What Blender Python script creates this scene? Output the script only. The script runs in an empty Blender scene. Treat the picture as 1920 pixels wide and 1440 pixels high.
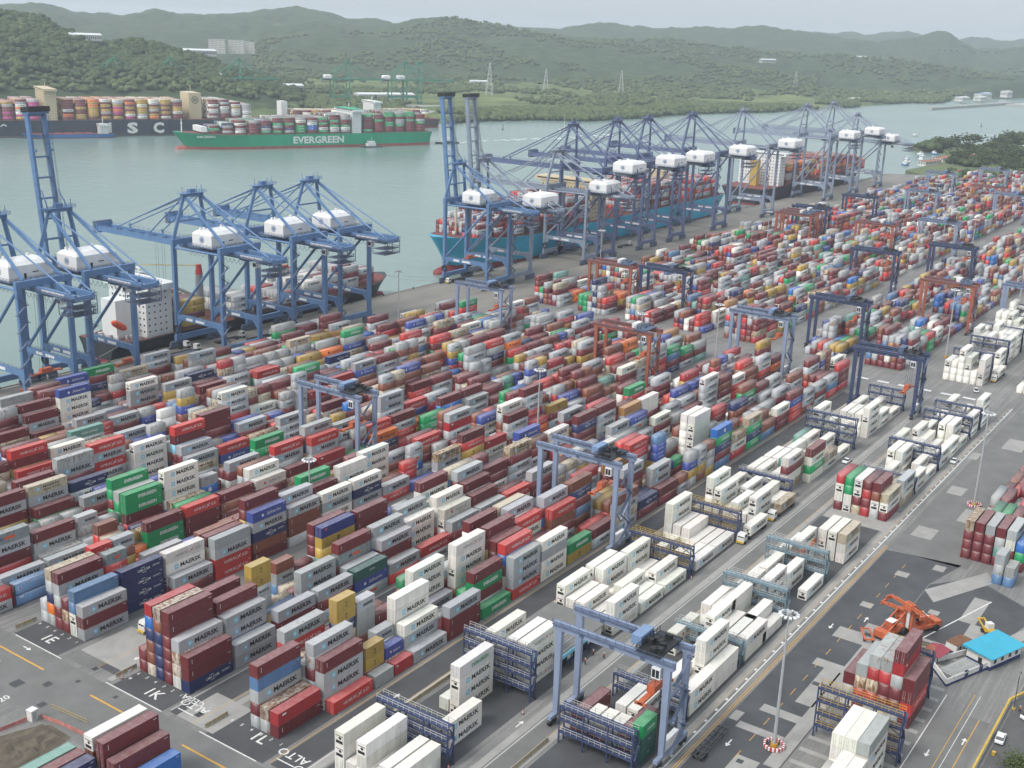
import bpy, bmesh, math, random
import numpy as np
from mathutils import Vector, Matrix
random.seed(7); rng = np.random.default_rng(7)
scene = bpy.context.scene
COL = scene.collection
R = math.radians

# ---------------------------------------------------------------- camera, sky, sun, exposure
CAMH = 138.93
YAW, PIT, ROLL = 0.598646107, 0.295088332, 0.036161204
_cy, _sy, _cp, _sp = math.cos(YAW), math.sin(YAW), math.cos(PIT), math.sin(PIT)
_fw = np.array([_cy*_cp, _sy*_cp, -_sp]); _rt = np.array([_sy, -_cy, 0.0]); _up = np.cross(_rt, _fw)
_r2 = math.cos(ROLL)*_rt + math.sin(ROLL)*_up; _u2 = -math.sin(ROLL)*_rt + math.cos(ROLL)*_up
cam_data = bpy.data.cameras.new("camera"); cam = bpy.data.objects.new("camera", cam_data); COL.objects.link(cam)
cam.matrix_world = Matrix(((_r2[0], _u2[0], -_fw[0], 0), (_r2[1], _u2[1], -_fw[1], 0), (_r2[2], _u2[2], -_fw[2], CAMH), (0, 0, 0, 1)))
cam_data.sensor_width = 36.0; cam_data.lens = 36.0*2172.5/1920.0
cam_data.clip_start = 1.0; cam_data.clip_end = 40000.0
scene.camera = cam
SUN_EL, SUN_AZ = R(52), (-0.93, 0.35)
world = bpy.data.worlds.new("World"); scene.world = world; world.use_nodes = True
_nt = world.node_tree; _bg = _nt.nodes["Background"]
_sky = _nt.nodes.new("ShaderNodeTexSky"); _sky.sky_type = 'NISHITA'; _sky.sun_disc = False
_sky.sun_elevation = SUN_EL; _sky.sun_rotation = math.atan2(SUN_AZ[0], SUN_AZ[1])
_sky.air_density = 1.0; _sky.dust_density = 6.0; _sky.ozone_density = 1.0; _sky.altitude = 0
_hs = _nt.nodes.new("ShaderNodeHueSaturation"); _hs.inputs["Saturation"].default_value = 0.42
_nt.links.new(_sky.outputs[0], _hs.inputs["Color"]); _cl = _nt.nodes.new("ShaderNodeMixRGB"); _cl.inputs[0].default_value = .7; _cl.inputs[2].default_value = (2.45, 2.72, 2.95, 1)   # thin even overcast
_nt.links.new(_hs.outputs[0], _cl.inputs[1]); _nt.links.new(_cl.outputs[0], _bg.inputs[0])
_bg.inputs[1].default_value = 0.15
sl = bpy.data.lights.new("sun", 'SUN'); sl.energy = 0.9; sl.angle = R(14); sl.color = (1.0, 0.965, 0.92)
sun = bpy.data.objects.new("sun", sl); COL.objects.link(sun)
_d = Vector((SUN_AZ[0]*math.cos(SUN_EL), SUN_AZ[1]*math.cos(SUN_EL), math.sin(SUN_EL)))
sun.rotation_euler = _d.to_track_quat('Z', 'Y').to_euler(); sun.location = (0, 0, 900)
scene.view_settings.view_transform = 'Standard'; scene.view_settings.look = 'None'
scene.view_settings.exposure = 1.08; scene.view_settings.gamma = 1.0
scene.cycles.max_bounces = 5; scene.cycles.diffuse_bounces = 2; scene.cycles.glossy_bounces = 2
scene.cycles.transmission_bounces = 2; scene.cycles.volume_bounces = 1; scene.cycles.caustics_reflective = False
scene.cycles.caustics_refractive = False

# ---------------------------------------------------------------- materials
MATS = {}
def nodes_of(m):
    m.use_nodes = True; nt = m.node_tree; return nt, nt.nodes["Principled BSDF"]
def mat(name, col=(.5, .5, .5), rough=.6, metal=0.0, var=.12, scale=.6, col2=None, vscale=None, bump=0.0, bscale=8.0, spec=None):
    """plain painted / weathered surface: a colour broken up by object-space noise"""
    if name in MATS: return MATS[name]
    m = bpy.data.materials.new(name); nt, b = nodes_of(m); N, L = nt.nodes, nt.links
    tc = N.new("ShaderNodeTexCoord")
    mp = N.new("ShaderNodeMapping"); mp.inputs["Scale"].default_value = vscale or (1, 1, .35)
    L.new(tc.outputs["Object"], mp.inputs["Vector"])
    nz = N.new("ShaderNodeTexNoise"); nz.inputs["Scale"].default_value = scale; nz.inputs["Detail"].default_value = 6; nz.inputs["Roughness"].default_value = .65
    L.new(mp.outputs[0], nz.inputs["Vector"])
    rp = N.new("ShaderNodeValToRGB"); rp.color_ramp.elements[0].position = .3; rp.color_ramp.elements[1].position = .72
    c2 = col2 or tuple(min(1, c*(1+var)) for c in col); c1 = col if col2 else tuple(c*(1-var) for c in col)
    rp.color_ramp.elements[0].color = (*c1, 1); rp.color_ramp.elements[1].color = (*c2, 1)
    L.new(nz.outputs["Fac"], rp.inputs[0]); L.new(rp.outputs[0], b.inputs["Base Color"])
    b.inputs["Roughness"].default_value = rough; b.inputs["Metallic"].default_value = metal
    if spec is not None: b.inputs["Specular IOR Level"].default_value = spec
    if bump:
        n2 = N.new("ShaderNodeTexNoise"); n2.inputs["Scale"].default_value = bscale; n2.inputs["Detail"].default_value = 4
        L.new(tc.outputs["Object"], n2.inputs["Vector"])
        bp = N.new("ShaderNodeBump"); bp.inputs["Strength"].default_value = bump; L.new(n2.outputs["Fac"], bp.inputs["Height"])
        L.new(bp.outputs[0], b.inputs["Normal"])
    MATS[name] = m; return m

def paint_mat(name, source):
    """corrugated container paint; base colour from the object (things) or a colour attribute (bulk); alpha = amount of rust"""
    m = bpy.data.materials.new(name); nt, b = nodes_of(m); N, L = nt.nodes, nt.links
    if source == 'object':
        oi = N.new("ShaderNodeObjectInfo"); colo, alpha, rnd = oi.outputs["Color"], oi.outputs["Alpha"], oi.outputs["Random"]
    else:
        at = N.new("ShaderNodeAttribute"); at.attribute_name = "paint"; colo, alpha, rnd = at.outputs["Color"], at.outputs["Alpha"], None
    tc = N.new("ShaderNodeTexCoord"); geo = N.new("ShaderNodeNewGeometry")
    sep = N.new("ShaderNodeSeparateXYZ"); L.new(geo.outputs["Normal"], sep.inputs[0])
    # world position so neighbouring boxes never share a stain
    nz = N.new("ShaderNodeTexNoise"); nz.inputs["Scale"].default_value = .55; nz.inputs["Detail"].default_value = 5; nz.inputs["Roughness"].default_value = .7
    mp = N.new("ShaderNodeMapping"); mp.inputs["Scale"].default_value = (1.3, 1.3, .3); L.new(geo.outputs["Position"], mp.inputs[0]); L.new(mp.outputs[0], nz.inputs["Vector"])
    dirt = N.new("ShaderNodeMapRange"); dirt.inputs[1].default_value = .25; dirt.inputs[2].default_value = .75; dirt.inputs[3].default_value = .80; dirt.inputs[4].default_value = 1.10
    L.new(nz.outputs["Fac"], dirt.inputs[0])
    mul = N.new("ShaderNodeVectorMath"); mul.operation = 'MULTIPLY'; L.new(colo, mul.inputs[0])
    cmb = N.new("ShaderNodeCombineXYZ"); [L.new(dirt.outputs[0], cmb.inputs[i]) for i in range(3)]; L.new(cmb.outputs[0], mul.inputs[1])
    # paler roofs: overhead sky light put into the colour, along with chalky bleaching
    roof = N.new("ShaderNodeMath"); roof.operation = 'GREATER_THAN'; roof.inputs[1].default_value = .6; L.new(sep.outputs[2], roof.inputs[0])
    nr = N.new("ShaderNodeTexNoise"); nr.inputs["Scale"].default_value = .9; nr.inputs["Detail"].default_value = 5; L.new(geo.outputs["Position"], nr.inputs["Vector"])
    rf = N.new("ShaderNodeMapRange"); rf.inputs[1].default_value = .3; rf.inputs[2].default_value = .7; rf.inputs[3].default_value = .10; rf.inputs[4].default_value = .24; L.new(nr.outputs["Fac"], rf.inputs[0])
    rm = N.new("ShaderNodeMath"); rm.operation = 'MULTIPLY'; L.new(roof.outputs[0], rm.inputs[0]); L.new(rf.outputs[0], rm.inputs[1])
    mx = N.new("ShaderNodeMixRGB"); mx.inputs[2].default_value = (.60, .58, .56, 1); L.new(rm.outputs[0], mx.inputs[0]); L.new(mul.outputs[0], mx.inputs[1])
    # rust in streaks and patches
    ns = N.new("ShaderNodeTexNoise"); ns.inputs["Scale"].default_value = 1.5; ns.inputs["Detail"].default_value = 7; ns.inputs["Roughness"].default_value = .72
    mp2 = N.new("ShaderNodeMapping"); mp2.inputs["Scale"].default_value = (1.0, .7, .35); L.new(geo.outputs["Position"], mp2.inputs[0]); L.new(mp2.outputs[0], ns.inputs["Vector"])
    th = N.new("ShaderNodeMath"); th.operation = 'MULTIPLY_ADD'; th.inputs[1].default_value = .37; th.inputs[2].default_value = -.72; L.new(alpha, th.inputs[0])
    ad = N.new("ShaderNodeMath"); ad.operation = 'ADD'; L.new(ns.outputs["Fac"], ad.inputs[0]); L.new(th.outputs[0], ad.inputs[1])
    sc = N.new("ShaderNodeMath"); sc.operation = 'MULTIPLY'; sc.inputs[1].default_value = 7.0; sc.use_clamp = True; L.new(ad.outputs[0], sc.inputs[0])
    mr = N.new("ShaderNodeMixRGB"); mr.inputs[2].default_value = (.19, .085, .035, 1); L.new(sc.outputs[0], mr.inputs[0]); L.new(mx.outputs[0], mr.inputs[1])
    L.new(mr.outputs[0], b.inputs["Base Color"]); b.inputs["Roughness"].default_value = .5
    # corrugation: vertical ribs along x on the sides, along y on the ends, across the roof
    sp = N.new("ShaderNodeSeparateXYZ"); L.new(geo.outputs["Position"], sp.inputs[0])
    ax = N.new("ShaderNodeMath"); ax.operation = 'ABSOLUTE'; L.new(sep.outputs[0], ax.inputs[0])
    gx = N.new("ShaderNodeMath"); gx.operation = 'GREATER_THAN'; gx.inputs[1].default_value = .5; L.new(ax.outputs[0], gx.inputs[0])
    cx = N.new("ShaderNodeMixRGB"); L.new(gx.outputs[0], cx.inputs[0]); L.new(sp.outputs[0], cx.inputs[1]); L.new(sp.outputs[1], cx.inputs[2])
    fr = N.new("ShaderNodeMath"); fr.operation = 'MULTIPLY'; fr.inputs[1].default_value = 2*math.pi/.36; L.new(cx.outputs[0], fr.inputs[0])
    si = N.new("ShaderNodeMath"); si.operation = 'SINE'; L.new(fr.outputs[0], si.inputs[0])
    bp = N.new("ShaderNodeBump"); bp.inputs["Strength"].default_value = .55; bp.inputs["Distance"].default_value = .03; L.new(si.outputs[0], bp.inputs["Height"])
    L.new(bp.outputs[0], b.inputs["Normal"])
    MATS[name] = m; return m

# ---------------------------------------------------------------- mesh helpers
class MB:
    """collects shapes; build() links them as ONE mesh object"""
    def __init__(s): s.v = []; s.f = []; s.mi = []; s.n = 0; s.cur = 0
    def add(s, vs, fs):
        s.v.extend([tuple(map(float, p)) for p in vs]); s.f.extend([tuple(i+s.n for i in f) for f in fs]); s.mi.extend([s.cur]*len(fs)); s.n += len(vs); return s
    def box(s, x0, x1, y0, y1, z0, z1):
        return s.add([(x0,y0,z0),(x1,y0,z0),(x1,y1,z0),(x0,y1,z0),(x0,y0,z1),(x1,y0,z1),(x1,y1,z1),(x0,y1,z1)],
                     [(3,2,1,0),(4,5,6,7),(0,1,5,4),(1,2,6,5),(2,3,7,6),(3,0,4,7)])
    def cbox(s, c, sx, sy, sz): return s.box(c[0]-sx/2, c[0]+sx/2, c[1]-sy/2, c[1]+sy/2, c[2]-sz/2, c[2]+sz/2)
    def beam(s, p, q, w, h=None, w2=None, h2=None, up=(0, 0, 1)):
        h = h or w; w2 = w2 or w; h2 = h2 or (h if w2 == w else w2*h/w)
        p, q = Vector(p), Vector(q); d = (q-p).normalized(); u = Vector(up)
        if abs(d.dot(u)) > .98: u = Vector((1, 0, 0))
        a = d.cross(u).normalized(); b = a.cross(d).normalized(); vs = []
        for c, ww, hh in ((p, w, h), (q, w2, h2)):
            for sa, sb in ((-1,-1),(1,-1),(1,1),(-1,1)): vs.append(c + a*(sa*ww/2) + b*(sb*hh/2))
        return s.add(vs, [(3,2,1,0),(4,5,6,7),(0,1,5,4),(1,2,6,5),(2,3,7,6),(3,0,4,7)])
    def tube(s, p, q, r, n=8, r2=None):
        r2 = r if r2 is None else r2; p, q = Vector(p), Vector(q); d = (q-p).normalized(); u = Vector((0,0,1)) if abs(d.z) < .95 else Vector((1,0,0))
        a = d.cross(u).normalized(); b = a.cross(d); vs = []
        for c, rr in ((p, r), (q, r2)):
            for i in range(n): t = 2*math.pi*i/n; vs.append(c + a*(math.cos(t)*rr) + b*(math.sin(t)*rr))
        fs = [(i, (i+1) % n, n+(i+1) % n, n+i) for i in range(n)] + [tuple(range(n-1, -1, -1)), tuple(range(n, 2*n))]
        return s.add(vs, fs)
    def ring(s, c, R0, r, n=24, m=6):
        vs = []; fs = []
        for i in range(n):
            t = 2*math.pi*i/n
            for j in range(m):
                u = 2*math.pi*j/m; vs.append((c[0]+(R0+r*math.cos(u))*math.cos(t), c[1]+(R0+r*math.cos(u))*math.sin(t), c[2]+r*math.sin(u)))
                fs.append((i*m+j, ((i+1) % n)*m+j, ((i+1) % n)*m+(j+1) % m, i*m+(j+1) % m))
        return s.add(vs, fs)
    def prism(s, pts, z0, z1):
        n = len(pts); vs = [(x, y, z0) for x, y in pts] + [(x, y, z1) for x, y in pts]
        return s.add(vs, [tuple(range(n-1, -1, -1)), tuple(range(n, 2*n))] + [(i, (i+1) % n, n+(i+1) % n, n+i) for i in range(n)])
    def loft(s, rings, cap=True):
        n = len(rings[0]); vs = [p for r in rings for p in r]; fs = []
        for k in range(len(rings)-1):
            for i in range(n): fs.append((k*n+i, k*n+(i+1) % n, (k+1)*n+(i+1) % n, (k+1)*n+i))
        if cap: fs += [tuple(range(n-1, -1, -1)), tuple(range((len(rings)-1)*n, len(rings)*n))]
        return s.add(vs, fs)
    def quad(s, a, b, c, d): return s.add([a, b, c, d], [(0, 1, 2, 3)])
    def rail(s, pts, h=1.1, r=.05, step=2.0):
        """a handrail with posts and two bars along a polyline"""
        for p, q in zip(pts[:-1], pts[1:]):
            p, q = Vector(p), Vector(q); n = max(1, int((q-p).length/step))
            for z in (h, h*.5): s.beam(p+Vector((0,0,z)), q+Vector((0,0,z)), r)
            for i in range(n+1): c = p.lerp(q, i/n); s.beam(c, c+Vector((0,0,h)), r)
        return s
    def text(s, body, o, ux, uy, size, width=None, align='c', bold=.0, lift=0.02, shear=0.0, squash=None):
        """flat lettering: o = anchor, ux = reading direction, uy = up"""
        P, T, (w, h) = text_mesh(body, bold, shear); k = size/.73
        ux, uy = Vector(ux).normalized(), Vector(uy).normalized(); nn = ux.cross(uy)
        kx = k if width is None else width/w
        x0 = {'c': -w*kx/2, 'l': 0, 'r': -w*kx}[align]; o = Vector(o) + nn*lift
        return s.add([o + ux*(x0+p[0]*kx) + uy*(p[1]*k) for p in P], T)
    def mesh(s, name, mats):
        me = bpy.data.meshes.new(name); me.from_pydata(s.v, [], s.f)
        for m in (mats if isinstance(mats, (list, tuple)) else [mats]): me.materials.append(m)
        if any(s.mi): me.polygons.foreach_set("material_index", s.mi)
        me.update(); return me
    def build(s, name, mats, parent=None, loc=None):
        o = bpy.data.objects.new(name, s.mesh(name, mats)); COL.objects.link(o)
        if parent: o.parent = parent
        if loc: o.location = loc
        return o
_txt = {}
def text_mesh(body, bold, shear):
    key = (body, bold, shear)
    if key not in _txt:
        cu = bpy.data.curves.new("lettering", 'FONT'); cu.body = body; cu.offset = bold; cu.shear = shear; cu.resolution_u = 2
        o = bpy.data.objects.new("lettering", cu); me = o.to_mesh()
        P = [(v.co.x, v.co.y) for v in me.vertices]; T = [tuple(p.vertices) for p in me.polygons]
        o.to_mesh_clear(); bpy.data.objects.remove(o); bpy.data.curves.remove(cu)
        xs = [p[0] for p in P]; x0 = min(xs); P = [(x-x0, y) for x, y in P]
        _txt[key] = (P, T, (max(xs)-x0, .73))
    return _txt[key]
def tag(o, label=None, cat=None, group=None, kind=None):
    if label: o["label"] = label
    if cat: o["category"] = cat
    if group: o["group"] = group
    if kind: o["kind"] = kind
    return o
def empty(name, loc, rz=0.0, label=None, cat=None, group=None):
    o = bpy.data.objects.new(name, None); COL.objects.link(o); o.location = loc; o.rotation_euler = (0, 0, rz); o.empty_display_size = .5
    return tag(o, label, cat, group)
def kids(o): return list(KID.get(o.name, [])) or [c for c in bpy.data.objects if c.parent == o]
def copy_tree(o, parent=None):
    c = o.copy(); COL.objects.link(c)
    if parent: c.parent = parent
    for ch in [x for x in o.children]: copy_tree(ch, c)
    return c
KID = {}
def structure(o): o["kind"] = "structure"; return o
def star(s, c, ux, uy, r, n=7, lift=.03):
    ux, uy = Vector(ux), Vector(uy); nn = ux.cross(uy).normalized(); c = Vector(c)+nn*lift; vs = [c]
    for i in range(2*n):
        t = math.pi*i/n + math.pi/2; q = r if i % 2 == 0 else r*.36
        vs.append(c + ux*(math.cos(t)*q) + uy*(math.sin(t)*q))
    s.add(vs, [(0, 1+i, 1+(i+1) % (2*n)) for i in range(2*n)])
def vnoise(x, y, seed=0):
    """smooth value noise on arrays"""
    xi, yi = np.floor(x).astype(int), np.floor(y).astype(int); xf, yf = x-xi, y-yi
    def h(a, b): n = (a*374761393 + b*668265263 + seed*974634777) & 0x7fffffff; n = (n ^ (n >> 13))*1274126177 & 0x7fffffff; return (n & 0xffff)/65535.0
    u, v = xf*xf*(3-2*xf), yf*yf*(3-2*yf)
    return (h(xi, yi)*(1-u)+h(xi+1, yi)*u)*(1-v) + (h(xi, yi+1)*(1-u)+h(xi+1, yi+1)*u)*v

# ---------------------------------------------------------------- ground, water, far land
def ground_mat():
    m = bpy.data.materials.new("yard_concrete"); nt, b = nodes_of(m); N, L = nt.nodes, nt.links
    geo = N.new("ShaderNodeNewGeometry")
    def noise(sc, det, scale3=(1, 1, 1)):
        mp = N.new("ShaderNodeMapping"); mp.inputs["Scale"].default_value = scale3; L.new(geo.outputs["Position"], mp.inputs[0])
        n = N.new("ShaderNodeTexNoise"); n.inputs["Scale"].default_value = sc; n.inputs["Detail"].default_value = det; n.inputs["Roughness"].default_value = .65
        L.new(mp.outputs[0], n.inputs["Vector"]); return n.outputs["Fac"]
    r = N.new("ShaderNodeValToRGB"); e = r.color_ramp.elements; e[0].position = .3; e[0].color = (.155, .155, .15, 1); e[1].position = .7; e[1].color = (.25, .245, .235, 1)
    L.new(noise(.05, 8), r.inputs[0])
    # tyre tracks drawn out along x
    t = N.new("ShaderNodeMapRange"); t.inputs[1].default_value = .42; t.inputs[2].default_value = .62; t.inputs[3].default_value = .78; t.inputs[4].default_value = 1.06; L.new(noise(.9, 5, (.03, 1, 1)), t.inputs[0])
    f = N.new("ShaderNodeMapRange"); f.inputs[1].default_value = .3; f.inputs[2].default_value = .7; f.inputs[3].default_value = .86; f.inputs[4].default_value = 1.1; L.new(noise(1.4, 6), f.inputs[0])
    m1 = N.new("ShaderNodeMath"); m1.operation = 'MULTIPLY'; L.new(t.outputs[0], m1.inputs[0]); L.new(f.outputs[0], m1.inputs[1])
    vm = N.new("ShaderNodeVectorMath"); vm.operation = 'SCALE'; L.new(r.outputs[0], vm.inputs[0]); L.new(m1.outputs[0], vm.inputs["Scale"])
    L.new(vm.outputs[0], b.inputs["Base Color"]); b.inputs["Roughness"].default_value = .75
    return m
M_CONC = ground_mat()
M_ASPH = mat("asphalt", (.062, .064, .068), .7, var=.25, scale=.12, vscale=(1, 1, 1))
M_ASPH2 = mat("worn_asphalt", (.145, .145, .14), .75, var=.16, scale=.15, vscale=(1, 1, 1))
M_PALE = mat("pale_concrete", (.29, .285, .27), .8, var=.14, scale=.25, vscale=(1, 1, 1))
M_QUAY = mat("quay_concrete", (.20, .19, .17), .8, var=.22, scale=.08, vscale=(.25, 1.6, 1))
M_WHITE = mat("white_road_paint", (.62, .62, .6), .7, var=.2, scale=2.0, vscale=(1, 1, 1))
M_YEL = mat("yellow_road_paint", (.52, .30, .06), .7, var=.2, scale=2.0, vscale=(1, 1, 1))

def sheet(name, pts, z, m):
    o = MB().add([(x, y, z) for x, y in pts], [tuple(range(len(pts)))]).build(name, m); return structure(o)
# terminal ground up to the quay edge, with the quay wall below it
QY = 404.0
g = MB(); g.prism([(-300, -200), (2600, -200), (2600, 262), (1720, 330), (1352, 372), (1330, QY), (-300, QY)], -9.0, 0.0)
structure(g.build("ground", M_CONC))
sheet("quay_apron", [(-300, 346), (1328, 346), (1328, QY-.02), (-300, QY-.02)], .004, M_QUAY)

def water_mat():
    m = bpy.data.materials.new("channel_water"); nt, b = nodes_of(m); N, L = nt.nodes, nt.links
    geo = N.new("ShaderNodeNewGeometry")
    n0 = N.new("ShaderNodeTexNoise"); n0.inputs["Scale"].default_value = .004; n0.inputs["Detail"].default_value = 5; L.new(geo.outputs["Position"], n0.inputs["Vector"])
    r = N.new("ShaderNodeValToRGB"); e = r.color_ramp.elements; e[0].position = .35; e[0].color = (.15, .225, .205, 1); e[1].position = .68; e[1].color = (.185, .255, .235, 1)
    L.new(n0.outputs["Fac"], r.inputs[0]); L.new(r.outputs[0], b.inputs["Base Color"])
    b.inputs["Roughness"].default_value = .22; b.inputs["IOR"].default_value = 1.33
    hs = []
    for sc, det, w in ((.09, 6, 1.0), (.55, 4, .5)):
        mp = N.new("ShaderNodeMapping"); mp.inputs["Rotation"].default_value = (0, 0, .5); mp.inputs["Scale"].default_value = (1, .55, 1); L.new(geo.outputs["Position"], mp.inputs[0])
        n = N.new("ShaderNodeTexNoise"); n.inputs["Scale"].default_value = sc; n.inputs["Detail"].default_value = det; n.inputs["Roughness"].default_value = .6; L.new(mp.outputs[0], n.inputs["Vector"])
        k = N.new("ShaderNodeMath"); k.operation = 'MULTIPLY'; k.inputs[1].default_value = w; L.new(n.outputs["Fac"], k.inputs[0]); hs.append(k)
    ad = N.new("ShaderNodeMath"); L.new(hs[0].outputs[0], ad.inputs[0]); L.new(hs[1].outputs[0], ad.inputs[1])
    bp = N.new("ShaderNodeBump"); bp.inputs["Strength"].default_value = .35; bp.inputs["Distance"].default_value = 1.2; L.new(ad.outputs[0], bp.inputs["Height"]); L.new(bp.outputs[0], b.inputs["Normal"])
    return m
sheet("water", [(-3000, 200), (-3000, 9000), (12000, 9000), (12000, -3000), (1200, -3000), (1200, 200)], -4.0, water_mat())

def land_mat():
    """forest canopy on the hills, grass and scrub on the flats (by slope and height of the land itself)"""
    m = bpy.data.materials.new("far_vegetation"); nt, b = nodes_of(m); N, L = nt.nodes, nt.links
    geo = N.new("ShaderNodeNewGeometry")
    def noise(sc, det): n = N.new("ShaderNodeTexNoise"); n.inputs["Scale"].default_value = sc; n.inputs["Detail"].default_value = det; n.inputs["Roughness"].default_value = .7; L.new(geo.outputs["Position"], n.inputs["Vector"]); return n.outputs["Fac"]
    def ramp(f, a, b_, p0, p1): r = N.new("ShaderNodeValToRGB"); e = r.color_ramp.elements; e[0].position = p0; e[1].position = p1; e[0].color = (*a, 1); e[1].color = (*b_, 1); L.new(f, r.inputs[0]); return r.outputs[0]
    forest = ramp(noise(.022, 8), (.018, .034, .016), (.075, .105, .048), .32, .70)
    grass = ramp(noise(.010, 7), (.05, .085, .03), (.19, .22, .085), .36, .66)
    at = N.new("ShaderNodeAttribute"); at.attribute_name = "open_land"
    ad = N.new("ShaderNodeMath"); ad.operation = 'ADD'; L.new(at.outputs["Fac"], ad.inputs[0])
    s2 = N.new("ShaderNodeMath"); s2.operation = 'MULTIPLY_ADD'; s2.inputs[1].default_value = 2.4; s2.inputs[2].default_value = -1.2; L.new(noise(.0045, 6), s2.inputs[0]); L.new(s2.outputs[0], ad.inputs[1])
    st = N.new("ShaderNodeMapRange"); st.inputs[1].default_value = .42; st.inputs[2].default_value = .58; L.new(ad.outputs[0], st.inputs[0])
    mx = N.new("ShaderNodeMixRGB"); L.new(st.outputs[0], mx.inputs[0]); L.new(forest, mx.inputs[1]); L.new(grass, mx.inputs[2])
    L.new(mx.outputs[0], b.inputs["Base Color"]); b.inputs["Roughness"].default_value = .9; b.inputs["Specular IOR Level"].default_value = .1
    return m
M_LAND = land_mat()
# ridges: (distance from the camera foot, fore-slope length, [(azimuth deg, rise per metre seen from the camera)])
RIDGES = [(2350, 650, [(61.83, 0.00345), (58.99, 0.00318), (57.75, -0.00175), (57.22, -0.00296), (56.32, -0.00434), (55.08, -0.01146), (53.99, -0.01762), (53.04, -0.01953), (52.28, -0.01873), (51.14, -0.02219), (49.98, -0.02775), (48.81, -0.0338), (47.93, -0.03965), (46.89, -0.04507), (44.94, -0.05183)]), (5400, 1700, [(61.88, -0.00477), (57.72, 0.00481), (56.09, 0.00749), (54.46, 0.00391), (53.08, 0.00245), (52.56, 0.00079), (51.29, 0.00441), (49.9, 0.00411), (47.05, 0.00553), (46.81, 0.00691), (44.87, 0.01021), (43.9, 0.00836), (42.67, 0.00623), (40.93, 0.0044), (39.94, 0.00166), (37.92, -0.00637)]), (4500, 1500, [(49.26, -0.02327), (48.05, -0.01437), (46.35, -0.00513), (44.88, -0.00011), (42.92, 0.00068), (41.68, -0.00023), (40.56, 0.00212), (39.36, 0.0087), (37.69, 0.0089), (36.68, 0.00491), (34.91, 0.00177), (33.64, -0.00041), (31.86, -0.00356), (29.85, -0.0036), (27.6, -0.00347), (25.35, -0.00627), (23.12, -0.00986), (20.45, -0.01306)]), (6200, 1300, [(36.92, -0.00155), (34.4, 0.00292), (32.64, 0.0023), (31.77, 0.00744), (30.9, 0.01047), (29.77, 0.00822), (27.14, 0.00685), (25.67, 0.00855), (24.2, 0.009), (22.98, 0.00847), (21.54, 0.00972), (20.11, 0.00933), (19.15, 0.00664), (17.73, 0.00344), (16.83, 0.00561), (15.72, 0.01026), (15.04, 0.00907), (14.31, 0.00196), (13.83, -0.00249), (12.75, 0.00019), (11.92, 0.00464), (10.27, 0.01028), (8.18, 0.00771)]), (8600, 1600, [(36.42, 0.00212), (34.91, 0.00303), (33.39, 0.00268), (31.38, 0.00264), (21.53, 0.00686), (20.12, 0.01014), (18.7, 0.00934), (18.25, 0.01081), (16.85, 0.0096), (15.45, 0.00404), (14.35, 0.00709), (13.25, 0.00736), (11.95, 0.00736), (8.16, 0.00583)]), (4300, 700, [(41.43, -0.03898), (38.91, -0.0346), (36.37, -0.03014), (33.83, -0.02603), (31.3, -0.02275), (28.77, -0.02241), (25.31, -0.01548), (22.86, -0.01302), (20.46, -0.011), (19.03, -0.01127), (17.16, -0.01201), (15.31, -0.01434), (13.27, -0.01683), (11.72, -0.0188), (8.95, -0.01967)])]
SHORE = [(-3000, 1560), (300, 1560), (960, 1400), (1235, 1262), (1420, 1150), (1565, 1150), (1671, 1115), (1739, 1051), (1904, 1038), (2122, 1039), (2339, 974), (2729, 940), (2944, 939), (3103, 930), (3234, 872), (3480, 905), (3700, 880), (5000, 500), (9000, -600)]
def shore_r(az):
    """distance from camera foot to the far shore at an azimuth (radians)"""
    out = np.full_like(az, 1e9); cx, cy = np.cos(az), np.sin(az)
    for (x0, y0), (x1, y1) in zip(SHORE[:-1], SHORE[1:]):
        dx, dy = x1-x0, y1-y0; den = cx*dy-cy*dx; den = np.where(np.abs(den) < 1e-9, 1e-9, den)
        t = (x0*dy-y0*dx)/den; u = (x0*cy-y0*cx)/den; ok = (u >= 0) & (u <= 1) & (t > 0); out = np.where(ok & (t < out), t, out)
    return out
azs = np.radians(np.arange(-2, 72, .11)); NA = len(azs); rs = shore_r(azs); NRAD = 150
tt = np.linspace(0, 1, NRAD)**1.6
RR = rs[:, None] + (11500 - rs[:, None])*tt[None, :]; AZ = np.repeat(azs[:, None], NRAD, 1)
def ridge_height(RRa, AZd, X, Y):
    hgt = np.zeros_like(RRa); opn = np.ones_like(RRa)
    for k, (RD, SL, pts) in enumerate(RIDGES):
        a = np.array([p[0] for p in pts][::-1]); z = np.array([CAMH + RD*p[1] for p in pts][::-1])
        zz = np.interp(AZd, a, z, left=0, right=z[-1]); u = (RRa-RD)/SL
        prof = np.where(u < 0, np.clip(1+u, 0, 1), np.clip(1-u*.8, 0, 1)); prof = prof*prof*(3-2*prof)
        hh = np.maximum(zz, 0)*prof; hgt = np.maximum(hgt, hh); opn = np.minimum(opn, 1-np.clip(hh/14, 0, 1))
    return hgt, opn
X, Y = RR*np.cos(AZ), RR*np.sin(AZ)
HG, OP = ridge_height(RR, np.degrees(AZ), X, Y)
rough = (vnoise(X/160, Y/160, 1)-.5)*2*(4+HG*.10) + (vnoise(X/60, Y/60, 2)-.5)*9*(1-OP) + (vnoise(X/24, Y/24, 3)-.5)*9*(1-OP)
gul = -np.abs(vnoise(X/420, Y/420, 5)-.5)*2*HG*.22*np.clip((1-OP)*1.0, 0, 1)
near = np.clip((RR-rs[:, None])/60, 0, 1)
ZZ = np.maximum(HG + rough*np.clip(near, .15, 1)*np.where(OP > .5, .35, 1) + gul*0.6, 0)*near + near*2.0 - 5.0*(1-near)
idx = np.arange(NA*NRAD).reshape(NA, NRAD)
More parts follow.
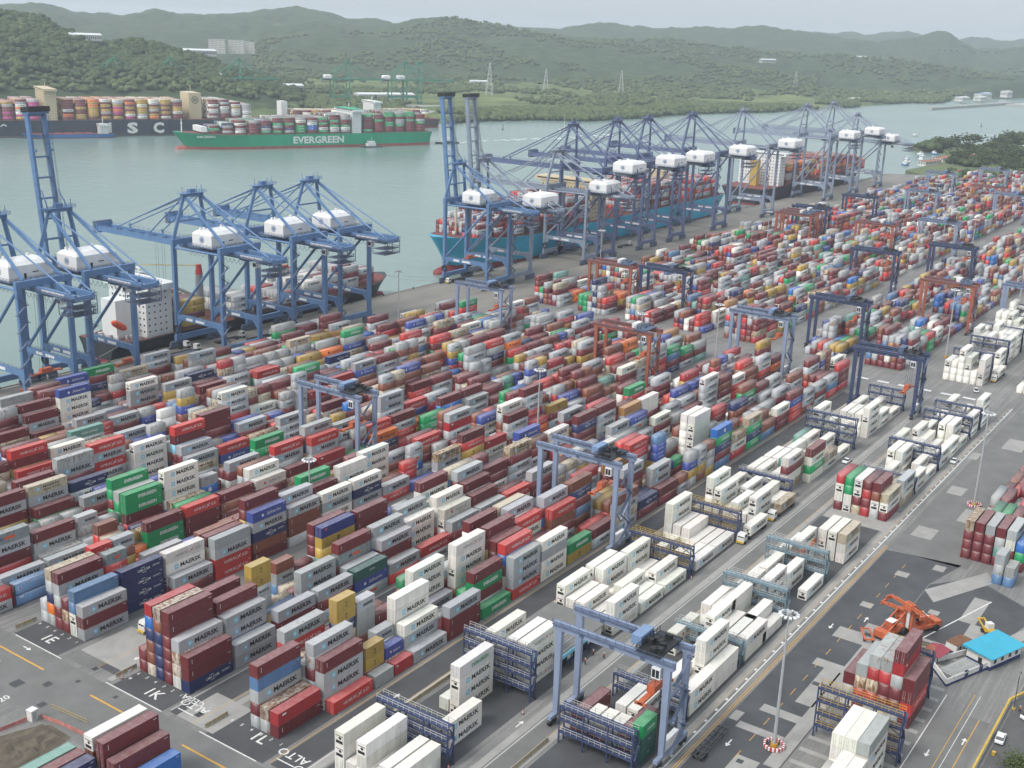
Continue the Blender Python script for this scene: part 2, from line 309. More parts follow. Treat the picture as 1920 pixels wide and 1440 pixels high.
F4 = np.stack([idx[:-1, :-1], idx[:-1, 1:], idx[1:, 1:], idx[1:, :-1]], -1).reshape(-1, 4)[:, ::-1]
def np_mesh(name, V, F, m, smooth=False):
    me = bpy.data.meshes.new(name); k = F.shape[1]
    me.vertices.add(len(V)); me.vertices.foreach_set("co", np.ascontiguousarray(V, dtype=np.float32).ravel())
    me.loops.add(F.size); me.loops.foreach_set("vertex_index", np.ascontiguousarray(F, dtype=np.int32).ravel())
    me.polygons.add(len(F)); me.polygons.foreach_set("loop_start", np.arange(0, F.size, k, dtype=np.int32))
    me.update(calc_edges=True)
    for x in (m if isinstance(m, (list, tuple)) else [m]): me.materials.append(x)
    if smooth: me.polygons.foreach_set("use_smooth", np.ones(len(F), dtype=bool))
    o = bpy.data.objects.new(name, me); COL.objects.link(o); return o
land = structure(np_mesh("hills", np.stack([X, Y, ZZ], -1).reshape(-1, 3), F4, M_LAND, True))
_a = land.data.attributes.new("open_land", 'FLOAT', 'POINT'); _a.data.foreach_set("value", OP.astype(np.float32).ravel())
def land_z(x, y):
    r = np.hypot(x, y); a = np.arctan2(y, x); i = np.clip(np.round((a-azs[0])/(azs[1]-azs[0])).astype(int), 0, NA-1)
    t = np.clip((r-rs[i])/(11500-rs[i]), 0, 1)**(1/1.6)*(NRAD-1); j = np.clip(np.floor(t).astype(int), 0, NRAD-2); f = t-j
    return ZZ[i, j]*(1-f)+ZZ[i, j+1]*f, OP[i, j], r-rs[i]

# ---------------------------------------------------------------- vegetation masses
def ico():
    t = (1+5**.5)/2; v = np.array([(-1,t,0),(1,t,0),(-1,-t,0),(1,-t,0),(0,-1,t),(0,1,t),(0,-1,-t),(0,1,-t),(t,0,-1),(t,0,1),(-t,0,-1),(-t,0,1)], float); v /= np.linalg.norm(v[0])
    f = np.array([(0,11,5),(0,5,1),(0,1,7),(0,7,10),(0,10,11),(1,5,9),(5,11,4),(11,10,2),(10,7,6),(7,1,8),(3,9,4),(3,4,2),(3,2,6),(3,6,8),(3,8,9),(4,9,5),(2,4,11),(6,2,10),(8,6,7),(9,8,1)])
    return v, f
IV, IF = ico()
def leaf_mat(name, a, b_):
    m = bpy.data.materials.new(name); nt, b = nodes_of(m); N, L = nt.nodes, nt.links
    geo = N.new("ShaderNodeNewGeometry"); n = N.new("ShaderNodeTexNoise"); n.inputs["Scale"].default_value = .06; n.inputs["Detail"].default_value = 6; n.inputs["Roughness"].default_value = .75; L.new(geo.outputs["Position"], n.inputs["Vector"])
    r = N.new("ShaderNodeValToRGB"); e = r.color_ramp.elements; e[0].position = .33; e[1].position = .68; e[0].color = (*a, 1); e[1].color = (*b_, 1)
    L.new(n.outputs["Fac"], r.inputs[0]); L.new(r.outputs[0], b.inputs["Base Color"]); b.inputs["Roughness"].default_value = .85; b.inputs["Specular IOR Level"].default_value = .15
    return m
M_LEAF = leaf_mat("dark_foliage", (.020, .040, .016), (.085, .115, .045))
M_LEAF2 = leaf_mat("scrub_foliage", (.035, .06, .022), (.13, .16, .065))
M_TRUNK = mat("bark", (.10, .08, .06), .9)
def clumps(name, P, S, m, flat=.75):
    """many small leaf clumps at points P with sizes S, in one mesh"""
    n = len(P); Vv = IV[None]*(1+rng.uniform(-.38, .38, (n, 12, 1)))*S[:, None, None]*np.array([1, 1, flat]); a = rng.uniform(0, 6.28, n); c, s = np.cos(a)[:, None], np.sin(a)[:, None]
    Vx = Vv[..., 0]*c - Vv[..., 1]*s; Vy = Vv[..., 0]*s + Vv[..., 1]*c; Vv = np.stack([Vx, Vy, Vv[..., 2]], -1) + P[:, None, :]
    Ff = IF[None] + (np.arange(n)*12)[:, None, None]
    return np_mesh(name, Vv.reshape(-1, 3), Ff.reshape(-1, 3), m)
def scatter(n, f_ok, r_lo, r_hi, az_lo, az_hi, pw=1.0):
    a = rng.uniform(R(az_lo), R(az_hi), n); base = shore_r(a); r = base + r_lo + (r_hi-r_lo)*rng.uniform(0, 1, n)**pw
    x, y = r*np.cos(a), r*np.sin(a); z, o, d = land_z(x, y); k = f_ok(x, y, z, o, d); return x[k], y[k], z[k]
def forest(name, sets, m, label, cat):
    P = []; S = []
    for (x, y, z), lo, hi, per in sets:
        for _ in range(per):
            s = rng.uniform(lo, hi, len(x)); P.append(np.stack([x+rng.normal(0, hi*.55, len(x)), y+rng.normal(0, hi*.55, len(x)), z+s*.55+rng.uniform(0, hi*.5, len(x))], -1)); S.append(s)
    o = clumps(name, np.concatenate(P), np.concatenate(S), m); return tag(o, label, cat, kind='stuff')
cl = lambda x, y, s, t: vnoise(x/s, y/s, t)
forest("hillside_forest", [(scatter(9000, lambda x, y, z, o, d: (o < .6) & (np.hypot(x, y) < 3100), 300, 1600, 44, 62), 4, 8, 3)], M_LEAF, "dense dark forest covering the hill on the left", "forest")
forest("shore_scrub", [(scatter(5200, lambda x, y, z, o, d: (cl(x, y, 110, 9) > .38) & (x > 1330), 8, 150, 14, 41), 2.5, 6.5, 3),
                       (scatter(9500, lambda x, y, z, o, d: (cl(x, y, 190, 4)+.35*cl(x, y, 60, 6) > .70) & (d > 120) & (x > 1400), 130, 2400, 10, 47, .9), 2.5, 6.5, 3),
                       (scatter(1500, lambda x, y, z, o, d: (d > 230) & (x < 1700), 230, 700, 40, 60), 3, 7, 3)], M_LEAF2, "green scrub and tree belts along the far shore and flats", "scrub")

# ---------------------------------------------------------------- container yard data
LAY = """1,3,0,M,3 1,0,0,mmb,3 1,16,0,wmw,3 3,6,5,2mX,3 1,8,0,M,3 0,2,1,2yym,3 4,11.5,1,2Km,3 1,7,0,Mm,3 1,4,1,M,3 1,0,1,Mttl,4 3,6,4,Mm,4 0,7,0,wXww,4 1,5,1,Mm,4 3,14,0,MM,3 1,1,1,MMb,4 3,4,2,T,3 0,12,1,MM,4 0,5,1,mem,4 2,2,1,Hww,4 1,10,0,Mmm,4 6,4,3,mT,3 2,2,4,X,3 0,4,0,Mmm,3 2,1,1,bbbb,4 0,3,1,wM,3 3,5,0,mnm,3 3,12,0,ee,3 0,6,0,MMMh,4 2,3,1,m,4 5,4,2,w,4 2,5,0,Mnn,4 4,8,1,T,3 1,14,1,MM,4 0,4,5,2g,4 1,7,1,Slll,4 2,3,0,XMh,4 7,7.5,1,2b,2 3,17,4,2ce,2 3,4,1,e,3 2,10,0,T,3 2,0,4,TX,5 2,0,3,mM,5 0,6,1,hK,5 3,6,2,nX,4 1,4,2,mx,5 2,10,4,mbr,4 1,6,0,hM,2 5,5,5,cM,4 2,4,0,sM,5 1,6,3,M,5 5,3,3,m,5 5,3,2,hm,5 0,6,2,mmm,5 1,15,2,O,5 2,13,1,w,5 1,7,2,w,5 0,4,4,www,5 1,6,2,wwww,4 3,3,3,eem,5 2,7,0,wbM,4 3,2,1,2nh,4 5,9,3,nX,5 0,0,2,tX,2 1,5,2,M,5 4,1,2,mMm,5 3,14,1,m,4 4,12,4,m,2 3,7,5,ee,5 2,11,0,m,4 5,10,1,w,2 7,8,2,2mM,2 5,9,2,MT,5 1,8,1,mm,4 3,13,3,M,4 0,1,2,MXm,5 2,3,2,n,4 0,0,1,rm,2 3,6,1,w,4 4,5,4,wwww,5 3,3,0,mee,3 3,13,2,Mh,2 3,1,3,X,2 1,1,0,MM,2 0,8,2,hn,5 0,3,2,lww,5 3,3,4,Xee,5 2,2,0,M,2 4,2,2,TMm,5 3,8,0,rm,3 0,3,5,2nXX,3 3,10,1,hn,4 3,8,1,hM,5 4,6,2,Mm,4 2,7,2,lw,5 2,1.5,5,2M,5 1,8,2,m,5 3,0,2,M,2 4,1,3,m,2 3,4,0,hmm,3 3,1,2,M,2 2,6,3,e,5 4,10.5,3,2T,2 2,13,0,mMM,4 4,3,2,b,4 1,3.5,5,2m,3 0,2.5,0,2r,1 3,7,2,hM,5 5,9,5,mmm,5 3,6,0,S,3 0,1,0,h,1 0,15.5,5,2lln,3 6,6,1,M,3 3,11,1,mMh,4 2,9,1,2h,3 1,13,0,w,3 2,13,4,swM,3 1,14,0,X,3 4,11,3,m,3 0,5,2,e,2 5,9,1,wMM,5 3,13,1,m,4 3,12,3,hB,4 6,5,4,mM,4 3,2,4,2MXM,4 1,16,2,ll,5 1,5,0,Mh,2 4,3,1,2n,1 0,7,3,hw,5 4,3,0,Mm,3 4,6,1,MTM,3 1,12,4,ww,5 6,8,3,wMM,5 5,12,0,rm,2 1,3,2,MM,4 3,2.5,0,2o,1 2,5,1,M,5 2,1,5,2h,5 2,14,4,2ee,5 3,5,3,2XK,4 0,1,1,mMM,4 1,15,1,sx,4 5,5,3,T,3 5,2,2,mT,4 5,6.5,0,2Xs,4 2,10,3,h,4 5,3,0,m,2 1,14,5,mMM,4 1,1,2,m,5 5,6,3,M,3 5,4,3,X,4 5,8,5,2kmX,4 4,7,1,hs,3 6,10,2,m,3 2,0,0,MmM,3 6,4,5,Xm,5 4,9,1,MMM,4 5,3,1,h,3 4,2.5,0,2X,2 5,11,0,2XMm,3 0,11,2,Mm,5 3,7,0,m,3 4,2,1,m,3 1,17,4,m,2 6,8,1,2Xs,2 7,9,1,rl,3 0,0,3,mkM,5 6,8.5,1,2hX,2 5,11,1,2n,3 5,8,4,2kmX,4 6,11,1,MM,3 0,10,5,rM,5 1,3,5,2nMk,4 4,3,4,XMm,6 0,15,5,2nXr,4 1,4,0,dsx,3 3,10,0,obm,3 2,1,3,2xh,5 0,2.5,5,2nXX,4 5,7,1,2PP,5 6,5,5,mM,5 4,2,4,m,5 0,3,0,M,1 2,8,5,mMm,4 4,8,3,Mm,4 0,14,3,2em,2 3,1,4,mMX,4 5,11,2,m,4 0,7,5,T,6 2,11,2,MrM,6 0,7,4,M,6 1,0,2,mmmmmm,6 0,5,3,Hwww,6 0,12,4,hhX,6 3,8,2,M,6 2,11,3,nmm,6 1,10,3,TmMM,6 2,4,1,mm,6 0,6,3,mm,6 1,0,4,rKbnnt,6 1,8,4,T,6 0,6,5,ml,6 3,3,5,eeme,6 3,11,3,MMM,6 1,0,3,tnbbbb,6 0,2.5,2,2MwX,3 1,7,4,mw,6 1,13,3,mbm,6 0,5,0,e,1 0,12,5,h,6 1,13,5,Mm,6 1,4,5,mmmX,6 0,9,3,nb,6 1,4,4,Byy,6 1,18,1,M,3 1,8,3,Mm,6 2,14,1,mMMh,6 0,15,3,llll,6 6,6,4,swwww,6 2,8,3,wwww,5 1,16,4,e,6 1,16,5,ml,6 4,7,5,TT,6 4,6,3,hmCm,6 4,7,4,mmm,6 0,8,3,M,6 1,5,4,m,6 1,11,5,sM,6 0,13.5,0,2Xs,4 2,9.5,2,2MxK,4 1,14,4,rm,6 5,8,1,2XX,4 1,2,3,2yy,6 0,2.5,4,2M,5 4,4,5,hMhM,6 3,0,4,xMmr,5 3,4,3,wwww,6 1,14,3,mM,6 0,15,4,llll,6 5,8,3,2X,6 3,0,0,ka,2 2,10,2,2M,1 3,9.5,1,2Xm,4 1,18,5,Mmm,5 2,0,1,kkll,4 5,9,4,m,2 0,13,3,2kss,6 1,9,4,2mbm,6 0,2,4,2yyb,6 1,11,4,nmM,5"""
FILL = """1:3:3 1:4:3 1:5:5 2:0:1h 2.5:1:2h 2:2:2h 2:3:1 2:5:3h 3:3:1 3:4:3 3.5:5:1h 4:1:1 4:2:1 4:3:2 4.5:5:3h 5:4:1 5:5:3 6:4:4 7:1:3 7:2:3 8:0:2 8:1:1 8:4:3 8:5:1 9:0:2 9:1:2 9:2:1 9:4:3 9:5:3 10:0:4 10:1:3 10:2:3 10:3:3 10:4:3 11:0:2 11:1:2 11:3:3 11:4:5 11:5:4 12:0:2 12:2:2 12:3:2 13:0:2h 13:1:1 13.5:3:2h 13:4:4 13:5:3 14:0:4 14:1:2 14.5:3:1h 14:4:1 14:5:3 15:0:5 15:1:3 15:2:1 16:0:3 16:1:4 16:2:2 16:3:1 16:4:3 16:5:5 17:0:4 17:1:2 17:2:2 17:3:2 17:4:1 17:5:4 18:0:2 18:1:3 18:2:3 18:3:2 18:4:4 18:5:2 19:0:3 19:1:2 19:2:3 19:3:2 19:4:2 19:5:5 20:0:4 20:1:2 20:2:4 20:3:2 20:4:3 20:5:4 21:0:3 21:1:2 21:2:5 21:3:2 21:4:2 21:5:4 22:0:3 22:1:2 22:2:1 22:3:1 22:4:3 22:5:2 23:0:3 23:1:3 23:2:3 23:3:5 23:4:3 23:5:3 24:0:4 24:1:2 24:2:2 24:3:5 24:4:4 24:5:2|0:5:2 1:3:4 1:4:5 1:5:2 2:0:3 2:1:2 2:2:2 2.5:3:2h 2:4:1 2:5:1 3:1:2 3:3:2 3:4:2 4:3:2 5:3:4 5:5:3 6:4:2 6:5:4 7:3:1 7:5:2 8:5:3 9:0:3 9:1:3 9:2:2 9:3:5 9.5:4:2h 9:5:1 10:1:2 10:2:2 10:4:1 10:5:2 11:0:3 11:1:3 11:2:2 11:3:2 12:0:4 12:1:3 12:2:3 12:3:3 12:5:3 13:1:2 13:2:1 13:4:1 14:2:2 15:0:2 15:3:5 15:4:1 15:5:3 16:1:2 16:3:1 17:0:2 17:1:3 17:2:1 17:3:1 17:5:4 18:0:2 18:2:4 18:3:3 18:4:2 19:0:5 19:1:3 19:2:4 19:3:5 19:4:4 19:5:3 20:0:4 20:1:4 20:2:3 20:3:3 20:4:3 20:5:3 21:0:3 21:1:1 21:2:3 21:3:5 21:4:4 21:5:4 22:0:3 22:1:4 22:2:3 22:3:3 22:4:4 22:5:1 23:0:4 23:1:1 23:2:3 23:3:3 23:4:2 23:5:4 24:0:3 24:1:3 24:2:5 24:3:2 24:4:1 24:5:2|0:2:3 0:5:2 1:2:3 1.5:3:2h 1:4:2 2:2:3 2:3:2 2:5:2 3:3:2 3:4:2 3:5:2 4:2:4 4:3:3 4:4:3 4:5:2 5:2:2 5:3:2 5:4:3 5:5:2 6:0:4 6:1:3 6:2:4 6:4:2 6:5:2 7:1:2 7:3:2 7:4:1 7:5:3 8:0:2 8:1:2 8:2:1 8:4:1 9:0:1 9:2:1h 9:3:1 9:4:3 9:5:1 10.5:2:3h 10:5:2 11:1:3 11:4:1 11:5:2 12:0:2 12:1:1 12:2:1 12:4:2 12:5:1 13:2:1 13:5:3 14:0:2 14:2:4 14:3:5 14.5:4:4h 14:5:2 15:0:3 15:1:2 15:2:1 15:3:3 15:4:4 15:5:2 16:0:2 16:1:3 16:2:4 16:3:3 16:4:3 16:5:4 17:0:3 17:1:4 17:2:5 17:3:1 17:4:5 17:5:4 18:0:2 18:1:3 18:2:3 18:3:5 18:4:3 18:5:3 19:0:4 19:1:4 19:2:5 19:3:3 19:4:4 19:5:2 20:0:4 20:1:4 20:2:3 20:3:4 20:4:2 20:5:5 21:0:5 21:1:5 21:2:3 21:3:4 21:4:3 21:5:5 22:0:4 22:1:3 22:2:1 22:3:3 22:4:3 22:5:4 23:0:3 23:1:1 23:2:4 23:3:1 23:4:4 23:5:2 24:0:3 24:1:4 24:2:2 24:3:2 24:4:3 24:5:4|-3:0:4 -3:1:4 -3:2:5 -3:3:3 -3:4:5 -3:5:1 -2:0:2 -2:1:3 -2:2:2 -2:3:4 -2:4:3 -2:5:3 -1:0:2 -1:1:2 -1:2:2 -1:3:3 -1:4:4 -1:5:5 0:0:2 0:1:1 0:3:1 0:5:3 1:0:2 1:1:1 1:5:3 2:0:3h 2.5:1:2h 2:2:1 2:3:2 2.5:4:3h 2:5:2 3:1:2 3:2:2 4:4:3 4:5:4 5:1:1 5:2:2 5.5:3:1h 5:4:1 5:5:2 6:3:1 6.5:5:3h 7:1:2 7:3:3 7:4:3 8:3:4 8:4:3 8:5:2 9:0:2 9:1:3h 9:2:5 9:3:2 9:4:4 9:5:1 10:2:2 10:3:2 10:4:4 10:5:3 11:0:1 11:2:2 11:4:2 11:5:4 12:2:2 12:4:2 12:5:2 13:0:1 13:4:3 13:5:3 14:2:3 14:3:3 14:4:2 14:5:2 15:0:2 15:1:3 15:2:3 15:3:4 15:4:3 15:5:4 16:0:2 16:1:1 16:2:1 16:4:2 16:5:2 17:0:5 17:1:2 17:2:1 17.5:4:2h 17:5:2 18:0:4 18:1:2 18:2:1 18:3:4 18:4:3 18:5:4 19:0:2 19:1:3 19:2:4 19:3:1 19:4:2 19:5:4 20:0:5 20:1:5 20:2:2 20:3:3 20:4:4 20:5:3 21:0:4 21:1:2 21:2:1 21:3:2 21:4:1 21:5:3 22:0:3 22:1:3 22:2:2 22:3:2 22:4:2 22:5:4 23:0:5 23:1:5 23:2:1 23:3:1 23:4:5 23:5:3 24:0:4 24:1:3 24:2:3 24:3:3 24:4:3 24:5:3|-3:0:1 -3:1:4 -3:2:4 -3:3:2 -3:4:3 -3:5:4 -2:0:3 -2:1:2 -2:2:2 -2:3:3 -2:4:1 -2:5:5 -1:0:4 -1:1:4 -1:2:4 -1:3:3 -1:4:3 -1:5:3 0:0:2 0:1:2 0:2:2 0:3:2 0:4:5 0:5:4 1:0:2 1:1:1 1:4:1 1:5:5 2:0:2h 2:3:4 2:5:3 3.5:1:3h 3:3:2 3:5:3 4:0:1 4:1:2 4:2:1 4:3:1 4:4:2 5:1:2 5:2:1 5:3:1 5:5:4 6:4:4 6:5:3 7:0:1 7:2:2 7:3:3 8:0:1 8:2:2 8:4:4 8:5:3 9:0:1 9:2:3 9:3:3 9:4:2 9:5:3 10:0:1 10:1:1 10:2:1 10:3:1h 10:4:1 10:5:2 11:0:1 11:1:2h 11:2:1 11:4:2 11:5:2 12:0:2 12:1:2 12:2:1 12:3:1 12:5:4 13:0:1 13:1:5 13:2:2 13:3:3 13:4:2 13:5:3 14:0:3 14:1:1 14:2:5 14:3:3 14:4:3 14:5:3 15:0:3 15:1:2 15:2:4 15:3:3 15:4:2 15:5:4 16:0:2 16:1:1 16:2:2 16:3:1 16:4:2 16:5:4 17:0:3 17:1:5 17:2:4 17:3:1 17:4:5 17:5:5 18:0:1 18:1:5 18:2:3 18:3:3 18:4:5 18:5:2 19:0:3 19:1:5 19:2:4 19:3:3 19:4:5 19:5:4 20:0:3 20:1:2 20:2:3 20:3:3 20:4:2 20:5:1 21:0:3 21:1:2 21:2:3 21:3:4 21:4:3 21:5:2 22:0:3 22:1:3 22:2:4 22:3:3 22:4:5 22:5:5 23:0:4 23:1:2 23:2:2 23:3:5 23:4:4 23:5:3 24:0:3 24:1:2 24:2:4 24:3:3 24:4:3 24:5:3|-3:0:4 -3:1:2 -3:2:2 -3:3:5 -3:4:5 -3:5:4 -2:0:1 -2:1:1 -2:2:2 -2:3:3 -2:4:3 -2:5:2 -1:0:3 -1:1:1 -1:2:1 -1:3:4 -1:4:3 -1:5:3 0:0:3 0:1:3 0:2:2 0:3:3 0:4:4 0:5:4 1:0:1 1:1:2 1:2:4 1:3:3 1:4:4 1:5:2 2:0:2 2:1:2 2:3:3 2:4:3 2:5:4 3:4:4 3:5:3 4:0:3 4:1:2 4:4:3 4:5:3 5:0:3 5:1:1 5:2:2 5:4:1 6:0:1h 6:1:2 6:2:2 6:4:2 6:5:2 7:0:2 7.5:1:1h 7:2:1 7:3:1 7:4:1 7:5:2 8:0:2 8.5:1:2h 8:2:1 8.5:3:1h 8.5:4:2h 8.5:5:4h 9:0:1 10:0:1 10:2:4 10:3:3 10:4:3 10:5:3 11.5:0:5h 11.5:1:3h 11:3:4 11:4:2 11:5:2 12:1:3 12:2:5 12:3:5 12:4:2 12:5:3 13:0:3 13:1:3 13:2:3 13:3:3 13:4:2 13:5:3 14:0:4 14:1:3 14:2:4 14:3:3 14:4:2 14:5:4 15:0:4 15:1:2 15:2:1 15:3:3 15:4:3 15:5:3 16:0:5 16:1:4 16:2:4 16:3:1 16:4:3 16:5:4 17:0:1 17:1:1 17:2:4 17:3:5 17:4:1 17:5:3 18:0:2 18:1:4 18:2:3 18:3:2 18:4:2 18:5:4 19:0:3 19:1:4 19:2:3 19:3:3 19:4:5 19:5:4 20:0:3 20:1:3 20:2:4 20:3:4 20:4:5 20:5:3 21:0:4 21:1:4 21:2:4 21:3:4 21:4:4 21:5:4 22:0:5 22:1:3 22:2:3 22:3:4 22:4:4 22:5:3 23:0:3 23:1:2 23:2:4 23:3:5 23:4:3 23:5:2 24:0:2 24:1:3 24:2:2 24:3:5 24:4:1 24:5:2|-3:0:2 -3:1:3 -3:2:4 -3:3:2 -3:4:1 -3:5:3 -2:0:3 -2:1:5 -2:2:1 -2:3:2 -2:4:2 -2:5:2 -1:0:2 -1:1:4 -1:2:3 -1:3:2 -1:4:2 -1:5:2 0:0:2 0:1:4 0:2:2 0:3:3 0:4:4 0:5:3 1:0:2 1:1:4 1:2:5 1:3:3 1:4:3 1:5:5 2:0:3 2:1:2 2:2:1 2:3:5 2:4:4 2:5:3 3:0:2 3:1:1 3:2:2 3:3:3 3:4:4 3:5:2 4:0:1 4:1:1 4:2:1 4:4:2 5:0:2 5:1:2 5:2:1 5:3:2 6:0:2 6:2:1 6:3:1 6:5:3 7:1:2 7:2:2 7:3:2 7:4:2 7:5:1 8:4:2 8:5:2 9:0:1 9:1:2 9:2:4 9:3:1 9:4:2 9:5:2 10:0:1 10:1:2 10:3:4 10:4:2 10:5:4 11:0:1 11:2:5 11:3:1 11:4:4 11:5:2 12:0:3 12:1:3 12:2:2 12:3:4 12:4:2 12:5:2 13:0:1 13:1:2 13:2:3 13:3:4 13:4:3 13:5:4 14:0:2 14:1:3 14:2:3 14:3:5 14:4:4 14:5:4 15:0:1 15:1:3 15:2:4 15:3:2 15:4:3 15:5:3 16:0:1 16:1:5 16:2:4 16:3:2 16:4:3 16:5:2 17:0:3 17:1:3 17:2:2 17:3:3 17:4:3 17:5:4 18:0:2 18:1:2 18:2:4 18:3:3 18:4:5 18:5:3 19:0:4 19:1:3 19:2:4 19:3:1 19:4:2 19:5:1 20:0:4 20:1:4 20:2:2 20:3:3 20:4:4 20:5:3 21:0:1 21:1:2 21:2:2 21:3:2 21:4:3 21:5:1 22:0:5 22:1:3 22:2:3 22:3:3 22:4:4 22:5:4|-3:0:3 -3:1:3 -3:2:3 -3:3:1 -3:4:3 -2:0:4 -2:1:5 -2:2:4 -2:3:4 -2:4:3 -1:0:1 -1:1:3 -1:2:3 -1:3:4 -1:4:2 0:0:3 0:1:3 0:2:4 0:3:4 0:4:3 1:0:2 1:1:4 1:2:5 1:3:3 1:4:3 2:0:3 2:1:2 2:2:4 2:3:5 2:4:3 3:0:4 3:1:4 3:2:2 3:3:5 3:4:3 4:0:2 4:1:1 4:2:2 4:3:3 4:4:4 5:0:3 5:1:5 5:2:3 5:3:3 5:4:2 6:0:5 6:1:2 6:2:5 6:3:3 6:4:3 7:1:2h 7:3:5 7:4:4 8.5:2:4h 8:3:2 8:4:5 9:0:1 9:2:3 9:3:4 9:4:2 10:0:3 10:1:1 10:2:1 10:3:2 10:4:5 11:0:5 11:1:4 11:2:2 11:3:4 11:4:4 12:0:3 12:1:3 12:2:4 12:3:1 12:4:2 13:0:3 13:1:2 13:2:3 13:3:3 13:4:2 14:0:3 14:1:2 14:2:3 14:3:3 14:4:3 15:0:1 15:1:4 15:2:2 15:3:5 15:4:3 16:0:3 16:1:3 16:2:3 16:3:4 16:4:4 17:0:4 17:1:3 17:2:5 17:3:4 17:4:4"""
REEF_A = """P 142.8 0:ll 1:lw 2:l 3:lll 4:l 5:lll
P 160.2 1:ww
P 172.0 3:Ewww 4:w
P 188.6 1:HwwH 2:lwww 3:lww 4:wwww 5:lll
P 222.2 0:wwH 1:l 2:l 3:ww 4:ww 5:www
P 236.0 0:w 1:l 2:ww 3:w 4:www 5:www
P 249.0 0:w 1:ww 2:l 3:w 4:www
P 267.0 0:w 1:w 2:l 4:l
P 279.5 0:w 1:l 2:l 3:ll 4:wl 5:wwww
P 306.3 0:www 1:l 2:wl 3:l 4:www 5:wwww
P 319.5 0:w 1:lw 3:ww 5:ww
P 337.5 1:wmlT 2:ww 3:w 4:ww 5:ww
P 351.0 0:mwel 2:TT 3:cw 4:ll 5:ww
P 364.2 0:Tw 1:l 3:l 4:ll
P 377.3 0:w 2:ww 4:ww 5:cw
P 394.8 2:ww 3:l 5:wwww
P 408.0 0:wwww 1:www 2:www 3:www 5:w
P 421.4 0:ww 1:ll 3:www 4:ww
P 435.0 0:w 1:w 2:ww
Q 180.5 0:2edd 1:mm 2:2lc 3:2lm 4:2lm 5:mm
Q 189.0 2:wH 3:ll
Q 202.0 0:ww 1:w 2:ww 3:w
Q 214.3 0:ll 1:wwww 2:w
Q 223.0 3:l 5:Sl
Q 231.0 0:wl 1:ll 2:wl 3:wwl
Q 241.0 0:l 1:ll 2:l 3:lll 4:ll 5:wl
Q 256.5 2:www 4:ww 5:w
Q 269.5 0:w 2:ww 4:ww 5:l
Q 285.5 3:wol 4:ww 5:w
Q 297.5 0:Tww 1:www 2:www
Q 334.9 0:Twm 1:mnwX 2:mrmr 3:lwmT 4:eewl 5:rwwm
Q 350.0 0:MwT 1:TX 2:XT 3:mw 4:wX 5:ww
Q 363.4 0:ww 1:T 2:w 3:ww
Q 376.6 0:w 1:ww 3:www 4:wwl
Q 391.9 0:ww 1:l 2:w 3:ww 5:www
Q 404.6 0:ww 2:w 3:lw 4:www
Q 417.6 0:w 1:www 2:www 4:ww
Q 432.0 0:www 1:l 4:ww
Q 447.5 0:wwww 2:ww 3:w 4:www
D 185.0 0:lww 1:www 2:ww 3:w
D 197.8 0:Xwww 1:wwww 2:lwww
D 226.6 0:mmhm 1:mrXmmX 2:XrmmT 3:XrTrX 4:XTrm 5:mXl
F 311.8 0:2Xk 1:2XXk
F 323.6 0:Kem 1:Mwmm 2:mXcm 3:Xmmm 4:mmmm 5:Tmmm
F 341.0 2:mmm 3:eem 4:ggm 5:wm
F 354.5 1:mmm 2:rmm 3:Xm 4:mmX 5:Xmm
F 368.0 0:mmM 2:Xmm 3:mmm 4:hm 5:mm
F 381.0 1:mm 2:MMm 3:em 4:mm 5:nm
F 394.0 2:mX 3:mm 4:mr 5:mm
"""
SPECIALS = """0,0,0,2Kmm 0,0,1,2nm 0,0,2,2wm 0,0,3,2mm 0,0,4,2Xm 0,0,5,2km 0,2,0,Xmm 0,3,0,ree 0,3,1,eee 0,4,0,wMm 0,2,1,bMm 0,2,2,mr 0,3,2,eem
1,0,0,yb 1,0,1,yM 1,0,2,Mm 1,0,3,hm 1,0,4,Xm 1,1,0,yb 1,1,1,em 1,1,2,Km 1,2,0,eMm 1,3,0,em
3,0,0,s 3,0,1,hhX 3,0,2,mm 3,0,3,wl 3,1,0,wwM 3,1,1,hm
4,0,0,mm 4,0,1,hM 4,0,2,m 4,1,0,mm 4,1,1,we 4,2,0,ym 4,2,1,wM
5,0,0,hmM 5,0,4,eee 5,0,3,nMX 5,1,0,oym 5,1,1,oom 5,1,2,omm 5,1,3,MMmm 5,0,5,eem
6,0,0,MM 6,0,2,mm 6,1,0,oo 6,1,1,hr 6,0,4,eMb
2,3,0,ee 2,5,2,ee 2,8,1,KK 1,6,2,yyy 2,6,0,nn 3,9,0,ee 3,12,2,yy 0,9,1,KK 0,14,1,ee 1,12,1,rr 4,7,1,KK 4,12,0,ee 5,9,0,KK
"""

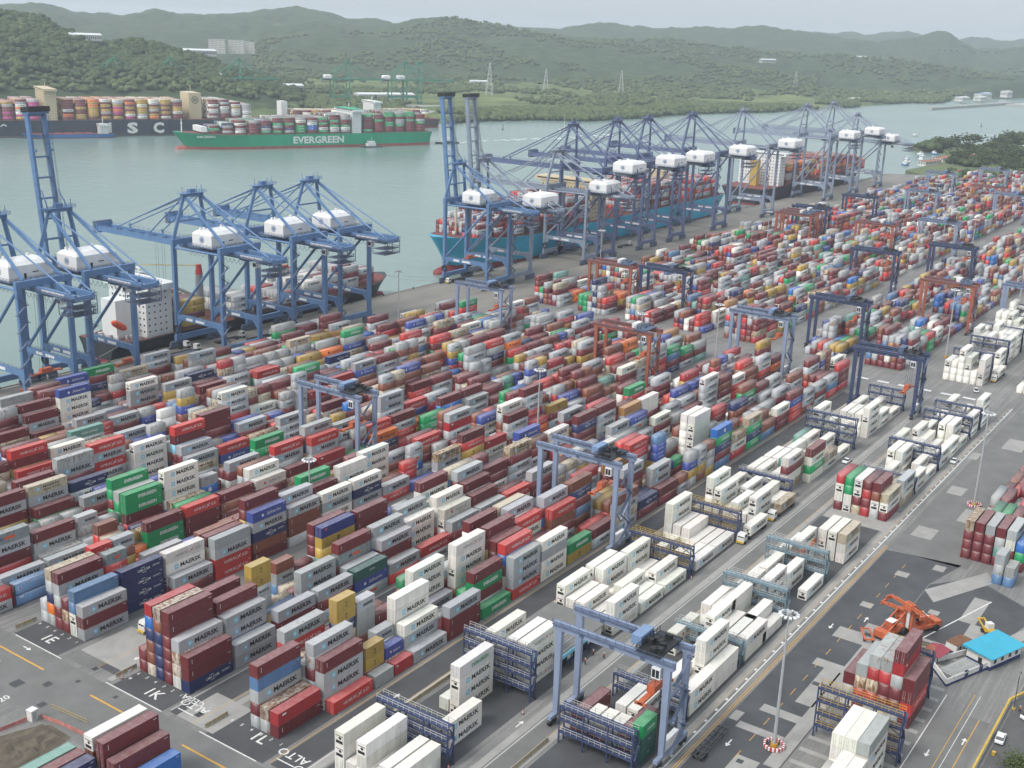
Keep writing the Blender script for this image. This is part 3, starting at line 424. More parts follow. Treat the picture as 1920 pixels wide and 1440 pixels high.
# paint code: (colour, rust) -- codes are lower/upper case letters used in the yard tables
PAINT = {'m': ((.145, .022, .026), .2), 'n': ((.20, .062, .034), .3), 'r': ((.38, .028, .032), .15), 'h': ((.50, .040, .034), .1), 'M': ((.39, .405, .42), .25),
 'T': ((.46, .40, .29), .62), 'w': ((.76, .74, .67), .15), 'l': ((.75, .73, .67), .15), 'H': ((.70, .69, .64), .15), 'S': ((.66, .64, .56), .3), 'E': ((.68, .68, .64), .1),
 'e': ((.008, .27, .09), .1), 'g': ((.02, .17, .07), .2), 'b': ((.018, .027, .10), .2), 's': ((.045, .075, .30), .15), 'y': ((.42, .275, .055), .2), 'o': ((.72, .17, .02), .1),
 'c': ((.13, .30, .25), .2), 'd': ((.025, .10, .085), .2), 'k': ((.085, .18, .33), .4), 'a': ((.085, .17, .32), .3), 'K': ((.02, .13, .42), .1), 'X': ((.36, .375, .375), .42), 'x': ((.23, .29, .30), .35),
 'B': ((.02, .03, .15), .1), 'O': ((.40, .20, .07), .2), 'P': ((.70, .70, .68), .1), 'C': ((.22, .48, .62), .1), 'p': ((.36, .03, .17), .1), 't': ((.55, .50, .42), .72)}
TH, LP, RP = 2.9, 13.15, 2.83
L40, L20, WC, HC = 12.19, 6.06, 2.44, 2.86
BOX = []     # every container of the yard
def put(x, y, tier, code, tw=False, addr=None, reef=None, n=1, z0=0.0):
    BOX.append(dict(x=x, y=y, z=z0+tier*TH, L=L20 if tw else L40, c=code, tw=tw, addr=addr, tier=tier, n=n, reef=(code in 'wlHSE') if reef is None else reef))
RC = 'm'*28 + 'M'*25 + 'h'*7 + 'n'*9 + 'X'*7 + 'w'*4 + 'T'*4 + 'b'*4 + 'e'*4 + 'r'*3 + 'k'*2 + 's'*2 + 'K'*2 + 'y'*3 + 'o' + 'c' + 'O'
RS = 'XXXMnmTsyr'
BLK = [148.7, 178.5, 214.9, 241.9, 269.3, 297.9, 325.3, 347.6]
X0 = 142.9
def stack(x, y, n, codes, tw, addr, rnd=RC):
    """codes are given top-down; hidden lower tiers are drawn at random"""
    for t in range(n):
        k = n-1-t; c = codes[k] if k < len(codes) else random.choice(RS if tw else rnd)
        put(x, y, t, c, tw, addr, n=n)
for e in LAY.split():
    b, jb, k, c, n = e.split(','); b, k, n, jb = int(b), int(k), int(n), float(jb); tw = c[0] == '2'
    stack(X0+LP*jb, BLK[b]+RP*k, n, c.lstrip('2'), tw, ('A', b, jb, k))
for b, s in enumerate(FILL.split('|')):
    for e in s.split():
        jb, k, n = e.split(':'); jb, k = float(jb), int(k); half = n.endswith('h'); n = int(n.rstrip('h'))
        if half or random.random() < .13:
            for d in ((0,) if half else (0, .5)): stack(X0+LP*(jb+d), BLK[b]+RP*k, n, '', True, ('A', b, jb+d, k))
        else: stack(X0+LP*jb, BLK[b]+RP*k, n, '', False, ('A', b, jb, k))
# refrigerated boxes beside the wide road: x, row: codes (top-down)
for line in REEF_A.split('\n'):
    if not line.strip(): continue
    blk, x, rest = line.split(None, 2); y0 = {'P': 119.4, 'Q': 88.9, 'D': 49.6, 'F': 47.4}[blk]
    for it in rest.split():
        k, c = it.split(':'); tw = c[0] == '2'; c = c.lstrip('2')
        stack(float(x), y0+(2.5 if blk == 'D' else RP)*int(k), len(c), c, tw, (blk, float(x), int(k)))
# second half of the yard, beyond the cross road
def noise1(i, s): return random.Random(i*7919+s*104729).random()
FAR = [(137.9, 66), (166.4, 66), (207.6, 65), (235.1, 65), (262.7, 64), (291.2, 63), (318.8, 61)]
SPEC = {}
for e in SPECIALS.split():
    b, j, k, c = e.split(','); SPEC[(int(b), float(j), int(k))] = c
for b, (y0, nb) in enumerate(FAR):
    for j in range(nb):
        base = 1.2 + 3.2*noise1(j//2, b+40) + 1.0*noise1(j, b+77)
        if noise1(j, b+11) < .06: base = .4
        for k in range(6):
            x, y = 510+LP*j, y0+RP*k
            if (b, j, k) in SPEC or (b, j+.5, k) in SPEC:
                for d in (0, .5):
                    c = SPEC.get((b, j+d, k))
                    if c: stack(x+LP*d, y, len(c.lstrip('2')), c.lstrip('2'), c[0] == '2', ('B', b, j+d, k))
                continue
            n = int(max(0, min(5, round(base + random.uniform(-1.3, 1.1)))))
            if random.random() < .12:
                for d in (0, .5): stack(x+LP*d, y, max(0, min(5, n+random.choice((-1, 0, 0)))), '', True, ('B', b, j+d, k))
            else: stack(x, y, n, '', False, ('B', b, j, k))
# refrigerated rows of the far half
def reefer_rows(y0, x0, nb, seed, rows=6):
    r = random.Random(seed); xs = []; x = x0
    for j in range(nb):
        base = r.choice((1, 2, 3, 3, 4, 4, 5))
        for k in range(rows):
            n = max(0, min(5, base + r.choice((-2, -1, 0, 0, 1))))
            stack(x, y0+RP*k, n, ''.join(r.choice('wwwwwllH') for _ in range(n)), False, ('C', y0, j, k), rnd='w')
        x += LP + (0 if j % 2 else 3.2)
        if j % 2 == 0: xs.append(x-3.4)
    return xs
RACKS_FAR = [(y, x) for y, a, nb, sd in ((103.0, 509.5, 26, 5), (72.5, 510.0, 20, 9)) for x in reefer_rows(y, a, nb, sd)]

# which boxes show largest in the photograph: a coarse depth-sorted picture of all of them
def project(P):
    d = P - np.array([0, 0, CAMH]); w = d @ _fw; return np.stack([480+1086.25*(d @ _r2)/w, 360-1086.25*(d @ _u2)/w], -1), w
def rank_boxes(B):
    W_, H_ = 960, 720; buf = np.full((H_, W_), -1, np.int32)
    x = np.array([b['x'] for b in B]); y = np.array([b['y'] for b in B]); z = np.array([b['z'] for b in B]); l = np.array([b['L'] for b in B])
    dep = (np.stack([x+l/2, y, z], -1)-np.array([0, 0, CAMH])) @ _fw
    def cor(fx, fy, fz): return project(np.stack([x+l*fx, y+WC*fy, z+HC*fz], -1))[0]
    c = {k: cor(*k) for k in ((0,0,0),(1,0,0),(0,1,0),(0,0,1),(1,0,1),(0,1,1),(1,1,1))}
    faces = [((0,0,0),(1,0,0),(1,0,1),(0,0,1)), ((0,1,0),(0,0,0),(0,0,1),(0,1,1)), ((0,0,1),(1,0,1),(1,1,1),(0,1,1))]
    order = sorted(range(len(B)), key=lambda i: (-round(dep[i]+.0*z[i], 1), z[i]))
    for i in order:
        for f in faces:
            p = np.array([c[k][i] for k in f]); lo = np.floor(p.min(0)).astype(int); hi = np.ceil(p.max(0)).astype(int)
            if hi[0] < 0 or hi[1] < 0 or lo[0] >= W_ or lo[1] >= H_: continue
            lo = np.maximum(lo, 0); hi = np.minimum(hi, (W_-1, H_-1)); gx, gy = np.meshgrid(np.arange(lo[0], hi[0]+1), np.arange(lo[1], hi[1]+1))
            ins = np.ones(gx.shape, bool); s = 0
            for a in range(4):
                q, w = p[a], p[(a+1) % 4]; cr = (w[0]-q[0])*(gy-q[1])-(w[1]-q[1])*(gx-q[0]); ins &= cr <= 0.0
            buf[lo[1]:hi[1]+1, lo[0]:hi[0]+1][ins] = i
    return np.bincount(buf[buf >= 0].ravel(), minlength=len(B)), buf
AREA, _IDB = rank_boxes(BOX)
for b, a in zip(BOX, AREA): b['px'] = int(a)
dry = sorted([b for b in BOX if not b['reef']], key=lambda b: -b['px'])[:300]
cold = sorted([b for b in BOX if b['reef'] and b['px'] > 10], key=lambda b: -b['px'])[:300]
for b in dry+cold: b['own'] = True
for b in BOX: b['near'] = math.hypot(b['x'], b['y']) < 760

# ---------------------------------------------------------------- containers
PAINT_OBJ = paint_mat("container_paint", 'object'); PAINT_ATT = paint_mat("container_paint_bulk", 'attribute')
M_INK = mat("black_lettering", (.018, .018, .02), .6, var=.05); M_CHALK = mat("white_lettering", (.70, .70, .68), .6, var=.05); M_SKY = mat("pale_blue_logo", (.20, .50, .66), .6, var=.05)
M_GREENL = mat("green_lettering", (.012, .26, .09), .6, var=.05); M_REDL = mat("red_emblem", (.45, .03, .03), .6, var=.05); M_NAVYL = mat("navy_lettering", (.02, .03, .14), .6, var=.05); M_GREYL = mat("grey_lettering", (.16, .17, .19), .6, var=.05)
M_ORANGEL = mat("orange_lettering", (.62, .10, .04), .6, var=.05); M_STEEL = mat("dark_steel", (.05, .052, .055), .55, var=.2); M_BLACK = mat("black_machine", (.012, .012, .013), .5, var=.2); M_GALV = mat("galvanised_bars", (.42, .43, .43), .5, var=.1)
INK = {'k': (M_INK, (.018, .018, .02)), 'w': (M_CHALK, (.70, .70, .68)), 'b': (M_SKY, (.20, .50, .66)), 'g': (M_GREENL, (.012, .26, .09)), 'r': (M_REDL, (.45, .03, .03)), 'n': (M_NAVYL, (.02, .03, .14)), 'd': (M_GREYL, (.16, .17, .19)), 'o': (M_ORANGEL, (.62, .10, .04))}
UX, UZ = (1, 0, 0), (0, 0, 1)
def decals(c, L, full=True):
    """lettering and emblems of a livery on the long side (y = 0 plane, seen from -y): list of (part name, ink, MB)"""
    s = L/12.19; out = []; two = L < 8
    def T(ink, body, x, z, size, width=None, bold=.012, shear=0, align='l', name='lettering'): m = MB(); m.text(body, (x*s, 0, z), UX, UZ, size, width and width*s, align, bold, .012, shear); out.append((name, ink, m))
    def Q(ink, x0, x1, z0, z1, name='lettering', lift=.008): m = MB(); m.quad((x0*s, -lift, z0), (x1*s, -lift, z0), (x1*s, -lift, z1), (x0*s, -lift, z1)); out.append((name, ink, m))
    def star_logo(x, z, a):
        Q('b', (x-a), (x+a), z-a*s if two else z-a, z+a*s if two else z+a, 'logo')
        m = MB(); star(m, (x*s, -.008, z), UX, UZ, a*.72*(s if two else 1), lift=.008); out.append(('star', 'w', m))
    k = .62 if two else 1.0
    if c in 'Mw': star_logo(3.05, 1.35, .62); T('k', 'MAERSK', 4.3, 1.43-.56*k, 1.14*k, 6.7, .032)
    elif c == 'T': star_logo(3.05, 1.5, .55); T('k', 'MAERSK', 4.6, 1.55, .72*k, 5.2); T('k', 'SEALAND', 4.6, .62, .6*k, 5.4, 0)
    elif c in 'hH':
        a, b_ = ('w', 'w') if c == 'h' else ('d', 'r'); T(a, 'HAMBURG', 3.0, .95, .85*k, 4.1, 0); T(a, 'SÜD', 9.05, .95, .85*k, 1.9, 0)
        m = MB(); zc = 1.35
        for p in (((7.25, zc-.62), (7.55, zc-.55), (8.75, zc+.62), (8.3, zc+.5)), ((7.2, zc+.66), (7.7, zc+.32), (8.9, zc-.42), (8.1, zc-.15))): m.add([(q[0]*s, -.012, q[1]) for q in p], [(0, 1, 2, 3)])
        out.append(('emblem', b_, m))
    elif c in 'eE': T('w' if c == 'e' else 'g', 'EVERGREEN', 4.2, .95, .95*k, 6.0, .03)
    elif c == 'b':
        T('w', 'CMA CGM', 4.6, 1.05, .66*k, 3.6, .012); Q('w', 5.6, 6.7, 1.95, 2.07); Q('w', 5.9, 7.1, .62, .74); Q('w', 9.0, 11.2, 1.55, 1.65); Q('w', 9.0, 11.2, 1.3, 1.38)
    elif c in 'sS':
        a = 'w' if c == 's' else 'd'; T(a, 'Safmarine', 5.0, 1.0, .95*k, 5.2, .0, .35); m = MB(); m.add([(3.6*s+.42*k*math.cos(t), -.012, 1.35+.42*k*math.sin(t)) for t in np.linspace(0, 5.8, 12)], [tuple(range(12))]); out.append(('emblem', 'w' if c == 's' else 'r', m))
    elif c == 'y': T('k', 'm', 6.1, 1.35, .95*k, .9/s*k, .03, 0, 'c'); T('k', 'sc', 6.1, .62, .75*k, .9/s*k, .03, 0, 'c')
    elif c == 'o': T('n', 'Hapag-Lloyd', 5.2, 1.0, .72*k, 5.2, .015); Q('n', 3.2, 4.2, .95, 1.95, 'logo')
    elif c == 'c': T('w', 'CHINA SHIPPING', 3.6, 1.0, .75*k, 6.2, .01)
    elif c == 'd': T('w', 'CAPITAL', 5.2, 1.4, .5*k, 2.2, .01)
    elif c == 'a': T('w', 'APL', 8.6, .75, .95*k, 2.5, .02, .2); Q('r', 9.2, 10.8, 1.85, 2.15)
    elif c == 'x': T('n', 'TEX', 3.6, 1.1, .62*k, 1.5, .02); Q('o', 5.3, 8.2, 1.0, 1.8, 'logo')
    elif c == 'K': m = MB(); m.add([(6.1*s+.7*math.cos(t), -.012, 1.4+.7*math.sin(t)) for t in np.linspace(0, 5.9, 14)], [tuple(range(14))]); out.append(('emblem', 'w', m))
    elif c == 'r' or (c == 'B'): Q('w' if c == 'r' else 'o', 1.1, 2.2 if c == 'r' else 2.0, 1.95, 2.35)
    elif c in 'mnOp':
        for i in range(4): Q('w', .95, 1.12, 1.15+.28*i, 1.33+.28*i, 'lettering')
        Q('w', 10.9, 11.8, 2.25, 2.36, 'lettering')
    elif c == 'X' and full: Q('d', 2.6, 5.4, 1.9, 2.05)
    if c in 'hsebkaKyo' and full: Q('w', 11.1, 11.8, 2.3, 2.4, 'lettering')
    return out
def body_mesh(L, reef):
    m = MB(); p = .16 if not reef else .12; i = .045 if not reef else .012; H = HC
    m.box(i, L-i, i, WC-i, .16, H-i)                                   # skin
    for x in (0, L-p):
        for y in (0, WC-p): m.box(x, x+p, y, y+p, 0, H)                # corner posts
    for y in (0, WC-.09): m.box(p, L-p, y, y+.09, 0, .17); m.box(p, L-p, y, y+.07, H-.10, H-.004)
    for x in (0, L-.09): m.box(x, x+.09, p, WC-p, 0, .17); m.box(x, x+.09, p, WC-p, H-.11, H-.004)
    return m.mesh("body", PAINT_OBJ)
def end_mesh(kind):
    m = MB(); m.cur = 0
    if kind == 'door':
        for y in (.17, WC/2+.015): m.box(-.012, .04, y, y+WC/2-.185, .2, HC-.13)
        m.cur = 1
        for y in (.45, .85, WC-.85, WC-.45): m.tube((-.05, y, .12), (-.05, y, HC-.06), .028, 5)
        for y in (.42, WC-.82): m.box(-.09, -.05, y, y+.4, 1.05, 1.11)
        return m.mesh("door", [PAINT_OBJ, M_GALV])
    if kind == 'unit':
        m.box(-.015, .03, .2, WC-.2, .22, HC-.16); m.cur = 1
        m.box(-.03, -.016, .35, WC-.35, .3, .95); m.box(-.03, -.016, .3, WC-.3, 1.9, 2.05)
        m.add([(-.03, WC*.42+.38*math.cos(t), 1.5+.3*math.sin(t)) for t in np.linspace(6.28, .5, 12)], [tuple(range(12))])
        return m.mesh("cooling_unit", [PAINT_OBJ, M_BLACK])
    m.box(-.004, .05, .17, WC-.17, .18, HC-.12); return m.mesh("end_panel", PAINT_OBJ)
BODY = {}; ENDS = {k: end_mesh(k) for k in ('door', 'unit', 'panel')}; DEC = {}
LOOK = {'m': 'maroon box', 'n': 'rust-brown box', 'r': 'bright red box', 'h': 'red box with white letters', 'M': 'grey box with pale blue star logo', 'T': 'rust-stained beige box', 'w': 'white reefer with blue star logo', 'l': 'plain white reefer',
 'H': 'white reefer with red emblem', 'S': 'cream reefer with script lettering', 'E': 'white reefer with green letters', 'e': 'green box with white letters', 'g': 'dull green box', 'b': 'navy box with white letters', 's': 'blue box with script letters', 'y': 'mustard box with black emblem',
 'o': 'orange box', 'c': 'pale teal box', 'd': 'dark green box', 'k': 'steel-blue box', 'a': 'steel-blue box with white letters', 'K': 'bright blue box with round emblem', 'X': 'plain grey box', 'x': 'blue-grey box with orange panel', 'B': 'plain navy box', 'O': 'ochre box', 'P': 'white tank', 'C': 'light blue box', 'p': 'magenta box', 't': 'heavily rusted cream box'}
ORD = ['first', 'second', 'third', 'fourth', 'fifth', 'sixth', 'seventh', 'eighth', 'ninth', 'tenth', 'eleventh', 'twelfth', 'thirteenth', 'fourteenth', 'fifteenth', 'sixteenth', 'seventeenth', 'eighteenth', 'nineteenth', 'twentieth'] + ['twenty-'+w for w in ('first','second','third','fourth','fifth','sixth','seventh','eighth','ninth')] + ['thirtieth'] + ['thirty-'+w for w in ('first','second','third','fourth','fifth','sixth','seventh','eighth','ninth')] + ['fortieth']*40

M_WL = M_CHALK
BLOCKNAME = {0: 'block painted 1L', 1: 'block painted 1K', 2: 'block painted 1E', 3: 'block painted 1D', 4: 'fourth block from quay', 5: 'third block from quay', 6: 'second block from quay', 7: 'block beside the quay'}
TIERN = {1: 'one', 2: 'two', 3: 'three', 4: 'four', 5: 'five', 6: 'six'}
def box_label(b, xs):
    c = b['c']; look = LOOK[c] if c != 'M' else 'grey box with star logo'
    if c == 'w': look = 'white reefer with star logo'
    t, n = b['tier']+1, b['n']
    tier = 'alone on the ground' if n == 1 else ('topmost of ' if t == n else 'bottom of ' if t == 1 else ORD[t-1]+' of ')+TIERN[n]
    a = b['addr']; half = ''
    if a[0] in 'AB':
        bay = a[2]; half = ('near ' if bay % 1 == 0 else 'far ') if b['tw'] else ''
        where = f"{half}{ORD[int(bay)] if bay >= 0 else 'foremost' if bay > -2 else 'leading'} bay, {ORD[a[3]]} row, " + (BLOCKNAME[a[1]] if a[0] == 'A' else ORD[a[1]]+' far block')
    else:
        key = (a[0], a[1]) if a[0] == 'C' else a[0]
        bay = a[2] if a[0] == 'C' else sorted(xs[key]).index(a[1]); row = a[3] if a[0] == 'C' else a[2]
        nm = {'P': 'office-side reefer block', 'Q': 'roadside reefer block', 'D': 'block by walled yard', 'F': 'rightmost block'}.get(a[0]) or ('far inner reefers' if a[1] > 100 else 'far outer reefers')
        where = f"{half}{ORD[bay]} bay, {ORD[row] if row >= 0 else 'first'} row, {nm}"
    s = f"{look}, {tier}, {where}"
    if b['tw'] and len(s.split()) < 16: s = 'short ' + s
    return s
xs_ = {}
for b in BOX:
    if b['addr'][0] in 'PQDF': xs_.setdefault(b['addr'][0], set()).add(b['addr'][1])
used = {}
for b in BOX:
    if not b.get('own'): continue
    L, c = b['L'], b['c']; reef = b['reef']
    name = 'tank_container' if c == 'P' else 'refrigerated_container' if reef else 'shipping_container'
    e = empty(name, (b['x'], b['y'], b['z']), 0, box_label(b, xs_), 'refrigerated container' if reef else 'container', 'white refrigerated containers' if reef else 'containers stacked in the yard')
    col, rust = PAINT[c]; v = random.uniform(.88, 1.1); col = tuple(min(.85, q*v*random.uniform(.97, 1.03)) for q in col); rust = max(0, min(.9, rust + random.uniform(-.25, .22)))
    def link(nm, me):
        o = bpy.data.objects.new(nm, me); COL.objects.link(o); o.parent = e; o.color = (*col, rust); return o
    if c == 'P':
        if 'tank' not in DEC:
            f = MB()
            for y in (0, WC):
                for z in (.06, HC-.06): f.beam((0, y, z), (L20, y, z), .11)
                for x in (0.05, L20-.05): f.beam((x, y, 0), (x, y, HC), .12)
            for x in (.05, L20-.05):
                for z in (.06, HC-.06): f.beam((x, 0, z), (x, WC, z), .11)
                f.beam((x, 0, .1), (x, WC, HC-.1), .08); f.beam((x, WC, .1), (x, 0, HC-.1), .08)
            k = MB(); k.tube((.3, WC/2, HC/2), (L20-.3, WC/2, HC/2), 1.12, 20); k.tube((.12, WC/2, HC/2), (.3, WC/2, HC/2), .7, 20, 1.12); k.tube((L20-.3, WC/2, HC/2), (L20-.12, WC/2, HC/2), 1.12, 20, .7)
            DEC['tank'] = (f.mesh("frame", M_STEEL), k.mesh("tank", mat("white_tank_paint", (.66, .66, .64), .35)))
        link('frame', DEC['tank'][0]); link('tank', DEC['tank'][1]); continue
    if (L, reef) not in BODY: BODY[(L, reef)] = body_mesh(L, reef)
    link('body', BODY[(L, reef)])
    k = random.random(); kind = ('unit' if k < .42 else 'door') if reef else ('door' if k < .3 else 'panel')
    link({'unit': 'cooling_unit', 'door': 'door', 'panel': 'end_panel'}[kind], ENDS[kind])
    if (c, L) not in DEC:
        parts = {}
        for nm, ink, m in decals(c, L): parts.setdefault(nm, []).append((ink, m))
        made = []
        for nm, lst in parts.items():
            mb = MB(); mm = []
            for ink, m in lst:
                if ink not in mm: mm.append(ink)
                mb.cur = mm.index(ink); mb.add(m.v, m.f)
            made.append((nm, mb.mesh(nm, [INK[i][0] for i in mm])))
        DEC[(c, L)] = made
    if not (c == 'X' and random.random() < .4): [link(nm, me) for nm, me in DEC[(c, L)]]

# everything too small or too many to be things of their own: one mesh
def bulk(name, boxes, label, cat):
    V = []; Fq = []; CQ = []; Ft = []; n = 0; tv = []; tf = []; tcol = []; tn = 0
    sg = np.array([(0,0,0),(1,0,0),(1,1,0),(0,1,0),(0,0,1),(1,0,1),(1,1,1),(0,1,1)], float); fq = np.array([(4,5,6,7),(0,1,5,4),(1,2,6,5),(2,3,7,6),(3,0,4,7)])
    for b in boxes:
        Lx, Ly = (b['L'], WC) if not b.get('rot') else (WC, b['L'])
        v = sg*np.array([Lx, Ly, HC]); v = v + np.array([b['x'], b['y'], b['z']]) if 'M' not in b else (v @ b['M'][0].T + b['M'][1])
        V.append(v); Fq.append(fq+n); n += 8; col, rust = PAINT[b['c']]; k = random.uniform(.86, 1.12)
        CQ.append(np.tile([*(min(.85, q*k) for q in col), max(0, rust+random.uniform(-.2, .2))], (5, 1)))
        if b.get('near') and b.get('px', 1) > 0 or b.get('dec'):
            key = ('b', b['c'], b['L'])
            if key not in DEC:
                a = [np.array(m.v) for _, _, m in decals(b['c'], b['L'], False)]; ff = []; cc = []; o = 0
                for (nm, ink, m), vv in zip(decals(b['c'], b['L'], False), a):
                    for f in m.f:
                        for i in range(1, len(f)-1): ff.append((f[0]+o, f[i]+o, f[i+1]+o)); cc.append([*INK[ink][1], 0])
                    o += len(vv)
                DEC[key] = (np.concatenate(a) if a else np.zeros((0, 3)), np.array(ff, int).reshape(-1, 3), np.array(cc, float).reshape(-1, 4))
            dv, df, dc = DEC[key]
            if len(dv): tv.append(dv + np.array([b['x'], b['y'], b['z']]) if 'M' not in b else dv @ b['M'][0].T + b['M'][1]); tf.append(df+tn); tcol.append(dc); tn += len(dv)
    V = np.concatenate(V); Fq = np.concatenate(Fq); CQ = np.concatenate(CQ)
    T3 = np.concatenate([Fq[:, [0,1,2]], Fq[:, [0,2,3]]]); C3 = np.concatenate([CQ, CQ])
    if tv: T3 = np.concatenate([T3, np.concatenate(tf)+len(V)]); C3 = np.concatenate([C3, np.concatenate(tcol)]); V = np.concatenate([V]+tv)
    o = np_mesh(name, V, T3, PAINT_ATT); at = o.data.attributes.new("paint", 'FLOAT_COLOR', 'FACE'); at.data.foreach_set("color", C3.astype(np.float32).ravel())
    return tag(o, label, cat, kind='stuff')
SHIPBOX = []   # cargo of the ships, filled by the ships below

# ---------------------------------------------------------------- ship-to-shore cranes
def crane_mats(c, nm): return mat(nm, c, .5, var=.14, scale=.35)
CB = crane_mats((.10, .19, .35), "light_blue_crane_paint"); CV = crane_mats((.10, .13, .24), "violet_blue_crane_paint"); CG = crane_mats((.22, .26, .33), "grey_crane_paint"); CF = crane_mats((.23, .275, .36), "pale_grey_crane_paint")
CGRN = crane_mats((.035, .24, .15), "green_crane_paint"); M_HOUSE = mat("white_machinery_house", (.72, .72, .71), .45, var=.07, scale=.3); M_DKB = mat("navy_emblem", (.10, .16, .30), .5); M_GLASS = mat("dark_glass", (.02, .025, .03), .15); M_ORNG = mat("orange_steel", (.45, .11, .045), .55, var=.25, scale=.8)
M_STEELB = mat("blue_grey_steel", (.09, .12, .19), .6, var=.2); M_CABLE = mat("steel_cable", (.07, .08, .10), .5); M_SIGNW = mat("white_sign", (.68, .69, .70), .5, var=.05); M_YRAIL = mat("yellow_rail", (.50, .34, .05), .5, var=.15)
def crane_top(parent, gz, az, outr, back, house_y, hz, up, paint, truss=False):
    """everything above the legs: girder, boom, frame, stays, house. local y: 0 = waterside rail, -30 = landside rail"""
    gx = 3.6; m = MB()
    for s in (-1, 1): m.box(s*gx-.55, s*gx+.55, -30-back, 2.4, gz, gz+2.3)
    for y in (-30-back+.6, -44, -22, -12, 1.2):
        if y > -30-back: m.box(-gx+.56, gx-.56, y-.4, y+.4, gz+.3, gz+1.6)
    m.build('girder', paint, parent)
    m = MB()
    for y in (0, -30):
        m.box(-11.4, 11.4, y-.95, y+.95, gz-.1+2.4, gz+4.6)
    m.build('cross_girder', paint, parent)
    w = MB()
    for s in (-1, 1):
        x = s*(gx+1.1); w.box(x-.5, x+.5, -30-back, 2, gz+1.0, gz+1.12); w.rail([(x+s*.5, -30-back, gz+1.1), (x+s*.5, 2, gz+1.1)], 1.1, .09, 3)
    for y in (0, -30): w.rail([(-11, y-.9, gz+4.6), (11, y-.9, gz+4.6)], 1.1, .09, 2.5)
    w.build('walkway', M_STEELB, parent)
    # boom, hinged at the waterside
    hy, hzz = 3.0, gz+1.2; b = MB()
    for s in (-1, 1):
        b.box(s*gx-.5, s*gx+.5, 0, outr, -1.1, 1.2)
        if truss:
            for k in range(int(outr/6)): b.beam((s*gx, k*6, 1.2), (s*gx, k*6+3, 3.2), .25); b.beam((s*gx, k*6+3, 3.2), (s*gx, k*6+6, 1.2), .25)
            b.beam((s*gx, 1, 3.2), (s*gx, outr-4, 3.2), .3)
    for k in np.linspace(2, outr-.5, 8): b.box(-gx+.51, gx-.51, k-.35, k+.35, -.7, .7)
    for s in (-1, 1):
        b.rail([(s*(gx+.9), 0, 1.2), (s*(gx+.9), outr-1, 1.2)], 1.1, .09, 3.5)
        for k in (outr*.36, outr*.75): b.beam((s*gx, k, 1), (s*gx, k+.8, 3.2), .6)
    b.box(-gx-.8, gx+.8, outr-.2, outr+2.2, -1.6, 2.6)
    bo = b.build('boom', paint, parent); bo.location = (0, hy, hzz)
    ang = R(84) if up else 0.0; bo.rotation_euler = (ang, 0, 0)
    hd = MB().box(-gx-1.0, gx+1.0, outr+.6, outr+2.6, -2.2, 3.2).build('boom_tip', M_BLACK if up else M_STEELB, parent); hd.location = (0, hy, hzz); hd.rotation_euler = (ang, 0, 0)
    bp = lambda k, s, z=2.6: (s*gx, hy+math.cos(ang)*k-math.sin(ang)*z, hzz+math.sin(ang)*k+math.cos(ang)*z)
    a = MB()
    for s in (-1, 1):
        a.beam((s*9.2, 1.0, gz+4.6), (s*4.4, -1.2, az), 1.5, 1.3, 1.2, 1.1)
        a.beam((s*4.4, -1.2, az), (s*7.5, -29.5, gz+4.6), .95, .95)
    a.box(-5.6, 5.6, -2.1, -.3, az-.6, az+.9); a.box(-6.4, 6.4, -3.4, 1.4, az+.9, az+1.05); a.beam((-7.1, 0, gz+12), (7.1, 0, gz+12), .7)
    a.box(-1.6, 1.6, -2, 0, az+1.05, az+2.6); a.rail([(-6.3, -3.3, az+1), (6.3, -3.3, az+1), (6.3, 1.3, az+1)], 1.1, .1, 2)
    for x in (-5, 3, 5.6): a.beam((x, -1, az+1), (x, -1, az+4), .18)
    a.build('apex_frame', paint, parent)
    for s in (-1, 1):
        if not up:
            for k in (outr*.36, outr*.75): MB().tube((s*4.4, -1.2, az), bp(k, s), .30, 6).build('stay', paint, parent)
        else: MB().tube((s*4.4, -1.2, az), bp(outr*.5, s), .28, 6).build('stay', paint, parent)
        MB().tube((s*4.6, -1.4, az), (s*4.0, -30-back+2, gz+2.6), .32, 6).build('stay', paint, parent)
    c = MB()
    for x in (-1.5, -.5, .5, 1.5):
        if up: c.tube((x, -1, az), bp(outr-2, 0), .09, 4)
        else: c.tube((x, -1, az+.4), bp(outr*.8, 0), .09, 4)
    c.build('hoist_cable', M_CABLE, parent)
    y0, y1 = house_y; x0, x1 = -8.6, 9.2; h = MB()
    h.loft([[(x0, y0, hz), (x1, y0, hz), (x1, y1, hz), (x0, y1, hz)], [(x0, y0, hz+5.2), (x1, y0, hz+5.2), (x1, y1, hz+5.2), (x0, y1, hz+5.2)], [(x0+1.2, y0+1.6, hz+6.6), (x1-1.2, y0+1.6, hz+6.6), (x1-1.2, y1-1.6, hz+6.6), (x0+1.2, y1-1.6, hz+6.6)]])
    for x in (-6.5, -4.5, 5): h.box(x, x+.8, y1-3, y1-2.1, hz+6.6, hz+7.5)
    ho = h.build('machinery_house', M_HOUSE, parent)
    MB().prism([(x0-.8, y0-1.6), (x1+.8, y0-1.6), (x1+.8, y1+.8), (x0-.8, y1+.8)], hz-.35, hz-.02).rail([(x0-.7, y0-1.5, hz), (x1+.7, y0-1.5, hz), (x1+.7, y1+.7, hz)], 1.1, .09, 2).rail([(x0-.7, y1+.7, hz), (x0-.7, y0-1.5, hz)], 1.1, .09, 2).build('house_platform', M_STEELB, parent)
    e = MB(); yc = (y0+y1)/2
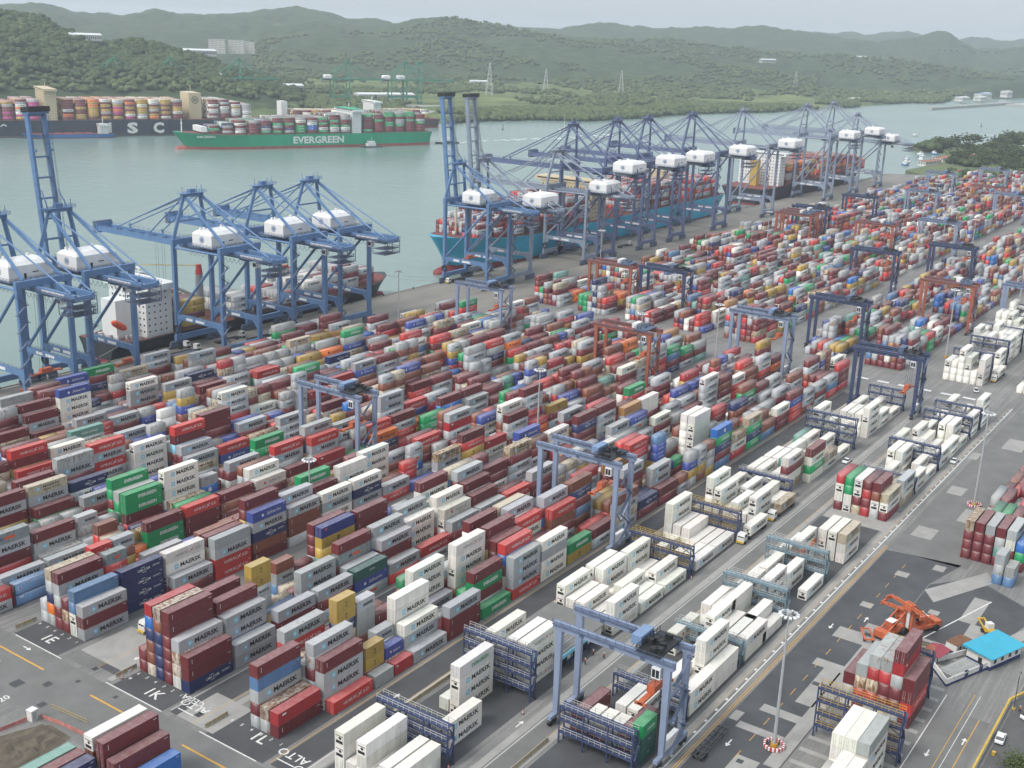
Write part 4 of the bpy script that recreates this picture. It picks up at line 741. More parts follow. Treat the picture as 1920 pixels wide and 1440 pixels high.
    for r0, r1 in ((1.55, 1.25), (.95, .2)):
        n = 22
        for i in range(n):
            t, u = 2*math.pi*i/n, 2*math.pi*(i+.85)/n; e.add([(x0-.03, yc+r0*math.cos(t), hz+3+r0*math.sin(t)*.9), (x0-.03, yc+r0*math.cos(u), hz+3+r0*math.sin(u)*.9), (x0-.03, yc+r1*math.cos(u), hz+3+r1*math.sin(u)*.9), (x0-.03, yc+r1*math.cos(t), hz+3+r1*math.sin(t)*.9)], [(3, 2, 1, 0)])
    e.build('emblem', M_DKB, ho)
    d = MB(); d.box(x0+6.0, x0+7.0, y0-.05, y0-.01, hz+.1, hz+2.3); d.box(x0+9.5, x0+12, y0-.05, y0-.01, hz+2.2, hz+2.6); d.build('door', M_GLASS, ho)
def sts_crane(xc, yq=401.5, rz=0.0, gz=43.6, az=66.5, outr=58, back=24, house_y=(-22.6, -10.5), hz=46.8, up=False, paint=None, label='', spread=None, truss=False, zt=0.0, trolley=-36, scale=1.0, cat='crane'):
    t = empty('quay_crane', (xc, yq, zt), rz, label, cat, 'ship-to-shore cranes'); t.scale = (scale,)*3
    P = paint
    for x in (-10.2, 10.2):
        for y in (0, -30):
            m = MB(); m.beam((x, y, 4.8), (x, y, gz+2.4), 1.5, 1.9); o = m.build('leg', P, t)
            m = MB(); m.box(x-4.2, x+4.2, y-.55, y+.55, 2.1, 3.1); m.box(x-4.6, x-.5, y-.45, y+.45, 1.2, 2.0); m.box(x+.5, x+4.6, y-.45, y+.45, 1.2, 2.0)
            for k in (-4.1, -3, -1.9, -.9, .9, 1.9, 3, 4.1): m.tube((x+k, y-.3, .5), (x+k, y+.3, .5), .46, 10)
            m.build('bogie', M_STEELB, t)
    for y in (0, -30):
        MB().box(-11.6, 11.6, y-.8, y+.8, 3.2, 5.6).build('sill_beam', P, t)
    for x in (-10.2, 10.2):
        m = MB(); m.box(x-.7, x+.7, -29.2, -.8, 13.0, 15.2)
        for y, s in ((-.8, -1), (-29.2, 1)): m.add([(x-.55, y, 13.0), (x-.55, y+s*3.2, 13.0), (x-.55, y, 9.6), (x+.55, y, 13.0), (x+.55, y+s*3.2, 13.0), (x+.55, y, 9.6)], [(0, 1, 2), (5, 4, 3), (1, 0, 3, 4), (2, 1, 4, 5), (0, 2, 5, 3)])
        pb = m.build('portal_beam', P, t)
        MB().rail([(x-.6, -28.5, 15.2), (x-.6, -1.5, 15.2)], 1.1, .09, 2.5).build('railing', M_STEELB, pb)
        k = MB(); k.box(x-.76, x-.705, -11, -7, 13.5, 14.6); k.box(x-.76, x-.705, -18.5, -13, 13.5, 14.6); k.build('sign', M_SIGNW, pb)
        MB().tube((x, -1.2, 15.4), (x, -29, gz+1), .62, 8).build('brace', P, t)
        MB().tube((x, -1, gz+1.0), (x, -29, gz+1.4), .5, 8).build('tie', P, t)
    crane_top(t, gz, az, outr, back, house_y, hz, up, P, truss)
    # zig-zag stairs up the near landside leg
    s = MB(); x, y = -10.2, -31.9
    for i in range(int((gz-4)/3.2)):
        z0 = 4.6+i*3.2; a, b_ = (-2.2, 1.6) if i % 2 == 0 else (1.6, -2.2); s.beam((x+a, y, z0), (x+b_, y, z0+3.2), .7, .16); s.beam((x+a, y-.4, z0+1), (x+b_, y-.4, z0+4.2), .08); s.box(x+min(b_, b_+.9*(1 if b_ > 0 else -1)), x+max(b_, b_+.9*(1 if b_ > 0 else -1)), y-.5, y+.5, z0+3.1, z0+3.22); s.beam((x+b_, y-.5, z0+3.2), (x+b_, y-.5, z0+4.3), .09)
    s.build('staircase', M_STEELB, t)
    # trolley, cab and the caged backreach platform
    m = MB(); m.box(-3.0, 3.0, trolley-3, trolley+3, gz-.9, gz-.05); m.build('trolley', M_STEELB, t)
    m = MB(); m.box(-1.3, 1.1, trolley-5.4, trolley-3.2, gz-3.6, gz-1.0); oc = m.build('operator_cab', M_HOUSE, t); MB().box(-1.33, -1.305, trolley-5.2, trolley-3.4, gz-3.0, gz-1.6).build('window', M_GLASS, oc)
    m = MB(); yb = -30-back
    for z in (gz-.3, gz-3.2, gz-5.6): m.box(-5.2, 5.2, yb+.5, yb+8, z-.12, z); m.rail([(-5.2, yb+.5, z), (5.2, yb+.5, z), (5.2, yb+8, z)], 1.1, .08, 1.1); m.rail([(-5.2, yb+8, z), (-5.2, yb+.5, z)], 1.1, .08, 1.1)
    for px, py in ((-5.2, yb+.5), (5.2, yb+.5), (-5.2, yb+8), (5.2, yb+8), (0, yb+.5)): m.beam((px, py, gz-5.6), (px, py, gz+.5), .22)
    m.build('service_cage', M_STEELB, t)
    f = MB()                                                          # festoon loops under the girder
    for i in range(16):
        y = yb+9+i*2.6
        for k in range(5): u0, u1 = k/5, (k+1)/5; f.beam((-5.0, y+2.4*u0, gz-.3-1.9*4*u0*(1-u0)), (-5.0, y+2.4*u1, gz-.3-1.9*4*u1*(1-u1)), .09)
    f.build('festoon', M_CABLE, t)
    m = MB(); m.box(-3.6-.60, -3.6-.56, yb+6, yb+19, gz+.45, gz+1.75); m.build('sign', M_SIGNW, t)
    m = MB(); n = 20
    m.ring((0, 0, 0), 1.6, .35, 22, 6); cr = m.build('cable_reel', M_BLACK, t); cr.rotation_euler = (0, R(90), 0); cr.location = (-11.6, -1.2, 8.6)
    if spread is not None:
        sy, sz = spread; m = MB()
        m.box(-6.1, 6.1, sy-.9, sy+.9, sz, sz+.45)
        for x in (-6, 6): m.box(x-.25, x+.25, sy-1.2, sy+1.2, sz-.2, sz+.4)
        m.box(-2.2, 2.2, sy-1.0, sy+1.0, sz+.5, sz+1.8); m.build('spreader', M_ORNG, t)
        m = MB()
        for x in (-1.8, 1.8):
            for q in (-.8, .8): m.tube((x, sy+q, sz+1.8), (x, sy+q, gz-.5), .06, 4)
        m.build('spreader_cable', M_CABLE, t)
    return t
LB = 'light blue quay crane'
sts_crane(242.0, up=True, paint=CB, label='leftmost light blue crane with raised boom cut by the left edge', spread=(-27, 12))
sts_crane(270.0, up=True, paint=CB, label='light blue crane with tall raised boom over the feeder ship stern')
sts_crane(335.5, paint=CB, label='light blue crane, lowered boom, leftmost of the middle three', spread=(22, 20))
sts_crane(377.0, paint=CB, label='light blue crane, lowered boom, middle one of the middle three')
sts_crane(407.6, paint=CB, label='light blue crane at the feeder ship bow, lowered boom, hanging white container', spread=(18, 21))
sts_crane(526.0, up=True, paint=CB, label='light blue crane with raised boom at the turquoise ship bow', spread=(-10, 14))
sts_crane(549.0, gz=42.6, az=67.5, house_y=(-48, -35.5), hz=45.8, back=26, up=True, paint=CG, label='dull grey crane with raised boom, second along the turquoise ship', trolley=-20)
sts_crane(630.0, gz=42.6, az=67.5, house_y=(-42.5, -30), hz=45.8, back=26, paint=CG, label='dull grey crane with low apex and lowered boom, amid violet cranes', trolley=-20)
TL = dict(gz=54.5, az=83, house_y=(-51, -37), hz=57.4, back=24, outr=62, paint=CV, trolley=-22)
for x, w in ((646, 'first tall violet-blue crane beside the grey low crane'), (702, 'second tall violet-blue crane over the turquoise ship middle'), (746, 'third tall violet-blue crane over the turquoise ship'), (817, 'tall violet-blue crane nearest the turquoise ship stern')): sts_crane(x, label=w, **TL)
TG = dict(TL, paint=CF, truss=True)
for x, w in ((910, 'pale grey tall crane in the gap before the black ship'), (1050, 'pale grey tall crane above the black ship bridge'), (1120, 'pale grey tall crane over the black ship foredeck')): sts_crane(x, label=w, **TG)
sts_crane(1193, gz=44, az=70, house_y=(-44, -31), hz=47, back=30, paint=CF, label='low pale grey crane at the far end of the quay')
# green cranes of the terminal across the channel
for x, y, w in ((1055, 1712, 'green crane at the left edge behind the navy ship bridge'), (1235, 1645, 'green crane behind the navy ship, second from left'), (1320, 1612, 'green crane in bluish smoke beside the navy ship funnel'), (1428, 1565, 'green crane behind the navy ship stern'), (1612, 1484, 'green crane behind the green ship midship'), (1712, 1432, 'green crane, left one of the rightmost pair'), (1742, 1422, 'green crane, right one of the rightmost pair')):
    sts_crane(x, y, R(-121.5), gz=43, az=76, outr=62, back=18, house_y=(-44, -32), hz=45.6, paint=CGRN, label=w, zt=1.5)

# ---------------------------------------------------------------- yard gantry cranes
G_L = crane_mats((.22, .27, .38), "lilac_gantry_paint"); G_O = crane_mats((.30, .095, .055), "rust_orange_gantry_paint"); G_N = crane_mats((.035, .05, .115), "navy_gantry_paint")
def gantry(x, y, h, paint, label, sp=None, code=None):
    """rubber-tyred gantry: near frame at x, right legs at y, spans 25 m towards the water"""
    t = empty('yard_gantry', (x, y, 0), 0, label, 'gantry crane', 'rubber-tyred yard gantries'); W, D = 25.0, 8.2
    for fx in (0, D):
        for fy in (0, W):
            MB().beam((fx, fy, 2.3), (fx, fy, h-1.7), .85, 1.15, 1.0, 1.5, up=(0, 1, 0)).build('leg', paint, t)
        m = MB(); m.box(fx-.55, fx+.55, -1.4, W+1.4, h-1.7, h); tb = m.build('top_beam', paint, t)
        q = MB(); q.rail([(fx-.9, -1.4, h-.3), (fx-.9, W+1.4, h-.3)], 1.1, .08, 2); q.box(fx-1.0, fx-.56, -1.4, W+1.4, h-.5, h-.42)
        for k in (5, 12, 19): q.box(fx-.75, fx-.56, k, k+.9, h-1.5, h-.9)
        q.build('walkway', M_STEELB, tb)
    for fy in (0, W):
        m = MB(); m.box(-2.6, D+2.6, fy-.5, fy+.5, 1.5, 2.3); m.build('sill_beam', paint, t)
        for k in (-2.1, -.6, D+.6, D+2.1):
            MB().tube((k, fy-.32, .75), (k, fy+.32, .75), .75, 14).build('wheel', M_BLACK, t)
    m = MB(); m.beam((.2, 0, h*.46), (D*.5, 0, h*.30), .4); m.beam((D-.2, 0, h*.46), (D*.5, 0, h*.30), .4); m.beam((.3, 0, h*.62), (D-.3, 0, h*.62), .5); m.build('brace', paint, t)
    s = MB()
    for i in range(5):
        z0 = 2.4+i*(h-4)/5; z1 = z0+(h-4)/5; a, b_ = (1.2, D-1.4) if i % 2 == 0 else (D-1.4, 1.2); s.beam((a, -1.3, z0), (b_, -1.3, z1), .7, .15); s.beam((a, -1.6, z0+1), (b_, -1.6, z1+1), .08); s.box(b_-.6, b_+.6, -1.8, -.7, z1-.1, z1)
    s.build('staircase', M_STEELB, t)
    m = MB(); m.box(2.2, 6.0, .6, 2.0, 2.4, 5.0) if False else m.box(1.2, 7.0, -.2, .9, 2.35, 4.6); m.build('electric_house', M_SIGNW, t)
    m = MB(); m.box(-.9, D+.9, 1.6, 6.8, h+.05, h+.5)
    for a in range(7): m.cbox((random.uniform(0, D), random.uniform(2.2, 6.4), h+1.0), random.uniform(.6, 1.6), random.uniform(.5, 1.4), 1.0)
    m.rail([(-.9, 1.6, h+.5), (-.9, 6.8, h+.5), (D+.9, 6.8, h+.5)], 1.1, .08, 1.3); m.build('trolley', M_BLACK if paint is not G_O else M_STEELB, t)
    MB().box(1.2, 6.6, 6.9, 9.1, h+.2, h+2.2).build('power_house', M_SIGNW if paint is G_O else M_STEELB if paint is G_N else mat("pale_blue_house", (.17, .25, .40), .5), t)
    m = MB(); m.box(-1.0, 1.0, 1.2, 3.1, h-4.3, h-1.9); oc = m.build('operator_cab', M_SIGNW, t)
    k = MB(); k.box(-1.03, -1.005, 1.4, 2.1, h-4.0, h-2.3); k.box(-1.03, -1.005, 2.25, 2.95, h-4.0, h-2.3); k.build('window', M_GLASS, oc)
    if sp:
        sy, sz = sp; m = MB(); m.box(-2.0, 10.2, sy-.6, sy+.6, sz, sz+.4); m.box(-2.0, -1.6, sy-1.2, sy+1.2, sz-.25, sz+.35); m.box(9.8, 10.2, sy-1.2, sy+1.2, sz-.25, sz+.35); m.box(2.4, 5.8, sy-.9, sy+.9, sz+.42, sz+1.9); m.build('spreader', M_ORNG, t)
        m = MB()
        for a in (2.6, 5.6):
            for b_ in (-.8, .8): m.tube((a, sy+b_, sz+1.9), (a, sy+b_, h), .05, 4)
        m.build('hoist_cable', M_CABLE, t)
    if code: m = MB(); m.text(code, (-.56, 7.0, h-1.35), (0, -1, 0), UZ, .85, None, 'c', .02, .02); m.build('lettering', M_CHALK, t)
    return t
GANTRY = [(183, 85.7, 23.4, G_L, 'lilac-grey gantry over the short cream boxes, nearest of all', (4.6, 13.0), None), (263, 143.5, 27, G_L, 'lilac-grey gantry in mid yard with orange spreader lowered', (6.5, 16.5), None), (261, 237.0, 27, G_L, 'lilac-grey gantry over the orange box left of centre', (5.2, 14.5), None),
 (426, 298.5, 26, G_L, 'lilac-grey gantry beside the white reefer wall near quay', (4.5, 15.5), None), (461, 174.5, 27, G_L, 'lilac-grey gantry at the cross road', (4.5, 17), None), (443.5, 113.2, 24.8, G_N, 'navy gantry lettered R33 over the reefer block', (4.5, 10), 'R33'), (522, 161.5, 25, G_N, 'navy gantry at the cross road corner over yellow boxes', (4.5, 16), None),
 (530, 257.3, 25, G_N, 'navy gantry beside the orange box stack', (4.5, 15), None), (407, 211.0, 24.5, G_O, 'rust-orange gantry with white power box in mid yard', (4.0, 13), None), (525.5, 286.0, 24.5, G_O, 'rust-orange gantry over the orange box stack', (4, 15), None), (601, 132.6, 25.5, G_O, 'rust-orange gantry at the reefer side of the far yard', (4, 16), None), (782, 229.5, 24, G_O, 'rust-orange gantry amid the far yard, upper one', (4, 16), None),
 (669, 193, 25, G_N, 'navy gantry in the far yard with orange spreader', (4.5, 17), None), (820, 198, 25, G_L, 'lilac gantry far up the yard, between navy ones', (4, 15), None), (720, 162.2, 25, G_N, 'dark gantry over the yellow and blue stack', (4.5, 17), None), (627, 98.4, 24, G_L, 'lilac gantry over far reefers at the right edge', (4, 15), None), (919, 287, 24, G_N, 'navy gantry near the quay beyond the orange pair', None, None),
 (783, 287, 24, G_O, 'first rust-orange gantry parked close to the quay', None, None), (799, 288, 24, G_O, 'second rust-orange gantry parked close to the quay', None, None), (818, 289, 25, G_N, 'navy gantry parked right behind the orange pair', None, None), (1160, 290, 24, G_L, 'lilac gantry at the far left end of the yard', None, None), (1241, 259.4, 24, G_L, 'last lilac gantry against the green trees', None, None),
 (994, 259.3, 24, G_L, 'lilac gantry in the middle of the far yard', None, None), (1091, 229.6, 23, G_O, 'farthest rust-orange gantry near the trees', None, None), (1034, 197.5, 24, G_L, 'lilac gantry high at the right edge', None, None)]
for a in GANTRY: gantry(*a)

# ---------------------------------------------------------------- reefer plug racks
RK_N = mat("navy_rack_steel", (.035, .05, .12), .55, var=.2); RK_G = mat("blue_green_rack_steel", (.13, .20, .24), .55, var=.2); RK_D = mat("dark_green_rack_steel", (.02, .09, .075), .55)
def rack(x, y0, y1, levels, paint, rail, label, diag=False):
    t = empty('reefer_rack', (x, y0, 0), 0, label, 'reefer rack', 'steel plug racks between reefer stacks'); W = y1-y0; H = levels*2.9
    n = max(3, round(W/5.6)); ys = np.linspace(0, W, n+1)
    for fx in (0, 1.9):
        for y in ys: MB().box(fx-.14, fx+.14, y-.14, y+.14, 0, H+.1).build('post', paint, t)
    for l in range(1, levels+1):
        z = l*2.9; p = MB()
        for fx in (0, 1.9): p.box(fx-.12, fx+.12, .16, W-.16, z-.42, z-.02)
        p.box(.14, 1.76, .16, W-.16, z-.12, z-.03); po = p.build('platform', paint, t)
        q = MB()
        for fx in (-.1, 2.0): q.rail([(fx, 0, z), (fx, W, z)], 1.1, .075, 1.4)
        q.build('railing', rail, po)
    b = MB()
    for i in range(n):
        for l in range(levels):
            if diag and i >= n-2 or (i == 0 and l % 2 == 0): b.beam((1.9, ys[i], l*2.9), (1.9, ys[i+1], l*2.9+2.6), .14)
    for i in range(levels): a, c = (.2, 1.7) if i % 2 else (1.7, .2); b.beam((a, -.35, i*2.9), (c, -.35, i*2.9+2.9), .5, .1)
    b.build('stairs', paint, t)
    return t
GR = mat("galvanised_railing", (.45, .45, .43), .5, var=.1)
for a in ((156.3, 118.8, 137, 3, RK_N, GR, 'navy plug rack with pale rails near the bottom centre'), (185.6, 119, 137, 4, RK_N, GR, 'tall navy plug rack behind the green-lettered reefer stack'), (262.0, 119, 137, 3, RK_N, M_YRAIL, 'navy plug rack with yellow rails left of two trucks'), (292.6, 119, 137, 3, RK_N, M_YRAIL, 'navy plug rack with yellow rails beside the parked reefer truck'), (333.4, 119.5, 137, 2, RK_N, GR, 'low navy plug rack among the four-box reefers', True), (391.4, 119, 137, 4, RK_N, GR, 'tall navy plug rack under the navy gantry', True), (449, 119, 133, 3, RK_N, GR, 'navy plug rack at the cross road end', True),
          (176.9, 89, 106, 3, RK_N, GR, 'navy plug rack in front of the nearest gantry'), (199.0, 89, 106, 2, RK_N, GR, 'navy plug rack inside the nearest gantry'), (228.1, 89, 106, 2, RK_G, GR, 'low blue-green plug rack by the roadside reefers'), (254.6, 89, 106, 3, RK_G, GR, 'blue-green plug rack in front of white cooling units'), (282.4, 89, 106, 3, RK_G, GR, 'blue-green plug rack beside the single ground reefer'), (362.2, 89, 106, 2, RK_N, GR, 'navy rack with diagonals behind the mixed stack', True), (389.4, 89, 106, 3, RK_N, GR, 'navy rack with diagonals, roadside, middle of three', True), (431.0, 89, 106, 3, RK_N, GR, 'navy rack with diagonals at the lamp mast', True), (445.6, 89, 106, 3, RK_N, GR, 'navy rack nearest the cross road, roadside', True),
          (211.8, 47.6, 65, 4, RK_N, M_YRAIL, 'tall navy rack with yellow rails beside the maroon stack'), (240.2, 50, 60, 4, RK_N, M_YRAIL, 'navy rack behind the maroon stack'), (337.8, 45, 62, 2, RK_D, GR, 'dark green rack at the right edge')): rack(*a)
for i, (y, x) in enumerate(RACKS_FAR):
    if x < 850: rack(x, y, y+16.6, 4, RK_N, GR, f"navy plug rack, {ORD[i % 13]} along the {'inner' if y > 90 else 'outer'} far reefer rows", True)

# ---------------------------------------------------------------- ships
def ship(name, x, y, hd, L, B, D, hull, boot, label, cargo=(), flare=3.5, deck=None, boot_h=2.6, cat='ship', bulb=True, z0=-4.0, flip=False, group=None):
    """stern centre (x, y) on the waterline, heading hd (radians); local +x = bow"""
    t = empty(name, (x, y, z0), hd, label, cat, group); hb = B/2
    U = [0, .015, .05, .12, .3, .6, .72, .80, .87, .93, .97, .995]; dk = [.86, .92, .97, 1, 1, 1, 1, .99, .92, .72, .44, .06]; wl = [.62, .74, .88, .98, 1, 1, .97, .88, .68, .40, .18, .02]
    up = [0, 0, 0, 0, 0, 0, 0, .05, .25, .6, .85, 1.0]; rk = [0, 0, 0, 0, 0, 0, 0, 0, .004, .010, .022, .040]; top = []; bot = []
    for u, a, b_, s, k in zip(U, dk, wl, up, rk):
        z = D+flare*s; xd, xw = u*L, (u-k)*L
        top.append([(xd, a*hb, z), ((xd+xw)/2, (a*.35+b_*.65)*hb, (z+boot_h)/2), (xw, b_*hb, boot_h), (xw, -b_*hb, boot_h), ((xd+xw)/2, -(a*.35+b_*.65)*hb, (z+boot_h)/2), (xd, -a*hb, z)])
        bot.append([(xw, b_*hb, boot_h), (xw-.004*L*s, b_*hb*.96, -3), (xw-.004*L*s, -b_*hb*.96, -3), (xw, -b_*hb, boot_h)])
    h = MB().loft(top).build('hull', hull, t); MB().loft(bot).build('boot_top', boot, t)
    if bulb: MB().loft([[(L*.93+xx*L*.06, r*B*.11*math.cos(a), -.6+r*B*.10*math.sin(a)) for a in np.linspace(0, 6.283, 11)[:-1]] for xx, r in ((0, .9), (.5, 1), (.85, .75), (1, .25))]).build('bulbous_bow', boot, t)
    pts = [(u*L-.5*(u > .9), a*hb-.6) for u, a in zip(U[:-1], dk[:-1])]; n = len(pts)
    m = MB(); vs = [(px, max(py, .1), D+flare*s+.06) for (px, py), s in zip(pts, up)] + [(px, -max(py, .1), D+flare*s+.06) for (px, py), s in zip(pts, up)]
    m.add(vs, [(i, i+n, i+1+n, i+1) for i in range(n-1)]); m.build('deck', deck or mat("red_brown_deck", (.16, .05, .04), .8, var=.2), t)
    c, s_ = math.cos(hd), math.sin(hd); Rm = np.array([[c, -s_, 0], [s_, c, 0], [0, 0, 1]]); T0 = np.array([x, y, z0])
    cm = MB()
    for (x0, nb, rows, tiers, pal, pitch, w2) in cargo:
        for j in range(nb):
            xs = x0+j*pitch; n_r = rows(j) if callable(rows) else rows; tt = tiers(j) if callable(tiers) else tiers
            cm.box(xs-.4, xs+12.6, -n_r*1.27, n_r*1.27, D+.1, D+1.9)
            cols = [max(0, tt - (random.random() < .2)*random.choice((0, 1))) for _ in range(n_r)]; cols[0] = cols[-1] = tt
            for r in range(n_r):
                yy = (r-n_r/2)*2.54
                for q in range(cols[r]):
                    if not (q >= cols[r]-1 or r in (0, n_r-1) or j in (0, nb-1) or q >= tt-2): continue
                    code = random.choice(pal)
                    if flip: Mx, o = Rm @ np.array([[-1, 0, 0], [0, -1, 0], [0, 0, 1]]), np.array([xs+12.19, yy+2.44, D+1.9+q*TH])
                    else: Mx, o = Rm, np.array([xs, yy, D+1.9+q*TH])
                    SHIPBOX.append(dict(x=0, y=0, z=0, L=L40, c=code, M=(Mx, Rm @ o + T0), dec=(r == (n_r-1 if flip else 0)) and w2))
            if j: cm.beam((xs-1.2, -n_r*1.27, D), (xs-1.2, -n_r*1.27, D+tt*2.0), .5); cm.beam((xs-1.2, n_r*1.27, D), (xs-1.2, n_r*1.27, D+tt*2.0), .5)
    if cm.n: cm.build('hatch_coaming', mat("hatch_steel", (.17, .09, .075), .7, var=.2), t)
    return t
def tower(t, name, x0, x1, hb, z0, z1, paint, decks=True, wings=True):
    m = MB(); m.box(x0, x1, -hb, hb, z0, z1)
    o = m.build(name, paint, t)
    if wings: MB().box(x0-.5, x1+.5, -hb*1.25, hb*1.25, z1, z1+2.6).build('bridge_wing', paint, o); MB().box(x0-.54, x1+.54, -hb*1.15, hb*1.15, z1+1.1, z1+2.0).build('window', M_GLASS, o)
    if decks:
        k = MB()
        for z in np.arange(z0+2.2, z1-.5, 2.8):
            for y in np.arange(-hb+1.2, hb-1, 2.6): k.box(x0-.03, x0-.005, y, y+.9, z, z+.8); k.box(x1+.005, x1+.03, y, y+.9, z, z+.8)
            for xx in np.arange(x0+1.2, x1-1, 3.0): k.box(xx, xx+.8, -hb-.03, -hb-.005, z, z+.7); k.box(xx, xx+.8, hb+.005, hb+.03, z, z+.7)
        k.build('window', M_GLASS, o)
    m = MB(); xc = (x0+x1)/2
    m.tube((xc, 0, z1+2), (xc, 0, z1+9), .35, 6); m.beam((xc, -2.5, z1+6), (xc, 2.5, z1+6), .3); m.box(xc-.4, xc+.4, -1.6, 1.6, z1+7.5, z1+7.9)
    m.build('mast', paint, o); return o
def hull_text(t, s, x, z, size, yside, ink, width=None, name='lettering', bold=.035):
    ux = (-1, 0, 0) if yside > 0 else (1, 0, 0); m = MB(); m.text(s, (x, yside, z), ux, UZ, size, width, 'c', bold, .10); return m.build(name, ink, t)
def lifeboat(t, x, y, z, ang=0.0):
    m = MB(); m.loft([[(dx*4.2, r*1.5*math.cos(a), r*1.6*math.sin(a)) for a in np.linspace(0, 6.283, 11)[:-1]] for dx, r in ((-1, .35), (-.7, .85), (0, 1), (.7, .85), (1, .35))])
    o = m.build('lifeboat', M_ORNG if False else mat("lifeboat_orange", (.62, .09, .035), .4), t); o.location = (x, y, z); o.rotation_euler = (0, ang, 0); return o
S_WHITE = mat("ship_white_paint", (.68, .69, .68), .45, var=.08, scale=.2); S_CREAM = mat("ship_cream_paint", (.55, .46, .30), .5, var=.08, scale=.2); S_BLACK = mat("black_hull", (.018, .02, .026), .45, var=.3, scale=.1); S_NAVY = mat("navy_hull", (.022, .03, .055), .45, var=.25, scale=.1)
S_RED = mat("red_boot_paint", (.20, .028, .03), .55, var=.2, scale=.1); S_PINK = mat("salmon_boot_paint", (.36, .10, .085), .6, var=.2, scale=.1); S_GREEN = mat("green_hull", (.006, .31, .16), .4, var=.12, scale=.06); S_TURQ = mat("turquoise_hull", (.03, .38, .56), .4, var=.14, scale=.06); S_BLUE = mat("blue_hull", (.035, .14, .36), .45, var=.15, scale=.1)
HD2 = math.atan2(.41, -.912)
e = ship("container_ship", 1196, 968, math.atan2(.379, -.926), 330, 48, 16.5, S_GREEN, S_PINK, 'green container ship under way in the channel, white lettering', boot_h=3.2, flip=True,
         cargo=[(12, 6, 18, lambda j: (7, 8, 8, 8, 7, 7)[j], 'eeemmmmmX', 14.6, True), (116, 12, lambda j: 18 if j < 9 else 14-2*(j-9), lambda j: (7, 7, 6, 6, 6, 6, 6, 5, 5, 5, 4, 3)[j], 'eeemmmmmmXXbKw', 14.6, True)])
hull_text(e, 'EVERGREEN', 158, 6.0, 8.0, 24, M_CHALK, 66); hull_text(e, 'EVER LEADING', 296, 14.0, 2.2, 21.0, M_CHALK, 22)
o = tower(e, 'superstructure', 101, 113, 23, 16.6, 42, S_WHITE); MB().box(100, 114, -24, 24, 44.6, 45.4).build('roof', S_GREEN, o); m = MB(); m.box(97, 101, -7, 7, 17, 46); m.build('funnel', S_GREEN, e)
m = MB(); m.tube((318, 0, 19), (318, 0, 34), .9, 8, .4); m.beam((318, -3, 29), (318, 3, 29), .6); m.build('foremast', S_WHITE, e); MB().add([(300, -15, 20), (300, 15, 20), (294, 17, 20), (294, -17, 20), (300, -15, 26), (300, 15, 26), (294, 17, 26), (294, -17, 26)], [(4, 5, 6, 7), (0, 1, 5, 4), (1, 2, 6, 5), (2, 3, 7, 6), (3, 0, 4, 7)]).build('breakwater', S_WHITE, e)
m_ = ship("container_ship", 1113, 1202, HD2, 400, 61, 20.0, S_NAVY, mat("grey_boot_paint", (.13, .11, .12), .6), 'long navy container ship moored across the channel, huge white letters', boot_h=2.0, flip=True,
          cargo=[(8, 4, 22, lambda j: (6, 7, 8, 8)[j], 'wwwXXmym', 14.8, True), (100, 10, 24, 8, 'mmmmyyyywwopX', 14.8, True), (272, 6, lambda j: 24-j, lambda j: (8, 8, 7, 7, 6, 5)[j], 'mmywXopp', 14.8, True)])
for ch, xx in (('M', 196), ('S', 163.5), ('C', 131)): hull_text(m_, ch, xx, 4.6, 12.5, 30.5, M_CHALK, 13.5, bold=.05)
hull_text(m_, 'ELA', 318, 13.5, 4.2, 29.2, M_CHALK, 16)
tower(m_, 'superstructure', 252, 266, 29, 20.1, 55, S_CREAM); f = tower(m_, 'funnel', 72, 88, 20, 20.1, 53, S_CREAM, decks=False, wings=False)
m = MB(); n = 24
for r0, r1 in ((4.6, 3.7),):
    for i in range(n): t_, u_ = 2*math.pi*i/n, 2*math.pi*(i+1)/n; m.add([(80+r0*math.cos(t_), 20.1, 44+r0*math.sin(t_)), (80+r0*math.cos(u_), 20.1, 44+r0*math.sin(u_)), (80+r1*math.cos(u_), 20.1, 44+r1*math.sin(u_)), (80+r1*math.cos(t_), 20.1, 44+r1*math.sin(t_))], [(0, 1, 2, 3)])
m.text('m', (80, 20.0, 42.3), (-1, 0, 0), UZ, 5.4, 4.6, 'c', .03, .1); m.build('emblem', M_INK, f)
r_ = ship("container_ship", 1418, 1128, HD2, 300, 43, 13.0, mat("maroon_hull", (.07, .03, .045), .5), S_RED, 'container ship hidden behind the green one, mustard boxes, white bridge', flip=True, cargo=[(20, 5, 16, 4, 'yyymmwX', 14.8, False), (118, 8, 16, 4, 'yyymmwwX', 14.8, False)])
tower(r_, 'superstructure', 98, 110, 19, 13.1, 36, S_WHITE); MB().box(238, 247, -9, 9, 13, 38).build('funnel', S_WHITE, r_)
b_ = ship("bunker_barge", 924, 1243, HD2, 108, 17, 5.0, S_BLUE, S_RED, 'blue bunker barge alongside the navy ship, white wheelhouse', flare=1.5, boot_h=.8, cat='barge', bulb=False)
tower(b_, 'wheelhouse', 7, 18, 6.5, 5.1, 14, S_WHITE); m = MB(); [m.box(26+i*12, 34+i*12, -5, 5, 5.2, 6.0) for i in range(5)]; m.tube((30, 0, 6.0), (96, 0, 6.0), .35, 6); m.build('pipework', S_PINK, b_)
